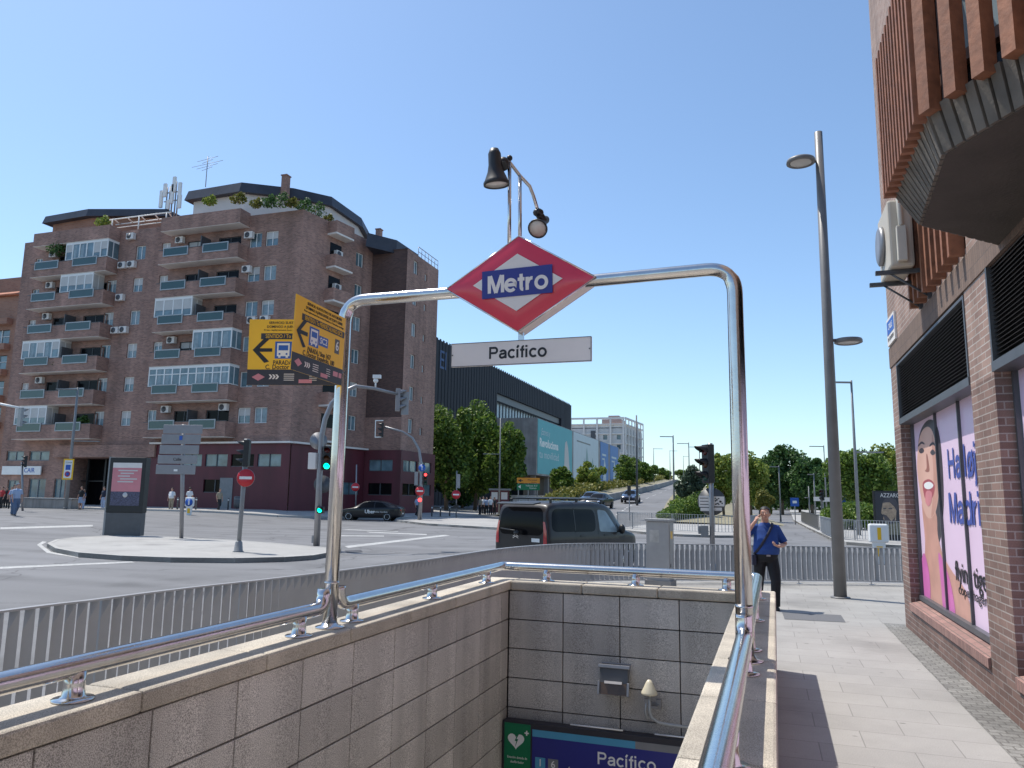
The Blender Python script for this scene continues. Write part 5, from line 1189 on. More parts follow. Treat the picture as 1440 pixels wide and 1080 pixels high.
b = MB(); frustum(b, P2, zr2-.78, zr2, .03); b.build('slate_roof', M['slate'], bl)
b = MB(); n = len(P2); b.add([V((p.x+(cx-p.x)*.12, p.y+(cy-p.y)*.12, ZTOP-.1)) for p in P2]+[V((p.x+(cx-p.x)*.12, p.y+(cy-p.y)*.12, zr2-.75)) for p in P2], [(i, (i+1) % n, n+(i+1) % n, n+i) for i in range(n)]); b.build('penthouse_wall', M['brick_far2'], bl)
zr3 = PY(558, 337, Cp.y+.3).z
b = MB(); P2 = [G(515, 326, zr3), G(558, 337, zr3), G(589, 358, zr3)]; P2 += [V((P2[2].x-1, P2[2].y+3, zr3)), V((P2[0].x-2, P2[2].y+3, zr3))]
cx = sum(p.x for p in P2)/len(P2); cy = sum(p.y for p in P2)/len(P2); frustum(b, P2, ZFAR-.3, zr3, .04); b.build('slate_roof', M['slate'], bl)
for (px, py, hh) in ((399, 258, 1.6), (531, 332, 1.6)):
    p = G(px, py, zr); b = MB(); b.box((p.x-.28, p.y, zr-1.5), (p.x+.28, p.y+.6, zr+hh*.5)); b.box((p.x-.34, p.y-.07, zr+hh*.5), (p.x+.34, p.y+.67, zr+hh*.5+.1)); b.build('chimney', M['brick_far'], bl)
# terrace railings at the far corner
b = MB()
for i in range(7):
    q = KE @ V((WE*.35+i*WE*.65/6, ZFAR, -.1)); b.tube([q, q+V((0, 0, 1.0))], .03, 6)
q0 = KE @ V((WE*.35, ZFAR+1, -.1)); q1 = KE @ V((WE, ZFAR+1, -.1)); b.tube([q0, q1], .035, 6); b.tube([q0-V((0, 0, .5)), q1-V((0, 0, .5))], .03, 6); b.build('terrace_railing', M['galv'], bl)
# pergola between the roofs
b = MB(); zp = ZTOP+.05
a0 = fu(150, 300)+.6; a1 = fu(232, 300)
for i in range(5): x = a0+(a1-a0)*i/4; b.tube([KF @ V((x-1.6, zp+1.9, -2.6)), KF @ V((x+.3, zp+1.3, -.15))], .06, 6)
for x in (a0, (a0+a1)/2, a1): b.tube([KF @ V((x, zp, -.2)), KF @ V((x, zp+1.35, -.2))], .06, 6)
b.tube([KF @ V((a0-.5, zp+1.35, -.2)), KF @ V((a1+.5, zp+1.35, -.2))], .06, 6); b.tube([KF @ V((a0-2, zp+1.85, -2.5)), KF @ V((a1, zp+1.85, -2.5))], .06, 6); b.tube([KF @ V((a0, zp+.45, -.2)), KF @ V((a1+.5, zp+.45, -.2))], .04, 6); b.build('pergola', M['white'], bl)
# ground floor: brick part on the left
uP = fu(215, 650)
gw = []
for x0, y0, x1, y1 in ((8, 634, 34, 648), (40, 634, 70, 648), (38, 673, 65, 701), (74, 673, 92, 701), (8, 675, 27, 701)):
    a = PY(x0, y1, YF); c = PY(x1, y0, YF); gw.append((a.x-XA, a.z, c.x-XA, c.z, .2))
por = (fu(97, 650), ZG-.5, uP-.3, PY(150, 644, YF).z, 2.2)
gw = [(max(h[0], .4), *h[1:]) for h in gw if h[2] > .8]
b = MB(); wall(b, KF, 0, uP, ZG-.5, 5.9, gw+[por], back=1); b.build('ground_floor_wall', [M['brick_far'], M['glass']], bl)
b = MB(); b.box((por[0]-1.5, por[3]+.05, .0), (uP+.5, por[3]+1.15, .45), M4=KF); b.build('entrance_fascia', M['brick_far'], bl)
b = MB()
for i in range(5): x = por[0]+.8+i*(por[2]-por[0]-1)/4; b.box((x-.1, ZG-.3, -1.6), (x+.1, por[3], -1.4), M4=KF)
b.box((por[0], 2.6, -1.6), (por[2], 2.7, -1.5), M4=KF); b.build('entrance_frame', M['black'], bl)
for h in gw:
    b = MB(); a, c, d, e = h[:4]; b.box((a, c, -.18), (d, c+.1, -.1), 0, KF); b.box((a, e-.1, -.18), (d, e, -.1), 0, KF); b.box(((a+d)/2-.04, c+.1, -.18), ((a+d)/2+.04, e-.1, -.1), 0, KF); b.rect(a, c, d, e, -.17, 1, KF); b.build('shop_window', [M['grey_paint'], M['glassb']], bl)
# maroon podium
def podium(K, a, c, z0, z1, pr, nw, par, gap_first=0):
    L_ = c-a; hs = []
    for (zz0, zz1, dens) in ((3.95, 5.0, .82), (1.75, 2.85, .7)):
        n = max(1, int(L_/2.6))
        for i in range(n):
            if rnd.random() < dens or n < 3: x = a+.5+(L_-1)*i/n; hs.append((x, zz0, x+(L_-1)/n-.35, zz1, .15))
    b = MB(); T = K @ Matrix.Translation((0, 0, pr)); wall(b, T, a, c, z0, z1, hs)
    b.add([(a, z1, -pr), (c, z1, -pr), (c, z1, 0), (a, z1, 0)], [(0, 1, 2, 3)], 0, False, T); b.build('maroon_cladding', M['purple'], bl)
    for h in hs:
        f = MB(); m_ = (h[0]+h[2])/2; f.box((m_-.04, h[1], -.14), (m_+.04, h[3], -.06), 0, T); f.box((h[0], h[1], -.14), (h[2], h[1]+.06, -.06), 0, T); f.rect(h[0], h[1], h[2], h[3], -.13, 1, T); f.build('strip_window', [M['dark_grey'], rnd.choice([M['glassb'], M['glass'], M['glassb'], M['curtain']]) if h[1] > 3 else rnd.choice([M['glass'], M['glassb']])], par)
podium(KF, uP, WF+.25, ZG-.5, 5.9, .25, 6, bl); podium(KS, -.05, WS+.1, ZG-.5, 5.9, .25, 3, bl); podium(KD, .25, WD+.25, ZG-.5, 5.9, .25, 1, bl); podium(KE, -.25, WE, ZG-.5, 5.9, .25, 3, bl)
b = MB(); b.box((uP, 5.9, 0.), (WF+.4, 6.05, .6), M4=KF); b.box((0, 5.9, 0.0), (WS, 6.05, .6), M4=KS); b.build('podium_ledge', M['soffit'], bl)
b = MB(); x = fu(320, 690); b.box((x-.6, ZG-.4, .255), (x+.7, 3.0, .30), M4=KF); b.build('service_door', M['grey_paint'], bl)
# air conditioners
def acu(K, u_, z_, label):
    th = thing('air_conditioner', K @ V((u_, z_, .3)), label, 'air conditioner', 'air conditioners on the brick block')
    b = MB(); b.box((u_-.42, z_, .05), (u_+.42, z_+.6, .40), M4=K); b.build('casing', M['offwhite'], th)
    b = MB(); b.lathe([(.25, 0), (.25, .02), (.0, .03)], 18, M4=K @ Matrix.Translation((u_-.1, z_+.3, .401))); b.build('fan_guard', M['dark_grey'], th)
fl_ = ['first', 'second', 'third', 'fourth', 'fifth', 'sixth', 'seventh']
cc = LS[1]
for k, du in ((5, .8), (3, .7), (4, .9)): acu(KF, cc+du, level(k)+.45, 'air conditioner right of the left balcony stack, %s balcony row from below' % fl_[k])
acu(KF, cc+1.9, level(5)+.45, 'air conditioner, the further right of two beside the top left balcony'); acu(KF, cc+1.7, level(3)+.45, 'air conditioner, right one of a pair beside the fourth left balcony')
acu(KF, cc+1.5, level(6)+.1, 'large air conditioner beside the left roof terrace wall')
for k in (4, 5): acu(KF, RSs[1]+.2, level(k)+SL-1.1, 'air conditioner right of the right balcony stack, high above the %s balcony' % fl_[k])
for k in (3,): acu(KF, RSs[1]+1.1, level(k)+.5, 'air conditioner under the window right of the %s right balcony' % fl_[k])
acu(KF, uw4, level(3)+.5, 'air conditioner under the rightmost front window of the fourth row')
for k in (2, 0, 5): acu(KF, RSs[0]+.9, level(k)+2.3, 'air conditioner on the wall inside the %s right balcony, at its left end' % fl_[k])
acu(KF, RSs[1]-1.2, level(0)+2.35, 'air conditioner under the soffit at the right end of the lowest right balcony')
for k in (1, 3, 4, 5): acu(KF, LS[0]+1.1, level(k)+2.3, 'air conditioner on the wall inside the %s left balcony, at its left end' % fl_[k])
for k in (4, 5): acu(KS, us_-.2, level(k)+1.15, 'air conditioner above the narrow side balcony of the %s row' % fl_[k])
# potted plants on terraces
def leaves(b, n, c, rx, ry, rz, sz, rd, shell=.35):
    for _ in range(n):
        while True:
            p = V((rd.uniform(-1, 1), rd.uniform(-1, 1), rd.uniform(-1, 1)))
            if shell*rd.random() < p.length < 1: break
        q = V((c[0]+p.x*rx, c[1]+p.y*ry, c[2]+p.z*rz)); s_ = sz*rd.uniform(.6, 1.3)
        nn = V((rd.uniform(-1, 1), rd.uniform(-1, 1), rd.uniform(-.2, 1.2))).normalized(); a = nn.orthogonal().normalized(); a.rotate(Matrix.Rotation(rd.random()*6.28, 3, nn)); c2 = nn.cross(a)
        b.v += [q-a*s_*.5, q+c2*s_*.32, q+a*s_*.5, q-c2*s_*.32]; o = len(b.v)-4; b.f.append([o, o+1, o+2, o+3]); b.mi.append(0); b.sm.append(False)
rd = random.Random(11)
def bush(name, c, r, mt, n, sz, label, cat='plant', group=None, rz=None):
    t = thing(name, c, label, cat, group)
    b = MB(); b.tube([V(c), V(c)+V((0, 0, r*.8))], .04, 6); b.build('stem', M['bark'], t)
    b = MB(); leaves(b, n, (c[0], c[1], c[2]+(rz or r*.7)), r*1.3, r, rz or r*.7, sz, rd, .1); leaves(b, n//3, (c[0]+r*.5, c[1], c[2]+(rz or r)*1.2), r*.5, r*.5, (rz or r)*.6, sz, rd, .1); b.build('foliage', M[mt], t); return t
for i, (px, py, k_, mt, s_, lb_) in enumerate(((144, 314, 6, 'leaf_c', .8, 'yellow green bush at the right end of the left roof terrace'), (295, 284, 6, 'leaf_c', .7, 'yellow green bush in the middle of the right roof terrace'), (335, 281, 6, 'leaf_e', .8, 'ochre plant at the right end of the right roof terrace'), (80, 352, 5, 'leaf_b', 1.1, 'dark climbing plant filling the top left balcony'), (77, 512, 2, 'leaf_b', .5, 'dark plant hanging over the middle of a lower left balcony'), (116, 592, 0, 'leaf_b', .6, 'dark plant at the right end of the lowest left balcony'))):
    p = PY(px, py, YF-1.0); bush('balcony_plant', (p.x, p.y, p.z-.5*s_), s_*.8, mt, 350, .22, lb_, group='plants on the terraces and balconies')
zz = ZTOP
for i in range(7):
    px = 358+i*17; t_ = i/6; p = G(px, 278+abs(px-410)*.02, ZTOP+.6) if px < 413 else G(px, 276+(px-413)*.55, ZTOP+.6)
    bush('terrace_bush', (p.x-.3, p.y+.6, ZTOP+.02), .5+.15*(i % 3), ['leaf_e', 'leaf_b', 'leaf_b'][i % 3], 260, .22, ['pale spiky bush at the left end of the long roof terrace', 'green bush second from left on the long roof terrace', 'dark bush just left of the roof corner', 'pale bush at the very corner of the roof terrace', 'green bush just right of the roof corner', 'dark bush second from right on the roof terrace', 'pale bush at the right end of the roof terrace'][i], group='bushes along the corner roof terrace')
# roof antennas
def antenna(px, py0, py1, z0, label, n=5):
    p = G(px, py0, z0); th = thing('roof_antenna', p, label, 'antenna', 'roof antennas')
    hgt_ = (py0-py1)/1064*p.length; b = MB(); b.tube([p, p+V((0, 0, hgt_))], .04, 6); b.build('mast', M['galv'], th)
    b = MB()
    for i in range(n): z = hgt_*(.55+.4*i/n); l = .5+.5*(i % 3); b.tube([p+V((-l*1.2, 0, z)), p+V((l*1.2, 0, z+.25))], .02, 5)
    b.build('aerial', M['galv'], th)
antenna(289, 263, 222, zr, 'thin television antenna on the right slate roof')
p = G(241, 293, zr2+.2); cm = thing('mobile_mast', p, 'cluster of white mobile phone antenna panels between the two slate roofs', 'antenna')
b = MB(); 
for dx, z0, z1 in ((-.7, 0, 2.3), (.0, 0, 3.0), (.7, 0, 2.4), (-.35, .2, 2.4), (.4, .3, 2.8)): b.tube([p+V((dx, 0, -1.2)), p+V((dx, 0, z1))], .07, 8)
b.tube([p+V((-1, 0, .8)), p+V((1, 0, .8))], .06, 6); b.tube([p+V((-1, 0, 1.7)), p+V((1, 0, 1.7))], .06, 6); b.build('frame', M['galv'], cm)
for dx, z0, z1 in ((-1.15, .1, 1.9), (-.75, 1.2, 2.6), (.2, .4, 2.4), (.35, 1.6, 3.2), (1.1, 1.2, 2.5), (1.2, -.2, 1.2), (-.2, -.2, .8)): b = MB(); b.box((p.x+dx-.17, p.y-.35, p.z+z0), (p.x+dx+.17, p.y-.15, p.z+z1)); b.build('panel', M['white'], cm)
# ================================================================== OTHER BUILDINGS
Yl = 66.; p1 = PY(31, 380, Yl); zt = p1.z
fb = thing('terraced_apartment_block', (p1.x-10, Yl, .3), 'orange brick apartment block with dark windows at the left edge', 'apartment block')
K = FR((p1.x-35, Yl, 0), (1, 0, 0), (0, 0, 1)); hs = []
zt0 = PY(12, 370, Yl).z
for k in range(7):
    for i in range(8): x = 35-3.9-i*4.3; hs.append((x, 3.5+k*3.15, x+3.1, 5.2+k*3.15, .3))
hs = [h for h in hs if h[3] < zt-4.5]
b = MB(); wall(b, K, 0, 35, .1, zt-3.2, hs, rev=.3, back=1); b.add([(35, .1, 0), (35, .1, -14), (35, zt-3.2, -14), (35, zt-3.2, 0)], [(0, 1, 2, 3)], 0, False, K); b.build('wall', [M['brick_far2'], M['glassb']], fb)
for k in range(7):
    z = 2.6+k*3.15
    if z < zt-5: b = MB(); b.box((0, z, 0), (34.5, z+.75, .8), M4=K); b.build('balcony_band', M['brick_far2'], fb)
b = MB(); b.box((0, zt-3.2, -14), (35, zt-3.0, .5), M4=K); b.add([(0, zt-3.0, .5), (35, zt-3.0, .5), (35, zt-2.2, -1.2), (0, zt-2.2, -1.2)], [(0, 1, 2, 3)], 0, False, K); b.build('tiled_eave', mat('terracotta_tiles', (.36, .12, .06), .8, 0, .3, 2.), fb)
b = MB(); b.box((0, zt-3.0, -10), (33.4, zt, -2.2), M4=K); b.build('attic', M['brick_far2'], fb)
b = MB()
for h in hs: b.box((h[0]+1.5, h[1], -.28), (h[0]+1.6, h[3], -.2), M4=K); b.box((h[0], (h[1]+h[3])/2, -.28), (h[2], (h[1]+h[3])/2+.07, -.21), M4=K)
b.build('window_bars', M['white'], fb)
# dark department store and the concrete box with banners
XM = -45.
ml_ = thing('department_store', (XM, 140, 0), 'black ribbed department store wall rising behind the plane trees', 'department store')
K = FR((XM, 0, 0), (0, 1, 0), (0, 0, 1))
yA, yB = PX(607, 480, XM).y, PX(803.5, 570, XM).y; zM = PX(803, 570, XM).z
nL = PX(699, 550, XM); nR = PX(789, 590, XM)
b = MB(); hole_ = (nL.y, nR.z-8, nR.y, min(nL.z, nR.z)+.2, 2.0); wall(b, K, yA-14, yB, 0, zM, [hole_], rev=2.)
b.add([(yB, 0, 0), (yB, 0, -60), (yB, zM, -60), (yB, zM, 0)], [(0, 1, 2, 3)], 0, False, K); b.add([(yA-14, zM, 0), (yB, zM, 0), (yB, zM, -60), (yA-14, zM, -60)], [(0, 1, 2, 3)], 0, False, K); b.add([(yA-14, 0, 0), (yA-14, 0, -60), (yA-14, zM, -60), (yA-14, zM, 0)], [(0, 3, 2, 1)], 0, False, K)
b.build('wall', mat('ribbed_black_cladding', (.011, .013, .021), .7, 0, .15, .3), ml_)
b = MB(); n = int((yB-yA+14)/1.2)
for i in range(n): y = yA-14+i*1.2; 
b = MB()
for i in range(n):
    y = yA-14+i*1.2
    if hole_[0]-.3 < y < hole_[2]+.1: b.box((y, hole_[3]+.05, 0.002), (y+.6, zM+.2, .05), M4=K)
    else: b.box((y, 0, .002), (y+.6, zM+.2, .05), M4=K)
b.build('ribs', mat('black_ribs', (.0115, .0135, .022), .7, 0, .1), ml_)
b = MB(); b.rect(hole_[0], hole_[1], hole_[2], hole_[3]-1.2, -1.4, 0, K); gl = b.build('recessed_glazing', mat('pale_store_glass', (.36, .42, .44), .2, 0, .1, .2), ml_)
b = MB()
for i in range(26): y = hole_[0]+i*(hole_[2]-hole_[0])/25; b.box((y-.06, hole_[1], -1.39), (y+.06, hole_[3]-1.2, -1.25), M4=K)
b.box((hole_[0], hole_[3]-1.25, -1.4), (hole_[2], hole_[3], -.4), M4=K); b.box((hole_[0], hole_[3]-4.6, -1.2), (hole_[2], hole_[3]-4.2, -.6), M4=K); b.build('glazing_bars', M['dark_grey'], gl)
q = PX(618, 506, XM); text('El', ml_, K, q.y+1.2, q.z, 4.0, mat('dim_blue_letters', (.01, .05, .17), .5), z=.08, bold=0.)
XC = -38.; K = FR((XC, 0, 0), (0, 1, 0), (0, 0, 1)); cA = PX(755, 600, XC).y; cB = PX(871, 640, XC).y; zt = PX(755, 587, XC).z; zb = PX(755, 668, XC).z
bx = thing('concrete_hall', (XC, cA+20, 0), 'grey concrete hall with huge teal, white and blue banners on its long wall', 'building')
b = MB(); b.box((cA, zb, -20), (cB, zt, 0), M4=K); b.build('upper_wall', M['concp'], bx)
b = MB(); b.box((cA+2, 0, -18), (cB-2, zb, -3), M4=K); b.build('ground_storey', M['black'], bx)
b = MB()
for i in range(10): y = cA+1+i*(cB-cA-3)/9; b.box((y, 0, -1.4), (y+.8, zb, -.6), M4=K)
b.build('column', M['conc'], bx)
def ban(x0, x1, mt, name='banner'):
    a = PX(x0, 600, XC).y; c = PX(x1, 640, XC).y; b = MB(); b.box((a, zb+.3, .01), (c, zt-.15, .08), M4=K); return b.build(name, M[mt], bx), a, c
o1, a1, c1 = ban(756, 804, 'teal'); o2, a2, c2 = ban(806, 841, 'aqua'); o3, a3, c3 = ban(844, 855, 'bblue'); o4, a4, c4 = ban(857.5, 869, 'bblue')
zm = (zt+zb)/2
text('¡Estrena y', o1, K, a1+5.0, zt-2.3, 1.7, M['aqua'], z=.09, wide=6.); text('Revoluciona', o1, K, a1+7.6, zt-4.3, 2.1, M['white'], z=.09, wide=13, bold=.03); text('tu movilidad', o1, K, a1+7.8, zt-6.4, 2.0, M['aqua'], z=.09, wide=13.5)
b = MB(); x = a1+(c1-a1)*.80; b.poly([(x-2.2, zb+.5, .1), (x+3.4, zb+.5, .1), (x+2.6, zb+3, .1), (x+1.6, zt-4.0, .1), (x+.4, zt-2.6, .1), (x-.9, zt-3.0, .1), (x-1.3, zt-5, .1), (x-1.5, zb+3, .1)], M4=K); b.build('printed_figure', M['pale'], o1)
b = MB(); x = (a2+c2)/2
for dx, w_, hh in ((-6, 2.2, 3), (-2.5, 1.2, 4.6), (0, 2.6, 7), (2.6, 1.6, 3.6), (6, 2., 5)): b.poly([(x+dx-w_/2, zb+1, .1), (x+dx+w_/2, zb+1.2, .1), (x+dx+w_*.7, zb+hh*.6, .1), (x+dx, zb+hh+.6, .1), (x+dx-w_*.6, zb+hh*.5, .1)], M4=K)
b.build('printed_plants', mat('printed_sage', (.25, .38, .38), .6), o2); b = MB(); b.box((a2+3, zt-2, .09), (c2-9, zt-1.7, .1), M4=K); b.build('printed_line', M['dark_grey'], o2)
for o, a, c in ((o3, a3, c3), (o4, a4, c4)):
    b = MB(); x = (a+c)/2; b.poly([(x-2, zb+.6, .1), (x+2, zb+.6, .1), (x+1.4, zb+4, .1), (x, zb+6.4, .1), (x-1.2, zb+4, .1)], M4=K); b.box((a+2, zt-3.5, .09), (c-3, zt-3.0, .1), M4=K); b.box((a+2, zt-4.5, .09), (c-5, zt-4.1, .1), M4=K); b.build('printed_shape', M['aqua'], o)
# pale gridded apartment block behind
YG = 240.; pa = PY(803, 620, YG); pb_ = PY(878, 620, YG); ztg = PY(878, 601, YG).z
gb = thing('gridded_apartment_block', ((pa.x+pb_.x)/2, YG, 0), 'pale grey gridded apartment block rising behind the banner hall', 'apartment block')
K = FR((pa.x, YG, 0), (1, 0, 0), (0, 0, 1)); Wd = pb_.x-pa.x; pc = PD(903, 640, 262); Kq = FR((pb_.x, YG, 0), V((pc.x-pb_.x, pc.y-YG, 0)), (0, 0, 1)); Wq = (V((pc.x, pc.y))-V((pb_.x, YG))).length
for KK, WW, nm_ in ((K, Wd, 'front_wall'), (Kq, Wq, 'side_wall')):
    hs = []; nn_ = max(3, int(WW/3.6))
    for k in range(9):
        for i in range(nn_):
            if (i*7+k) % 4 != 1 or nm_ == 'side_wall': x = (i+.3)*WW/nn_; hs.append((x+.6, 2+k*3.1, x+1.9, 3.5+k*3.1))
    hs = [h for h in hs if h[3] < ztg-.5]
    b = MB(); wall(b, KK, 0, WW, 0, ztg, hs, rev=.4, back=1); 
    b.build(nm_, [M['pale'], M['glassb']], gb)
    b = MB()
    for k in range(0, 11): 
        z = .6+k*3.1
        if z < ztg+3: b.box((0, z, .02), (WW, z+.35, .35), M4=KK)
    for i in range(nn_+1): x = min(WW-.2, i*WW/nn_); b.box((x-.28, 0, .36), (x+.28, ztg+3.2, .6), M4=KK)
    b.box((0, ztg+2.7, .1), (WW, ztg+3.3, .55), M4=KK); b.box((0, ztg, -.3), (WW, ztg+1.2, -.1), M4=KK); b.build('concrete_grid', M['offwhite'], gb)
b = MB(); b.box((0, ztg-.2, -18), (Wd, ztg, 0), M4=K); b.box((Wd*.55, ztg, -12), (Wd*.92, ztg+3, -3), M4=K); b.box((Wd*.65, ztg+3, -8), (Wd*.85, ztg+4.4, -5), M4=K); b.build('roof_house', mat('pinkish_render', (.42, .33, .30), .8), gb)
b = MB(); b.box((Wd*.38, 0, .05), (Wd*.46, ztg-1, .4), M4=K); b.build('dark_loggia', M['dark_grey'], gb)
# ================================================================== RAMP ROAD
Lr = [(790, 734, 62), (825, 713, 74), (842, 707, 85), (880, 697, 105), (920, 687, 135), (938, 681.5, 165), (949, 678, 200), (954, 677, 260)]
Rr = [(915, 738, 55), (931, 726, 65), (934, 718, 75), (940, 707, 92), (951, 694, 122), (962, 687, 150), (970, 682, 190), (976, 680, 250)]
LP = [PD(*q) for q in Lr]; RP = [PD(*q) for q in Rr]
LP[0].z = RP[0].z = RZ
b = MB(); vs = []; fs = []; NS = 6
def crv(P, t):
    n = len(P)-1; x = t*n; i = min(int(x), n-1); f = x-i
    p0, p1, p2, p3 = P[max(i-1, 0)], P[i], P[i+1], P[min(i+2, n)]
    return .5*((2*p1)+(-p0+p2)*f+(2*p0-5*p1+4*p2-p3)*f*f+(-p0+3*p1-3*p2+p3)*f**3)
NR = 42; RL = [crv(LP, i/NR) for i in range(NR+1)]; RRt = [crv(RP, i/NR) for i in range(NR+1)]
for i in range(NR+1):
    zz = (RL[i].z+RRt[i].z)/2; RL[i].z = zz*.5+RL[i].z*.5; RRt[i].z = zz*.5+RRt[i].z*.5
    RL[i].z = max(RL[i].z, RZ+.006); RRt[i].z = max(RRt[i].z, RZ+.006)
    vs += [RL[i], RRt[i]]
for i in range(NR): fs.append((2*i, 2*i+1, 2*i+3, 2*i+2))
b.add(vs, fs, 0, True); ramp = struct(b.build('ramp_road', M['asphalt']))
def rz_at(x, y):
    best = 1e9; r = RZ
    for i in range(NR+1):
        m = (RL[i]+RRt[i])/2; d = (m.x-x)**2+(m.y-y)**2
        if d < best: best = d; r = m.z
    return r
b = MB()
for i in range(NR):
    for f, w_ in ((.5, .12),):
        if i % 2 == 0:
            p = RL[i].lerp(RRt[i], f); q = RL[i+1].lerp(RRt[i+1], f); d = (RRt[i]-RL[i]).normalized()*w_
            b.add([p-d+V((0, 0, .01)), p+d+V((0, 0, .01)), q+d+V((0, 0, .01)), q-d+V((0, 0, .01))], [(0, 1, 2, 3)])
struct(b.build('road_marking', M['paint']))
wl_ = thing('ramp_wall', RL[10], 'low grey concrete wall along the left side of the rising ramp', 'wall')
b = MB(); vs = []; fs = []
for i in range(4, NR+1):
    p = RL[i]; d = V((-1, 0, 0))*.35; h = V((0, 0, .85)); dn = V((0, 0, -1.2)); vs += [p+dn, p+h, p+h+d, p+d+dn]
for i in range(NR-4):
    for j in range(3): fs.append((4*i+j, 4*i+4+j, 4*i+5+j, 4*i+1+j))
b.add(vs, fs); b.build('parapet', M['conc'], wl_)
b = MB(); vs = []; fs = []
for i in range(4, NR+1):
    p = RL[i]; f = min(1, (i-4)/10); vs += [p+V((-.36, 0, .7*f)), p+V((-2.2, .6, 1.1*f)), p+V((-7, 3, 1.0*f-.1)), p+V((-12, 4, -p.z-.6))]
for i in range(NR-4):
    for j in range(3): fs.append((4*i+j, 4*i+4+j, 4*i+5+j, 4*i+1+j))
b.add(vs, fs); v4 = vs[:4]; b.add([v4[0], v4[1], v4[2], v4[2]*1-V((0, 0, 3)), v4[0]-V((0, 0, 3))], [(0, 1, 2, 3, 4)]); struct(b.build('embankment', M['earth']))
b = MB(); vs = []; fs = []
for i in range(2, NR+1):
    p = RRt[i]; vs += [p+V((0, 0, .12)), p+V((.4, 0, .12)), p+V((6, 0, -.3*p.z)), p+V((12, 0, -p.z+RZ-.3)), p+V((0, 0, -.5))]
for i in range(NR-2):
    for j in range(3): fs.append((5*i+j, 5*i+5+j, 5*i+6+j, 5*i+1+j)[::-1])
    fs.append((5*i+4, 5*i+9, 5*i+5, 5*i))
b.add(vs, fs); struct(b.build('embankment', M['earth']))
# end of ramp: the crest falls away
b = MB(); p, q = RL[-1], RRt[-1]; b.add([p, q, q+V((0, 120, -6)), p+V((0, 120, -6))], [(0, 1, 2, 3)]); struct(b.build('ramp_road', M['asphalt']))
# ================================================================== VEGETATION
def hedge(name, line, w_, h, mt, n, sz, label):
    t = thing(name, line[len(line)//2], label, 'hedge'); b = MB(); rr_ = random.Random(5)
    L_ = sum((c-a).length for a, c in zip(line, line[1:]))
    for _ in range(n):
        s_ = rr_.random()*(len(line)-1); i = int(s_); p = line[i].lerp(line[i+1], s_-i)
        bump = .75+.35*noise.noise(V((p.x*.4, p.y*.4, 0)))
        x = rr_.uniform(-1, 1)*w_/2; z = rr_.random()**.7*h*bump; leaves(b, 1, (p.x+x, p.y+rr_.uniform(-.3, .3), p.z+z), .15, .15, .1, sz, rr_)
    b.build('foliage', M[mt], t)
    c = MB()
    for a, d in zip(line, line[1:]): c.tube([a+V((0, 0, .1)), d+V((0, 0, .1))], .08, 6)
    c.build('stems', M['bark'], t); return t
hl = [RL[i]+V((-3.2, 1, 1.0*min(1, (i-4)/10))) for i in range(4, NR+1, 2)]
hedge('hedge', hl, 2.4, 1.3, 'leaf_e', 15000, .42, 'long ochre and green hedge along the top of the ramp wall')
hedge('hedge', [RRt[i]+V((1.5+.05*i, 0, -.2)) for i in range(6, 26, 2)], 2.4, 1.5, 'leaf_a', 9000, .3, 'green bushes along the right side of the rising ramp')
hr_ = [PD(925, 727, 58), PD(955, 726, 59), PD(985, 724, 60)]
pl = thing('planter_kerb', PD(955, 730, 57), 'low rounded concrete planter kerb at the foot of the ramp', 'planter')
b = MB(); cur = [PD(924, 737, 57), PD(926, 733, 57), PD(960, 728, 60), PD(986, 723, 62), PD(1003, 716, 70)]
for p in cur: p.z = RZ
b.tube([p+V((0, 0, .15)) for p in cur], .22, 8); b.build('kerb', M['conc'], pl)
def tree(label, base, h, rx, ry, cz, rz, mt, n, sz, trunk=.18, seed=1, clumps=34, group='trees around the junction', name='tree', low=None):
    rr_ = random.Random(seed); t = thing(name, base, label, 'tree', group); B = V(base)
    b = MB(); top = B+V((0, 0, cz)); b.tube([B+V((0, 0, -.3)), B.lerp(top, .5)+V((rr_.uniform(-.2, .2), .1, 0)), top], [trunk, trunk*.75, trunk*.4], 9)
    cl = []
    for i in range(clumps):
        while True:
            p = V((rr_.uniform(-1, 1), rr_.uniform(-1, 1), rr_.uniform(-1, 1)))
            if .45 < p.length < 1: break
        f = rr_.uniform(.15, .40); q_ = 1-f*.55; cl.append((V((B.x+p.x*rx*q_, B.y+p.y*ry*q_, B.z+cz+p.z*rz*q_)), f))
    for c, f in cl[:12]: b.tube([B.lerp(top, rr_.uniform(.35, .9)), B.lerp(top, .8).lerp(c, .55)+V((0, 0, .2)), c], [trunk*.4, trunk*.25, trunk*.08], 6)
    b.build('trunk', M['bark'], t)
    b = MB(); per = n//len(cl)
    for c, f in cl: leaves(b, per, c, rx*f*1.15, ry*f*1.15, rz*f, sz, rr_, .8)
    leaves(b, n//14, (B.x, B.y, B.z+cz), rx*.75, ry*.75, rz*.8, sz, rr_, .2)
    b.build('crown', M[mt], t); return t
def tr(label, px, D, ytop, ybot, wpx, mt, n, sz, seed, base=None, **k):
    p = DX(px, D); z0 = hgt(p.x, p.y) if base is None else base
    zt_ = PD(px, ytop, D).z; zb_ = PD(px, ybot, D).z; rz_ = (zt_-zb_)/2; r = wpx/1064*D/2
    return tree(label, (p.x, p.y, z0), zt_, r, r*k.pop('dr', .9), (zt_+zb_)/2-z0, rz_, mt, n, sz, seed=seed, **k)
tr('big plane tree against the end of the brick block, left of the group', 628, 86, 562, 700, 88, 'leaf_a', 15000, .42, 1, clumps=46, trunk=.25, low=1)
tr('big plane tree in the middle of the group before the black store', 668, 92, 565, 700, 86, 'leaf_a', 14000, .42, 2, clumps=46, trunk=.25)
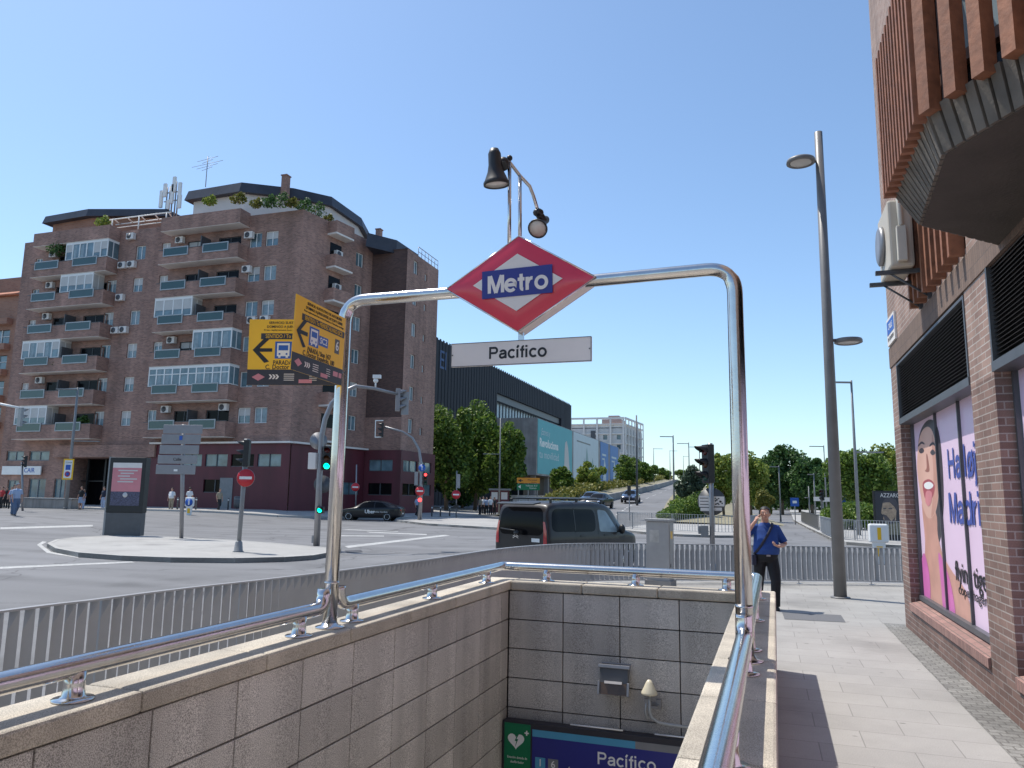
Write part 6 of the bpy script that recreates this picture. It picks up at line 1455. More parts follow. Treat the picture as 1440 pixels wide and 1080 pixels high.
tr('shorter plane tree at the right end of the group, before the concrete hall', 708, 88, 590, 702, 62, 'leaf_a', 11000, .40, 3, clumps=40, trunk=.22)
tr('dark low tree filling the shade beneath the plane trees', 650, 100, 625, 712, 110, 'leaf_b', 9000, .45, 33, clumps=36, trunk=.2)
for i, (px, D, yt, yb, w_, lb_) in enumerate(((790, 92, 657, 697, 34, 'small street tree below the teal banner'), (830, 100, 650, 690, 46, 'small street tree below the white banner'), (881, 125, 641, 681, 42, 'small street tree left of the tall pole on the ramp'), (908, 140, 648, 678, 34, 'small street tree right of the tall pole on the ramp'), (935, 190, 657, 676, 22, 'far small tree near the crest of the ramp'), (962, 215, 660, 676, 26, 'farthest small tree beyond the ramp crest'))):
    p = DX(px, D); tr(lb_, px, D, yt, yb, w_, 'leaf_c' if i in (1,) else 'leaf_a', 5200, .38, 40+i, base=max(0, PD(px, yb+8, D).z-1), clumps=22, trunk=.12, group='small trees along the ramp')
tr('grey green tree behind the signal, right of the ramp', 972, 64, 657, 704, 42, 'leaf_d', 6000, .28, 50, clumps=26, trunk=.12)
b_ = DX(958, 58); bb_ = thing('hedge', b_, 'bright green bushy planting beside the foot of the ramp', 'hedge')
b = MB()
for i in range(9): px = 935+i*6.2; D = 58+i*.7; ht = .5+.17*i; p = DX(px, D); leaves(b, 950, (p.x, p.y, .3+ht*.5), .7, 1.0, ht*.75, .17, rd)
b.build('foliage', M['leaf_a'], bb_)
b = MB(); b.tube([DX(935, 58), DX(985, 63)], .06, 5); b.build('stems', M['bark'], bb_)
tr('tall yellow green tree seen through the arch beside the right post', 1018, 66, 632, 710, 51, 'leaf_c', 7500, .26, 60, clumps=30, trunk=.13)
tr('yellow green tree just right of the right arch post', 1056, 70, 630, 715, 60, 'leaf_c', 7500, .28, 61, clumps=30, trunk=.13)
tr('ochre drooping shrub between the arch post and the dark trees', 1074, 60, 682, 727, 30, 'leaf_e', 4200, .22, 62, clumps=18, trunk=.1)
tr('tallest dark green tree at the end of the right street', 1100, 110, 622, 705, 77, 'leaf_b', 12000, .48, 63, clumps=44, trunk=.25)
tr('dark tree left of the tallest one at the end of the right street', 1078, 118, 640, 708, 53, 'leaf_b', 7000, .48, 66, clumps=30, trunk=.25)
tr('lower dark green tree just left of the tall lamp post', 1142, 105, 642, 708, 67, 'leaf_b', 10000, .46, 64, clumps=40, trunk=.25)
tr('darkest tree low behind the street signs', 1125, 128, 665, 716, 96, 'leaf_b', 8000, .5, 67, clumps=40, trunk=.25)
tr('mid green tree between the lamp post and the perfume poster', 1212, 56, 620, 715, 88, 'leaf_a', 14000, .26, 65, clumps=50, trunk=.16)
tr('yellow tinged tree beside the brick corner', 1252, 62, 622, 712, 58, 'leaf_c', 8000, .28, 68, clumps=34, trunk=.14)
tr('dark tree filling the gap behind the lamp post', 1180, 88, 655, 716, 70, 'leaf_b', 8000, .4, 69, clumps=34, trunk=.18)
p = DX(1200, 50); bush('shrub', (p.x, p.y, 0), 1.6, 'leaf_a', 3500, .22, 'green shrub under the tree behind the right hand railing', 'shrub', None, .9)
# distant wood on the horizon
b = MB(); rr_ = random.Random(9)
for i in range(150):
    px = rr_.uniform(1020, 1420); D = rr_.uniform(170, 210); p = DX(px, D); leaves(b, 90, (p.x, p.y, 3.2), 4, 4, rr_.uniform(2.5, 5.), 1.1, rr_)
o = b.build('distant_wood', M['leaf_b']); tag(o, 'dark distant wood closing the view behind the street trees', 'wood'); o['kind'] = 'stuff'
# ================================================================== GROUNDS ON THE FAR SIDE
isl('plaza', [(866, 744), (905, 748), (960, 751.5), (1010, 753), (1050, 753), (1066, 749), (1064, 738), (1045, 728), (1020, 716), (1002, 711), (985, 720), (955, 731), (925, 736), (890, 740)], z=-.01)
isl('pavement', [(1116, 731), (1135, 741), (1155, 750), (1172, 758), (1190, 762), (1230, 765), (1290, 768), (1500, 775), (1500, 728), (1290, 722), (1180, 719), (1110, 716)])
b = MB(); p = [G(1005, 727, 0), G(1040, 727, 0), G(1018, 715, 0), G(1002, 714, 0)]; b.poly([V((q.x, q.y, .006)) for q in p][::-1]); b.build('earth_path', M['earth'])['kind'] = 'structure'
def fl2(pts, h, step=.14):
    q = [(G(x, y, 0).x, G(x, y, 0).y, h) for x, y in pts]; return resample(q, step)
fence(fl2([(868, 742), (900, 744.5), (945, 747)], .98), 'roadside_railing', 'dense grey slat railing at the foot of the ramp, left piece', 'railings across the road', w_=.12, posts=12)
fence(fl2([(945, 747), (985, 749.5), (1035, 750.5)], .98, .18), 'roadside_railing', 'thin barred grey railing between the ramp and the right arch post', 'railings across the road', tw0=0, tw1=0, w_=.03, posts=11)
fence(fl2([(1036, 750.5), (1050, 750), (1066, 747)], .95), 'roadside_railing', 'short grey slat railing just behind the man in blue', 'railings across the road', w_=.11, posts=9)
fence(fl2([(1155, 749), (1163, 753), (1175, 757), (1205, 760)], .95, .12), 'roadside_railing', 'dense grey slat railing curving behind the tall lamp post', 'railings across the road', w_=.11, posts=12)
fence(fl2([(1205, 760), (1240, 762), (1290, 765), (1420, 771)], .95, .14), 'roadside_railing', 'open barred grey railing below the perfume poster', 'railings across the road', tw0=0, tw1=0, w_=.03, posts=10)
fence(fl2([(1127, 734), (1138, 739), (1151, 745.5)], .95, .25), 'roadside_railing', 'short black ornate railing on the right hand street corner', 'railings across the road', tw0=10, tw1=10, w_=.08, posts=4, mt='dark_grey')
# ================================================================== STREET LAMPS AND SIGNS
def hpx(px, ytop, D): return PD(px, ytop, D).z
def lp(px, D, ytop, heads, label, r=.09, base=None, grp='slim grey lamp posts'):
    p = DX(px, D); z = hgt(p.x, p.y)+.13 if base is None else base; H_ = hpx(px, ytop, D)-z
    return lamp_post('street_lamp', (p.x, p.y, z), H_, r, r*.55, [(f*H_, R_(a), L_, .1) for f, a, L_ in heads], label, grp, mt='grey_paint' if r < .12 else 'dark_grey', n=10)
LA = 198
lp(1206, 41, 535, [(.985, LA, .9), (.53, LA-180, 1.5)], 'dark slim lamp post standing before the mid green tree', .10)
lp(948, 75, 612, [(.98, LA, 1.3)], 'lamp post at the ramp, the tallest one over the planting', .11)
lp(970, 98, 622, [(.98, LA, 1.5)], 'lamp post second from left among those beyond the ramp', .10)
lp(920, 150, 630, [(.98, LA-180, 1.8)], 'lamp post at the left edge of the ramp, near its crest', .10, base=4)
lp(943, 185, 633, [(.98, LA-180, 1.8)], 'faint lamp post left of the tallest ramp lamp', .10, base=4.5)
lp(962, 210, 641, [(.98, LA-180, 1.6)], 'tiny far lamp post just left of the second ramp lamp', .10, base=4.5)
lp(985, 110, 627, [(.98, LA, 1.4)], 'lamp post just left of the near traffic light', .10)
lp(896, 82, 584, [], 'tall bare grey pole rising from the ramp beside the gridded block', .14, base=.6)
lp(702, 80, 588, [(.62, LA, 1.8)], 'tall thin lamp post before the plane trees and the concrete hall', .10)
lp(1097, 70, 655, [(.98, LA, 1.0)], 'short lamp post right of the ochre shrub', .08)
lp(1138, 60, 684, [(.7, LA, .3)], 'small pole at the corner of the right hand street', .07)
lp(1146, 66, 666, [(.98, LA, .5)], 'thin lamp post left of the direction boards', .08)
lp(1162, 75, 626, [(.98, LA, 1.4)], 'tall lamp post top showing left of the main lamp post', .08)
def twolamp(px, pxt, D, ytop, heads, label):
    p = DX(px, D); z = hgt(p.x, p.y)+.13; t_ = PD(pxt, ytop, D); H_ = t_.z-z
    return lamp_post('street_lamp', (p.x, p.y, z), H_, .13, .08, [(f*H_, R_(a), L_, .1) for f, a, L_ in heads], label, 'slim grey lamp posts', mt='grey_paint', n=10)
twolamp(375, 390, 68, 460, [(.98, LA, 1.8)], 'tall lamp post before the brick block, behind the yellow boards')
tw_ = twolamp(95, 108, 57, 545, [(.985, LA, 1.6), (.55, LA-180, 2.0)], 'lamp post before the brick block entrance at the left')
def zonesign(px, py, D, label):
    p = PD(px, py, D); th = thing('parking_zone_sign', p, label, 'sign', 'yellow edged parking zone signs'); K = FR(p+V((0, -.2, 0)), (math.cos(R_(18)), math.sin(R_(18)), 0), (0, 0, 1))
    b = MB(); b.box((-.38, -.75, -.03), (.38, .75, 0), M4=K); b.build('panel', M['yellow'], th)
    b = MB(); b.box((-.28, -.64, .001), (.28, .64, .01), M4=K); b.build('white_field', M['white'], th)
    b = MB(); b.box((-.18, -.05, .011), (.18, .32, .02), M4=K); b.build('blue_square', M['blue2'], th)
    b = MB(); b.lathe([(.2, .011), (.2, .02), (0, .02)], 20, M4=K @ Matrix.Translation((0, -.35, 0))); b.lathe([(.13, .021), (.13, .024), (0, .024)], 20, 1, M4=K @ Matrix.Translation((0, -.35, 0))); b.build('roundel', [M['redp'], M['blue2']], th)
    text('ZONA', th, K, 0, .48, .17, M['ink'], z=.011)
    return th
zonesign(377, 667, 66.5, 'yellow edged parking zone sign on the lamp post before the maroon wall')
zonesign(99, 660, 55.5, 'yellow edged parking zone sign on the lamp post by the block entrance')
# traffic lights over the junction
def mast(px, py, label, D=None):
    p = G(px, py, RZ+.13) if D is None else DX(px, D, .0); p.z = hgt(p.x, p.y)+.13; return p
DN = 26.8
p = G(445, 768, 0); D1 = (p-EYE).dot(Fh); t1_ = thing('traffic_light', p, 'curved mast signal left of the arch post, lit green, with a camera on its arm', 'traffic light')
def onD(px, py, D): return PD(px, py, D)
b = MB(); b.tube([p, onD(449, 680, D1), onD(452, 615, D1), onD(457, 590, D1), onD(466, 568, D1), onD(480, 552, D1), onD(500, 543, D1), onD(525, 546, D1+.6), onD(566, 556, D1+1.5)], [.11, .10, .09, .085, .08, .07, .06, .055, .05], 14); b.build('mast', M['galv'], t1_)
qf = V((Rt.x, Rt.y, 0)).normalized(); back = Fh
dirv = math.atan2(-Fh.y, -Fh.x)
head(t1_, onD(459, 661, D1-.15), dirv+R_(5), 3, 0, .27)
head(t1_, onD(449.5, 722, D1-.15), dirv-R_(8), 1, 0, .22)
b = MB(); T = FR(onD(440, 648, D1), Rt, (0, 0, 1)); b.box((-.14, -.28, -.12), (.12, .27, .1), M4=T); b.build('control_box', M['offwhite'], t1_, bevel=.01)
b = MB(); T = FR(onD(443, 755, D1), Rt, (0, 0, 1)); b.box((-.10, -.2, -.08), (.0, .05, .05), M4=T); b.build('junction_box', M['galv'], t1_)
K_ = FR(onD(448, 619, D1+.15), Rt, (0, 0, 1)); 
for (px, py, dx, nm) in ((448, 620, .12, 'sign_disc'), (454, 681, .12, 'sign_disc')):
    K_ = FR(onD(px, py, D1+dx), V((math.cos(R_(40)), math.sin(R_(40)), 0)), (0, 0, 1)); b = MB(); b.lathe([(.30, -.012), (.30, 0), (0, 0)], 28, M4=K_); b.lathe([(0, -.013), (.30, -.0125)], 28, M4=K_); b.build(nm, M['dark_grey'] if py > 650 else M['galv'], t1_)
b = MB(); q = onD(528, 545, D1+.65); b.tube([q, q+V((0, 0, .2))], .03, 8); b.ball(q+V((0, 0, .25)), .09); T = FR(q+V((.02, 0, .38)), Rt, (0, 0, 1)); b.box((-.12, -.05, -.08), (.16, .07, .08), M4=T); b.build('traffic_camera', M['white'], t1_)
o = head(t1_, onD(562, 578, D1+1.45), dirv+R_(100), 3, None, .27, 'galv'); 
b = MB(); T = FR(onD(566, 567, D1+1.5), Rt, (0, 0, 1)); b.box((-.05, -.42, -.03), (.22, .42, .0), M4=T); b.build('backing_board', M['galv'], t1_)
p = G(590, 731, 0); D2 = (p-EYE).dot(Fh); t2_ = thing('traffic_light', p, 'curved mast signal before the maroon wall, lit red, blue arrow disc', 'traffic light')
b = MB(); b.tube([p, onD(592, 690, D2), onD(592.5, 655, D2), onD(589, 632, D2), onD(580, 616, D2), onD(566, 607, D2), onD(540, 600, D2-.5)], [.16, .14, .12, .10, .09, .08, .07], 12); b.build('mast', M['galv'], t2_)
head(t2_, onD(536, 615, D2-.5), dirv-R_(80), 3, None, .36, board=False); b = MB(); T = FR(onD(532, 603, D2-.45), Rt, (0, 0, 1))
b.box((-.25, -.65, -.03), (-.19, .65, 0), M4=T); b.box((-.19, .58, -.03), (.35, .65, 0), M4=T); b.box((-.19, -.65, -.03), (.35, -.58, 0), M4=T); b.build('target_frame', M['white'], t2_)
disc_sign(t2_, onD(593.5, 658, D2-.3), dirv, .27, 'blue2', 'up'); disc_sign(t2_, onD(590.5, 690.5, D2-.3), dirv, .34, 'redp', 'bar')
head(t2_, onD(598, 682, D2-.1), dirv, 3, 2, .30); b = MB(); T = FR(onD(588, 672, D2), Rt, (0, 0, 1)); b.box((-.26, -.55, -.1), (-.02, .45, .1), M4=T); b.build('signal_back', M['galv'], t2_)
q = MB(); T = FR(onD(590.5, 703, D2-.2), Rt, (0, 0, 1)); q.lathe([(.14, 0), (.14, .03), (0, .04)], 16, M4=T); q.build('red_repeater', M['on_red'], t2_)
p = G(335, 776, 0); D3 = (p-EYE).dot(Fh); t3_ = thing('traffic_light', p, 'leaning signal pole on the near traffic island with a red no entry disc', 'traffic light')
top = onD(347.5, 617, D3); b = MB(); b.tube([p, p.lerp(top, .5), top], [.065, .065, .085], 14); b.build('pole', M['grey_paint'], t3_)
b = MB(); b.lathe([(.17, 0), (.13, .03), (.10, .28), (.07, .32)], 18, M4=Matrix.Translation(p)); b.build('base', M['grey_paint'], t3_)
head(t3_, onD(342, 656, D3), dirv-R_(85), 3, None, .265); disc_sign(t3_, onD(345.5, 672, D3-.12), dirv, .27, 'redp', 'bar')
# other no entry signs
def noentry(px, py, by, label, r=.33, ext=0):
    p = G(px, by, 0); D = (p-EYE).dot(Fh); th = thing('no_entry_sign', p, label, 'sign', 'red no entry signs'); t_ = onD(px, py, D)
    b = MB(); b.tube([p, t_+V((0, 0, r+ext))], .05, 10); b.build('pole', M['galv'], th); disc_sign(th, t_-Fh*.08, dirv, r, 'redp', 'bar'); return th, D
noentry(500, 685, 728, 'red no entry sign on a grey pole before the maroon wall, above the black taxi', .33, 1.4)
th, D4 = noentry(641.5, 695.5, 728, 'red no entry sign on the back traffic island before the plane trees', .37, 1.6)
b = MB(); T = FR(onD(641, 683, D4), Rt, (0, 0, 1)); b.box((.05, -.2, -.1), (.35, .95, .1), M4=T); b.build('signal_back', M['galv'], th)
b = MB(); T = FR(onD(641, 713, D4-.1), Rt, (0, 0, 1)); b.box((-.22, -.1, -.1), (.24, .15, .1), M4=T); b.build('signal_box', M['black'], th)
# arm with signal at the left edge
p = DX(-40, 50); p.z = .3; th = thing('traffic_light', p, 'white overhead signal arm reaching in from the left edge', 'traffic light'); b = MB(); b.tube([p, onD(-40, 590, 50), onD(-30, 572, 50), onD(0, 568, 50), onD(35, 575, 50)], [.12, .1, .09, .08, .07], 10); b.build('mast', M['white'], th)
head(th, onD(29, 600, 50), dirv+R_(150), 3, None, .42, 'galv'); 
p = PD(32, 716, 52); p.z = .3; th = thing('traffic_light', p, 'small dark signal on a pole before the left shop windows', 'traffic light'); b = MB(); b.tube([p, onD(31, 650, 52)], .07, 8); b.build('pole', M['galv'], th); head(th, onD(33.5, 657, 52), dirv-R_(60), 3, None, .26)
# direction sign with five blank grey plates seen from behind
p = G(255, 757, 0); D5 = (p-EYE).dot(Fh); ds_ = thing('direction_sign', p, 'stack of five grey direction plates seen from behind on one pole', 'sign')
b = MB(); b.tube([p, onD(258, 597, D5)], .075, 12); b.build('pole', M['galv'], ds_)
K = FR(onD(254, 632, D5-.12), (math.cos(R_(14)), math.sin(R_(14)), 0), (0, 0, 1)); s_ = D5/1064
for i, (y0, y1) in enumerate(((597.5, 610), (611, 624.5), (626, 638.5), (640, 652), (653.5, 666.5))):
    z1_ = (632-y0)*s_; z0_ = (632-y1)*s_; dx = -.012*i*0-.04*i
    b = MB(); b.box((-.76+dx, z0_, -.03), (.80+dx, z1_, 0), M4=K); o = b.build('plate', M['plate'], ds_, bevel=.02)
q = MB(); q.box((-.08, (632-616)*s_-.08, .013), (.04, (632-616)*s_+.08, .016), M4=K); q.build('sticker', M['blue2'], ds_)
q = MB(); q.box((-.2, (632-661)*s_-.04, .013), (-.05, (632-661)*s_+.04, .016), M4=K); q.build('white_sticker', M['white'], ds_); text('Calle', ds_, K, -.1, (632-646)*s_, .16, M['ink'], z=.014)
# keep right bollards
def bollard(p, ang, label, s_=1., yel=True):
    th = thing('keep_right_bollard', p, label, 'bollard'); K = FR(p, (math.cos(ang), math.sin(ang), 0), (0, 0, 1)) @ Matrix.Scale(s_, 4)
    b = MB(); b.prism([K @ V(q) for q in [(-.12, 0, .05), (.12, 0, .05), (.17, .62, .05), (-.17, .62, .05)]], K.to_3x3() @ V((0, 0, -.16))); b.build('post', M['white'], th, bevel=.02)
    b = MB(); b.box((-.25, .60, -.14), (.25, 1.12, .09), M4=K); o = b.build('cap', M['white'], th, bevel=.05)
    b = MB(); b.box((-.05, .68, .091), (.05, 1.02, .096), M4=K); b.box((-.08, .22, .051), (.08, .50, .056), M4=K); b.build('stripe', M['yellow'], o); return th, K
p = DX(1233, 23.5, RZ+.0); bollard(p, R_(6), 'white traffic bollard with yellow stripes seen over the railing at the right', 1.08)
p = G(265, 727, .1); th, K = bollard(p, R_(20), 'white keep right bollard with blue arrow, behind the direction sign', 1.15); b = MB(); b.lathe([(.22, .098), (.22, .11), (0, .11)], 20, M4=K @ Matrix.Translation((0, .84, 0))); b.build('blue_disc', M['blue2'], th)
b = MB(); b.box((-.04, .70, .112), (.04, .95, .116), M4=K @ Matrix.Translation((0, 0, 0))); b.build('arrow', M['white'], th)
# information panel
p = G(174, 753, 0); D6 = (p-EYE).dot(Fh); ip = thing('information_panel', p, 'black advertising totem with pink screen on the near traffic island', 'advertising panel')
K = FR(p-Fh*.0+V((0, 0, 0)), (math.cos(R_(15)), math.sin(R_(15)), 0), (0, 0, 1)); s_ = D6/1064; W2 = .72; Ht = 107*s_
b = MB(); b.box((-W2, 0, -.18), (W2, Ht*.29, .14), M4=K); b.build('base', M['dark_grey'], ip, bevel=.01)
b = MB(); b.box((-W2-.02, Ht*.29+.002, -.2), (W2+.02, Ht, .16), M4=K); b.build('case', M['black'], ip, bevel=.02)
b = MB(); b.box((-W2-.10, 0, -.2), (-W2-.025, Ht+.02, .1), M4=K); b.build('side_trim', M['galv'], ip)
b = MB(); zc0 = Ht*.38; zc1 = Ht*.93; zc2 = Ht*.56; b.box((-W2*.82, zc2, .161), (W2*.82, zc1, .166), 0, K); b.box((-W2*.82, zc0, .161), (W2*.82, zc2, .166), 1, K); b.box((-W2*.82, zc1-.2, .1665), (W2*.82, zc1, .168), 2, K); o = b.build('screen', [M['salmon'], M['crowd'], M['offwhite']], ip)
b = MB()
for i in range(5): b.box((-W2*.5+.1*(i % 2), zc1-.33-.11*i, .1665), (W2*.6-.15*(i % 3), zc1-.28-.11*i, .168), M4=K)
b.lathe([(.1, .1665), (.1, .169), (0, .17)], 16, M4=K @ Matrix.Translation((0, zc2-.13, 0))); b.build('screen_text', M['pale'], o)
text('ATLETICO DE MADRID', o, K, 0, Ht*.335, .07, M['offwhite'], z=.163, wide=.9) if False else None
# orange and green direction boards
p = DX(743, 85, 0); th = thing('direction_board', p, 'orange board over a green direction board before the ramp hedge', 'sign'); K = FR(onD(743, 680, 85), (math.cos(R_(18)), math.sin(R_(18)), 0), (0, 0, 1)); s_ = 85/1064
b = MB()
for x in (-1.1, .0, 1.0): b.box((x-.06, -4.2, -.12), (x+.06, .6, -.05), M4=K)
b.build('posts', M['galv'], th)
b = MB(); b.box((-16*s_, .5*s_, -.04), (16*s_, 8*s_, 0), M4=K); o = b.build('orange_panel', M['orange'], th); b = MB(); b.box((-16*s_, -9*s_, -.04), (16*s_, -.5*s_, 0), M4=K); o2_ = b.build('green_panel', M['green'], th)
b = MB(); b.poly([(-1.15, .32, .01), (-.8, .14, .01), (-.8, .5, .01)], M4=K); b.box((-.8, .28, .005), (-.6, .36, .01), M4=K); b.build('arrow', M['ink'], o)
b = MB(); b.poly([(-1.15, -.36, .01), (-.85, -.55, .01), (-.85, -.17, .01)], M4=K); b.build('arrow', M['white'], o2_)
text('Moratalaz', o, K, .45, .40, .26, M['ink'], z=.004); text('Centro', o, K, .6, .16, .2, M['ink'], z=.004); text('Vallecas A-3', o2_, K, .35, -.24, .26, M['white'], z=.004); text('Valencia', o2_, K, .5, -.5, .24, M['white'], z=.004)
# kiosk and street clutter under the plane trees
p = DX(701, 86, 0); ks = thing('kiosk', (p.x, p.y, 0), 'dark street kiosk with posters behind the waiting people', 'kiosk'); K = FR(p, (math.cos(R_(18)), math.sin(R_(18)), 0), (0, 0, 1))
b = MB(); b.box((-.9, 0, -1.8), (1.2, 2.5, 0), M4=K); b.build('body', M['purple'], ks); b = MB(); b.box((-1.1, 2.5, -2), (1.4, 2.7, .3), M4=K); b.build('roof', M['grey_paint'], ks)
b = MB(); b.box((-.8, 1.5, .002), (-.1, 2.3, .02), M4=K); b.box((.3, 1.5, .002), (1.0, 2.3, .02), M4=K); b.build('poster', M['offwhite'], ks)
p = DX(745, 88, 0); wp_ = thing('site_wall', (p.x, p.y, 0), 'pale low wall with bins behind the direction boards', 'wall'); K = FR(p, (math.cos(R_(18)), math.sin(R_(18)), 0), (0, 0, 1)); b = MB(); b.box((-2.2, 0, -.3), (4., 1.9, 0), M4=K); b.box((-2.3, 1.9, -.35), (4.1, 2.0, .05), M4=K); b.build('wall', M['offwhite'], wp_)
# perfume poster
p = PD(1250, 725, 36); th = thing('poster_stand', DX(1250, 36, 0), 'dark perfume advertisement with a man\'s face behind the railing by the brick corner', 'advertising panel')
K = FR(p, (math.cos(R_(12)), math.sin(R_(12)), 0), (0, 0, 1)); s_ = 36/1064
b = MB(); b.box((-19*s_, -28*s_, -.15), (24*s_, 34*s_, 0), M4=K); b.box((-12*s_, -60*s_, -.12), (16*s_, -28*s_, -.04), M4=K); b.build('case', M['black'], th)
b = MB(); b.box((-17*s_, -26*s_, .001), (22*s_, 32*s_, .004), M4=K); o = b.build('poster', M['bdark'], th)
b = MB(); b.poly([(x*s_, y*s_, .006) for x, y in ((-2, -8), (4, -10), (9, -6), (10, 4), (11, 12), (7, 20), (0, 21), (-7, 18), (-9, 10), (-10, 3), (-7, 0), (-8, -5))][::-1], M4=K); b.build('printed_face', mat('printed_sallow_skin', (.36, .26, .18), .5, 0, .35, 9.), o)
b = MB(); b.poly([(x*s_, y*s_, .008) for x, y in ((-8, 17), (-4, 23), (4, 25), (10, 22), (13, 14), (11, 5), (8, 12), (2, 18), (-3, 18))][::-1], M4=K); b.poly([(x*s_, y*s_, .0085) for x, y in ((-8, 2), (-3, 0), (3, -8), (8, -2), (7, -10), (0, -12), (-6, -6))], M4=K); b.box((-7*s_, 9*s_, .008), (-3*s_, 10.5*s_, .009), M4=K); b.box((0, 9*s_, .008), (5*s_, 10.5*s_, .009), M4=K); b.build('printed_hair', M['phair'], o)
b = MB(); b.poly([(x*s_, y*s_, .005) for x, y in ((-15, -26), (20, -26), (18, -12), (8, -8), (-3, -9), (-12, -14))], M4=K); b.build('printed_coat', mat('printed_khaki', (.16, .15, .10), .5, 0, .4, 12.), o)
text('AZZARO', o, K, 3*s_, 27.5*s_, .27, M['offwhite'], z=.006, wide=26*s_)
# blue sign and grey direction boards on the right hand street
for px, py, D, s2, lb_ in ((1117.5, 706, 62, .34, 'blue square sign on a thin pole in the right hand street'), (1183, 699, 58, .42, 'blue sign plate just right of the tall lamp post')):
    p = DX(px, D, -.1); th = thing('blue_road_sign', p, lb_, 'sign', 'blue road signs'); b = MB(); b.tube([p, onD(px, py, D)], .04, 8); b.build('pole', M['galv'], th); T = FR(onD(px, py, D-.1), Rt, (0, 0, 1)); b = MB(); b.box((-s2, -s2, -.02), (s2, s2, 0), M4=T); o = b.build('panel', M['blue2'], th); b = MB(); b.box((-s2*.5, -s2*.3, .001), (s2*.5, s2*.3, .01), M4=T); b.build('symbol', M['white'], o)
p = DX(1157, 64, -.1); th = thing('direction_board', p, 'two small grey direction boards left of the tall lamp post', 'sign'); T = FR(onD(1157, 702, 64), Rt, (0, 0, 1)); b = MB(); b.box((-.06, -3.3, -.1), (.06, .2, -.04), M4=T); b.build('pole', M['galv'], th)
b = MB(); b.box((-.75, -.15, -.03), (-.1, .2, 0), M4=T); b.build('panel', M['offwhite'], th); b = MB(); b.box((.0, -.2, -.03), (.75, .15, 0), M4=T); b.build('panel', M['offwhite'], th)
p = DX(1155, 58, -.1); th = thing('traffic_light', p, 'small dark signal among the poles of the right hand street', 'traffic light'); b = MB(); b.tube([p, onD(1155, 692, 58)], .06, 8); b.build('pole', M['dark_grey'], th); head(th, onD(1155.5, 704, 58), dirv-R_(60), 3, None, .28)
p = DX(1048, 55, -.1); th = thing('traffic_light', p, 'small signal seen just right of the arch post before the yellow trees', 'traffic light'); b = MB(); b.tube([p, onD(1048, 700, 55)], .05, 8); b.build('pole', M['galv'], th); head(th, onD(1048, 702, 55), dirv+R_(30), 3, None, .24); b = MB(); T = FR(onD(1050, 727, 55), Rt, (0, 0, 1)); b.box((-.22, -.25, -.2), (.22, .25, .1), M4=T); b.build('signal_box', M['black'], th)
p = DX(885, 60, RZ); th = thing('traffic_light', p, 'thin pole signal with dark head in front of the car on the ramp', 'traffic light'); b = MB(); b.tube([p, onD(885, 688, 60)], .04, 8); b.build('pole', M['galv'], th); head(th, onD(885, 697, 60), dirv+R_(160), 3, None, .26)
# benches, bollards
p = PD(66, 711, 60); p.z = .3; th = thing('stone_bench', p, 'long grey stone bench before the left shop windows', 'bench'); K = FR(p, (1, 0, 0), (0, 0, 1)); b = MB(); b.box((-2.8, .0, -.8), (2.4, .75, 0), M4=K); b.build('block', M['conc'], th, bevel=.05); b = MB(); b.box((-2.9, .76, -.85), (2.5, .84, .05), M4=K); b.build('top_slab', M['kerb'], th)
for i, (px, D) in enumerate(((251, 58), (277, 58), (322, 60), (608, 66), (620, 67), (633, 68))):
    p = DX(px, D, 0); p.z = hgt(p.x, p.y)+.13; th = thing('street_bollard', p, ['dark bollard left of the keep right bollard', 'dark bollard right of the keep right bollard', 'dark bollard by the maroon wall door', 'bollard nearest the red signal mast', 'middle bollard before the plane trees', 'rightmost bollard before the plane trees'][i], 'bollard', 'dark pavement bollards'); b = MB(); b.lathe([(.06, 0), (.06, .85), (.045, .9), (0, .92)], 10, M4=Matrix.Translation(p)); b.build('post', M['dark_grey'], th); b = MB(); b.lathe([(.064, .7), (.064, .78)], 10, M4=Matrix.Translation(p)); b.build('band', M['white'], th)
p = PD(10, 660, 69); th = thing('shop_sign', p, 'white shop sign with blue lettering at the far left', 'sign'); K = FR((p.x, YF-.3, p.z), (1, 0, 0), (0, 0, 1)); b = MB(); b.box((-4., -.4, -.1), (.9, .4, 0), M4=K); b.build('panel', M['white'], th); text('CAIR', th, K, -.5, 0, .6, M['blue2'], bold=.01, z=.01)
p = PD(333, 718, 60); p.z = .3; th = thing('litter_bin', p, 'dark litter bin behind the leaning signal pole', 'bin'); b = MB(); b.lathe([(.22, .3), (.28, .5), (.28, 1.15), (.2, 1.2), (0, 1.2)], 14, M4=Matrix.Translation(p)); b.build('drum', M['dark_grey'], th); b = MB(); b.lathe([(.05, 0), (.05, .3)], 8, M4=Matrix.Translation(p)); b.lathe([(.3, .95), (.3, 1.0)], 14, M4=Matrix.Translation(p)); b.build('stand', M['galv'], th)
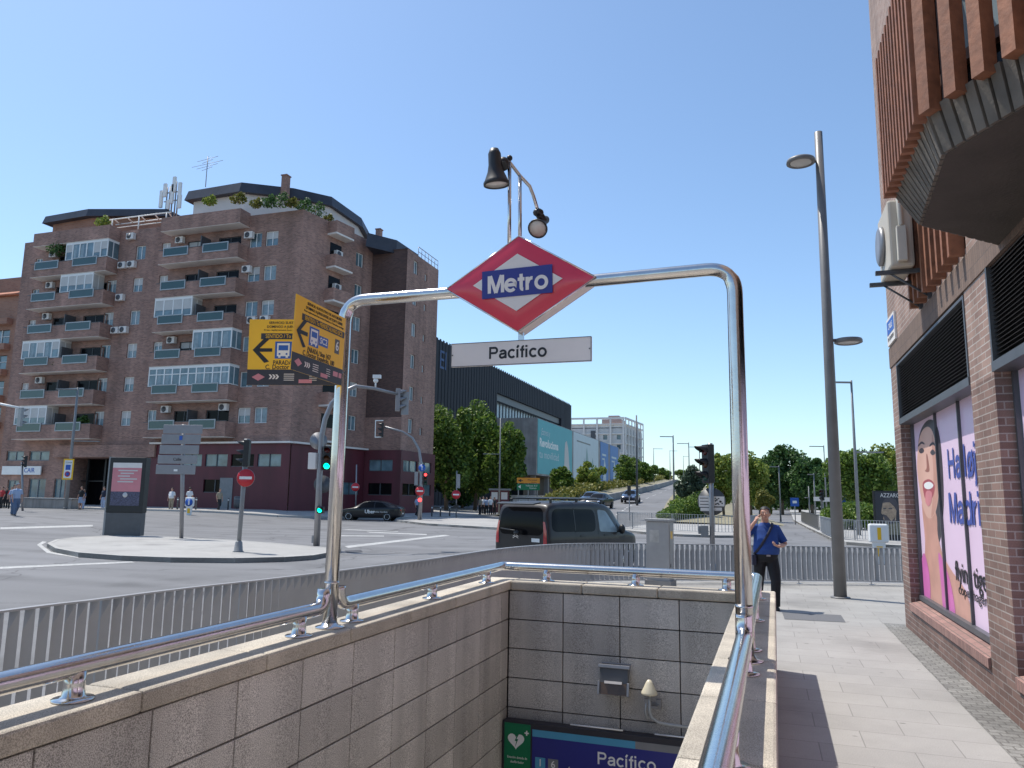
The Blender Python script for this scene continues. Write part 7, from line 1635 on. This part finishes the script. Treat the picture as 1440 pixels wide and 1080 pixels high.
# ================================================================== CARS
def car(name, loc, rz, label, paint, L_=4.5, Wd=1.8, prof=None, kind='sedan', group=None):
    th = thing(name, loc, label, 'car' if kind != 'van' else 'van', group, rz)
    # stations: x (front = +x), sill, belt, roof, half width at belt, half width of roof
    if kind == 'van':
        st = [(-2.18, .55, .78, 1.0, .74, .60), (-2.17, .38, 1.08, 1.35, .86, .74), (-2.12, .32, 1.12, 1.62, .90, .76), (-2.02, .30, 1.13, 1.77, .915, .77), (-1.5, .28, 1.13, 1.83, .92, .775), (-.4, .27, 1.12, 1.85, .92, .775), (.45, .27, 1.10, 1.82, .92, .75), (.85, .27, 1.09, 1.72, .92, .72), (1.25, .27, 1.07, 1.42, .91, .68), (1.55, .28, 1.05, 1.15, .90, .70), (1.95, .30, .98, 1.02, .86, .66), (2.15, .36, .85, .88, .78, .55), (2.22, .45, .70, .72, .66, .45)]
    else:
        st = [(-2.28, .50, .72, .74, .62, .45), (-2.25, .35, .92, .95, .78, .62), (-2.1, .28, .98, 1.04, .85, .66), (-1.7, .25, .97, 1.14, .88, .62), (-1.1, .24, .95, 1.36, .89, .57), (-.5, .23, .93, 1.45, .90, .56), (.1, .23, .92, 1.45, .90, .56), (.55, .23, .91, 1.33, .90, .57), (1.0, .24, .90, 1.06, .89, .62), (1.25, .25, .88, .94, .88, .66), (1.8, .27, .80, .84, .84, .62), (2.15, .32, .68, .71, .74, .5), (2.28, .42, .58, .60, .6, .4)]
    b = MB(); vs = []; fs = []; n = None
    for x, s0, bt, rf_, hw, rw in st:
        top = rf_; half = [(hw*.55, s0), (hw*.93, s0+.02), (hw*.985, s0+.14), (hw*1.0, s0+(bt-s0)*.5), (hw*1.0, s0+(bt-s0)*.8), (hw*.975, bt)]
        for f in (.35, .7, .92): half.append((hw*.975+(rw-hw*.975)*f**1.15, bt+(top-bt)*f))
        half += [(rw*.93, top-.012 if top-bt > .1 else top), (rw*.6, top+.015), (0.0, top+.025)]
        ring = [(x, -y, z) for y, z in half]+[(x, y, z) for y, z in half[-2::-1]]; n = len(ring); vs += ring
    for i in range(len(st)-1):
        for j in range(n-1): fs.append((i*n+j, (i+1)*n+j, (i+1)*n+j+1, i*n+j+1))
        fs.append((i*n+n-1, (i+1)*n+n-1, (i+1)*n, i*n))
    fs.append(tuple(range(n))); fs.append(tuple(range((len(st)-1)*n, len(st)*n))[::-1])
    W_ = WM(th); b.add(vs, fs, 0, True, W_); body = b.build('body', M[paint], th)
    sx = L_/4.4; body.data.transform(Matrix.Diagonal((sx, Wd/1.84, 1, 1)))
    bm = bmesh.new(); bm.from_mesh(body.data); bmesh.ops.recalc_face_normals(bm, faces=bm.faces[:]); cr = bm
    bmesh.ops.subdivide_edges(bm, edges=bm.edges[:], cuts=2, use_grid_fill=True, smooth=.6); bm.to_mesh(body.data); bm.free()
    for p in body.data.polygons: p.use_smooth = True
    D_ = lambda polys, ax, sg, mt, nm, off=.005, par=None, step=.09: decal(body, polys, ax, sg, M[mt], nm, par or body, off, step)
    def rpoly(pts, r=.06, m_=4):
        out = []; k = len(pts)
        for i in range(k):
            p0, p1, p2 = V((*pts[i-1], 0)), V((*pts[i], 0)), V((*pts[(i+1) % k], 0)); a = p1+(p0-p1).normalized()*min(r, (p0-p1).length*.45); c = p1+(p2-p1).normalized()*min(r, (p2-p1).length*.45)
            for q in range(m_+1): t = q/m_; w_ = a*(1-t)**2+p1*2*t*(1-t)+c*t*t; out.append((w_.x, w_.y))
        return out
    if kind == 'van':
        for sg in (1, -1):
            D_([rpoly([(-1.88, 1.12), (-.06, 1.09), (-.04, 1.66), (-1.78, 1.68)], .2, 6)], 'y', sg, 'glass', 'side_window')
            D_([[(-.96, 1.13), (-.92, 1.13), (-.92, 1.65), (-.96, 1.65)]], 'y', sg, 'black', 'window_pillar', .009)
            D_([rpoly([(.10, 1.09), (.92, 1.05), (.86, 1.20), (.50, 1.62), (.10, 1.66)], .08)], 'y', sg, 'curtain' if sg < 0 else 'glass', 'door_window')
            D_([rpoly([(.97, 1.06), (1.15, 1.05), (.93, 1.30)], .04)], 'y', sg, 'glass', 'quarter_window')
            D_([[(-2.1, .56), (2.0, .50), (2.0, .62), (-2.1, .68)]], 'y', sg, 'black', 'side_moulding', .008, None, .15)
            for x in (-.94, .04): D_([[(x-.006, .45), (x+.006, .45), (x+.006, 1.70), (x-.006, 1.70)]], 'y', sg, 'black', 'door_gap', .003, None, .12)
            for x in (-.75, .28): D_([[(x, .98), (x+.18, .98), (x+.18, 1.01), (x, 1.01)]], 'y', sg, 'black', 'door_handle', .015, None, .2)
            D_([rpoly([(sg*.74, .80), (sg*.85, .80), (sg*.83, 1.12), (sg*.77, 1.36), (sg*.72, 1.36), (sg*.75, 1.1)], .02)], 'x', -1, 'tail', 'tail_light', .012, None, .05)
            b = MB(); b.tube([(-1.7, sg*.66, 1.90), (-1.5, sg*.66, 1.92), (.35, sg*.66, 1.92), (.55, sg*.66, 1.88)], .018, 8, M4=W_)
            for x in (-1.65, -.6, .5): b.box((x-.03, sg*.66-.02, 1.80), (x+.03, sg*.66+.02, 1.91), M4=W_)
            b.build('roof_rail', M['black'], th)
            b = MB(); b.ball((.95, sg*1.02, 1.14), .08, .10, .13, M4=W_); b.box((.93, sg*.88, 1.06), (.99, sg*1.0, 1.10), M4=W_); b.build('wing_mirror', M['black'], th)
        D_([rpoly([(-.74, 1.02), (.74, 1.02), (.68, 1.70), (-.68, 1.70)], .2)], 'x', -1, 'glass', 'rear_window', .006, None, .06)
        for x in (-.95, .2): b = MB(); b.box((x-.04, -.70, 1.935), (x+.04, .70, 1.965), M4=W_); b.build('roof_bar', M['galv'], th)
        b = MB(); b.prism([W_ @ V(q) for q in [(-2.02, -.66, 1.80), (-2.26, -.62, 1.76), (-2.26, .62, 1.76), (-2.02, .66, 1.80)]], W_.to_3x3() @ V((0, 0, .035))); b.build('spoiler', M['black'], th, bevel=.01)
        b = MB(); b.tube([(-2.20, -.02, 1.10), (-2.22, .02, 1.13), (-2.215, .5, 1.17)], .016, 8, M4=W_); b.ball((-2.17, .0, 1.07), .06, .09, .07, M4=W_); b.build('rear_wiper', M['black'], th)
        b = MB()
        for z in (.955, .995): b.add([(-2.205, -.09, z), (-2.205, 0, z+.05), (-2.205, .09, z), (-2.205, .09, z-.018), (-2.205, 0, z+.03), (-2.205, -.09, z-.018)], [(0, 1, 4, 5), (1, 2, 3, 4)], 0, False, W_)
        b.build('chevron_badge', M['chrome'], th)
        T = W_ @ FR((-2.21, 0, 0), (0, -1, 0), (0, 0, 1)); text('7584 MTH', th, T, -.53+.05, .93, .11, M['white'], wide=.32, z=.01) if False else None
        D_([[(-.62, .86), (-.36, .86), (-.36, .95), (-.62, .95)]], 'x', -1, 'white', 'rear_lettering', .010, None, .3)
        D_([[(-.26, .60), (.26, .60), (.26, .71), (-.26, .71)]], 'x', -1, 'white', 'number_plate', .012)
        D_([[(-.86, .36), (.86, .36), (.86, .56), (-.86, .56)]], 'x', -1, 'black', 'bumper', .03)
        D_([rpoly([(-.62, -.60), (-.62, .60), (.30, .60), (.30, -.60)][::-1], .06)], 'z', 1, 'black', 'glass_roof', .004, None, .1) if False else None
        D_([rpoly([(-.64, 1.12), (.64, 1.12), (.58, 1.66), (-.58, 1.66)], .08)], 'x', 1, 'glass', 'windscreen')
        wheels = ((-1.36, .33), (1.42, .33)); wy = .86
    else:
        for sg in (1, -1):
            D_([rpoly([(-1.42, .99), (-.44, .96), (-.44, 1.36), (-.9, 1.34)], .05)], 'y', sg, 'glass', 'rear_door_window')
            D_([rpoly([(-.38, .96), (.92, .93), (.45, 1.30), (.1, 1.38), (-.38, 1.38)], .05)], 'y', sg, 'glass', 'front_door_window')
            for x in (-.41, .55): D_([[(x-.006, .32), (x+.006, .32), (x+.006, .95), (x-.006, .95)]], 'y', sg, 'black', 'door_gap', .003, None, .2)
            D_([rpoly([(sg*.42, .60), (sg*.72, .60), (sg*.70, .74), (sg*.46, .70)], .03)], 'x', 1, 'chrome', 'headlight', .012, None, .06)
            D_([rpoly([(sg*.42, .72), (sg*.76, .74), (sg*.74, .88), (sg*.42, .84)], .03)], 'x', -1, 'tail', 'tail_light', .012, None, .06)
            b = MB(); b.ball((.68, sg*.98, .98), .06, .09, .07, M4=W_); b.build('wing_mirror', M[paint], th)
        D_([rpoly([(-.62, .97), (.62, .97), (.5, 1.36), (-.5, 1.36)], .05)], 'x', 1, 'glass', 'windscreen')
        D_([rpoly([(-.55, 1.06), (.55, 1.06), (.47, 1.32), (-.47, 1.32)], .05)], 'x', -1, 'glass', 'rear_window')
        D_([rpoly([(-.5, .40), (.5, .40), (.42, .56), (-.42, .56)], .03)], 'x', 1, 'black', 'grille', .010)
        D_([[(-.25, .5), (.25, .5), (.25, .6), (-.25, .6)]], 'x', -1, 'white', 'number_plate', .012)
        wheels = ((-1.35, .31), (1.42, .31)); wy = .84
    for x, r in wheels:
        for sg in (1, -1):
            D_([[(x*sx+(r+.06)*math.cos(a*math.pi/12), max(r+(r+.06)*math.sin(a*math.pi/12), .24)) for a in range(24) if r+(r+.06)*math.sin(a*math.pi/12) > .22]], 'y', sg, 'black', 'wheel_arch', .003, None, .12)
            T = W_ @ Matrix.Translation((x*sx, sg*(wy*Wd/1.84), r)) @ Matrix.Rotation(-sg*math.pi/2, 4, 'X')
            b = MB(); b.lathe([(r*.6, -.12), (r*.97, -.12), (r, -.09), (r, .07), (r*.96, .10), (r*.68, .105)], 28, M4=T); wh = b.build('wheel', M['tyre'], th)
            b = MB(); b.lathe([(r*.68, .09), (r*.64, .098), (r*.60, .07), (0, .06)], 24, M4=T); b.build('hub', M['black'], wh)
            b = MB()
            for k in range(10): T2 = T @ Matrix.Rotation(k*math.pi/5, 4, 'Z'); b.box((-.018, .03, .065), (.018, r*.64, .095), M4=T2)
            b.lathe([(.05, .06), (.05, .1), (0, .1)], 12, M4=T); b.lathe([(r*.68, .095), (r*.68, .106), (r*.61, .106), (r*.61, .09)], 24, M4=T); b.build('rim', M['chrome'], wh)
    return th, W_, body
# the van
vb = DX(738, 20.6, -.2); van, WV, vbody = car('van', (-5.0, 20.2, RZ-.10), R_(66), 'dark grey passenger van with roof bars and red tail lights driving past the railing', 'car_grey', 4.05, 1.84, kind='van')
p = G(522, 732, RZ); tx, WT, tb_ = car('taxi', (p.x, p.y, RZ), R_(180+14), 'black saloon car with white Uber lettering on its side crossing before the maroon wall', 'car_black', 4.55, 1.8)
T = WT @ FR((0, .93, 0), (-1, 0, 0), (0, 0, 1)); text('Uber', tx, T, .10, .66, .36, M['white'], bold=.02, z=0, ext=.01); text('Electric Comfort', tx, T, -.72+1.6, .66, .16, M['white'], z=0, ext=.01)
for (px, D, an, pn, lb_) in ((843, 74, -95, 'car_black', 'black car coming down the ramp just behind the van'), (832, 80, -92, 'car_blue', 'dark blue car behind the black one at the foot of the ramp'), (887, 88, -88, 'car_blue', 'lone dark blue car coming down the middle of the ramp')):
    p = DX(px, D); car('car', (p.x, p.y, rz_at(p.x, p.y)+.01), R_(an), lb_, pn, 4.3, 1.8, group='cars coming down the ramp')
# ================================================================== OTHER PEOPLE
def ped(px, D, z, rz, label, **k): p = DX(px, D, z); return person((p.x, p.y, z), rz, label, **k)
walk = [((-.10, -.18, .50), (-.10, -.16, .10)), ((.10, -.02, .49), (.10, .26, .16))]
ped(25, 41.5, .32, R_(75), 'man in pale blue shirt, jeans and cap walking at the far left', shirt='sh_light', trs='jean', cap='jean', legs=walk)
ped(20.5, 42.5, .32, R_(80), 'person in blue jeans half hidden behind the walking man in a cap', shirt='sh_light', trs='jean', h=1.66, legs=walk)
ped(115, 58, .32, R_(5), 'person in black top and pale shorts before the block entrance', shirt='sh_black', trs='sh_light', shorts=True)
ped(119, 59, .32, R_(-20), 'person in blue beside the one in black before the entrance', shirt='jean', trs='sh_light', h=1.5)
ped(242, 58.5, .32, R_(15), 'heavy man in pale shirt with a bag strap left of the direction sign pole', shirt='sh_white', trs='khaki', stout=1.)
ped(267, 58.5, .32, R_(190), 'man in white shirt right of the direction sign pole', shirt='sh_white', trs='khaki', h=1.78)
ped(309, 59, .32, R_(75), 'person in dark clothes walking by the maroon wall door', shirt='khaki', trs='sh_black', legs=walk)
ped(146.5, 60, .32, R_(0), 'person in navy half hidden behind the advertising totem', shirt='navy', trs='sh_light')
for i, (px, D, sh, lb_) in enumerate(((4, 58, 'sh_red', 'person in red top sitting group at the far left edge'), (10, 59, 'sh_black', 'person in black beside the red top at the left edge'), (17, 57, 'sh_red', 'second person in red top, nearer the walking man'))): ped(px, D, .32, R_(20*i), lb_, shirt=sh, trs='sh_black', h=1.6)
for i, (px, D, sh, h_, lb_) in enumerate(((675.5, 76, 'khaki', 1.72, 'person in beige at the left of the waiting group'), (680, 78, 'sh_white', 1.76, 'taller person in white second in the waiting group'), (684.5, 77, 'sh_light', 1.7, 'person in pale blue in the middle of the waiting group'), (690, 76, 'sh_white', 1.78, 'man in white shirt at the right of the waiting group'), (695.5, 78, 'sh_black', 1.7, 'person in black by the kiosk beside the waiting group'))): ped(px, D, 0, R_(-30+25*i), lb_, shirt=sh, trs='trs', h=h_, group='people waiting under the plane trees')
ped(587, 66, 0, R_(70), 'person in grey passing behind the red signal mast', shirt='sh_light', trs='sh_black', legs=walk)
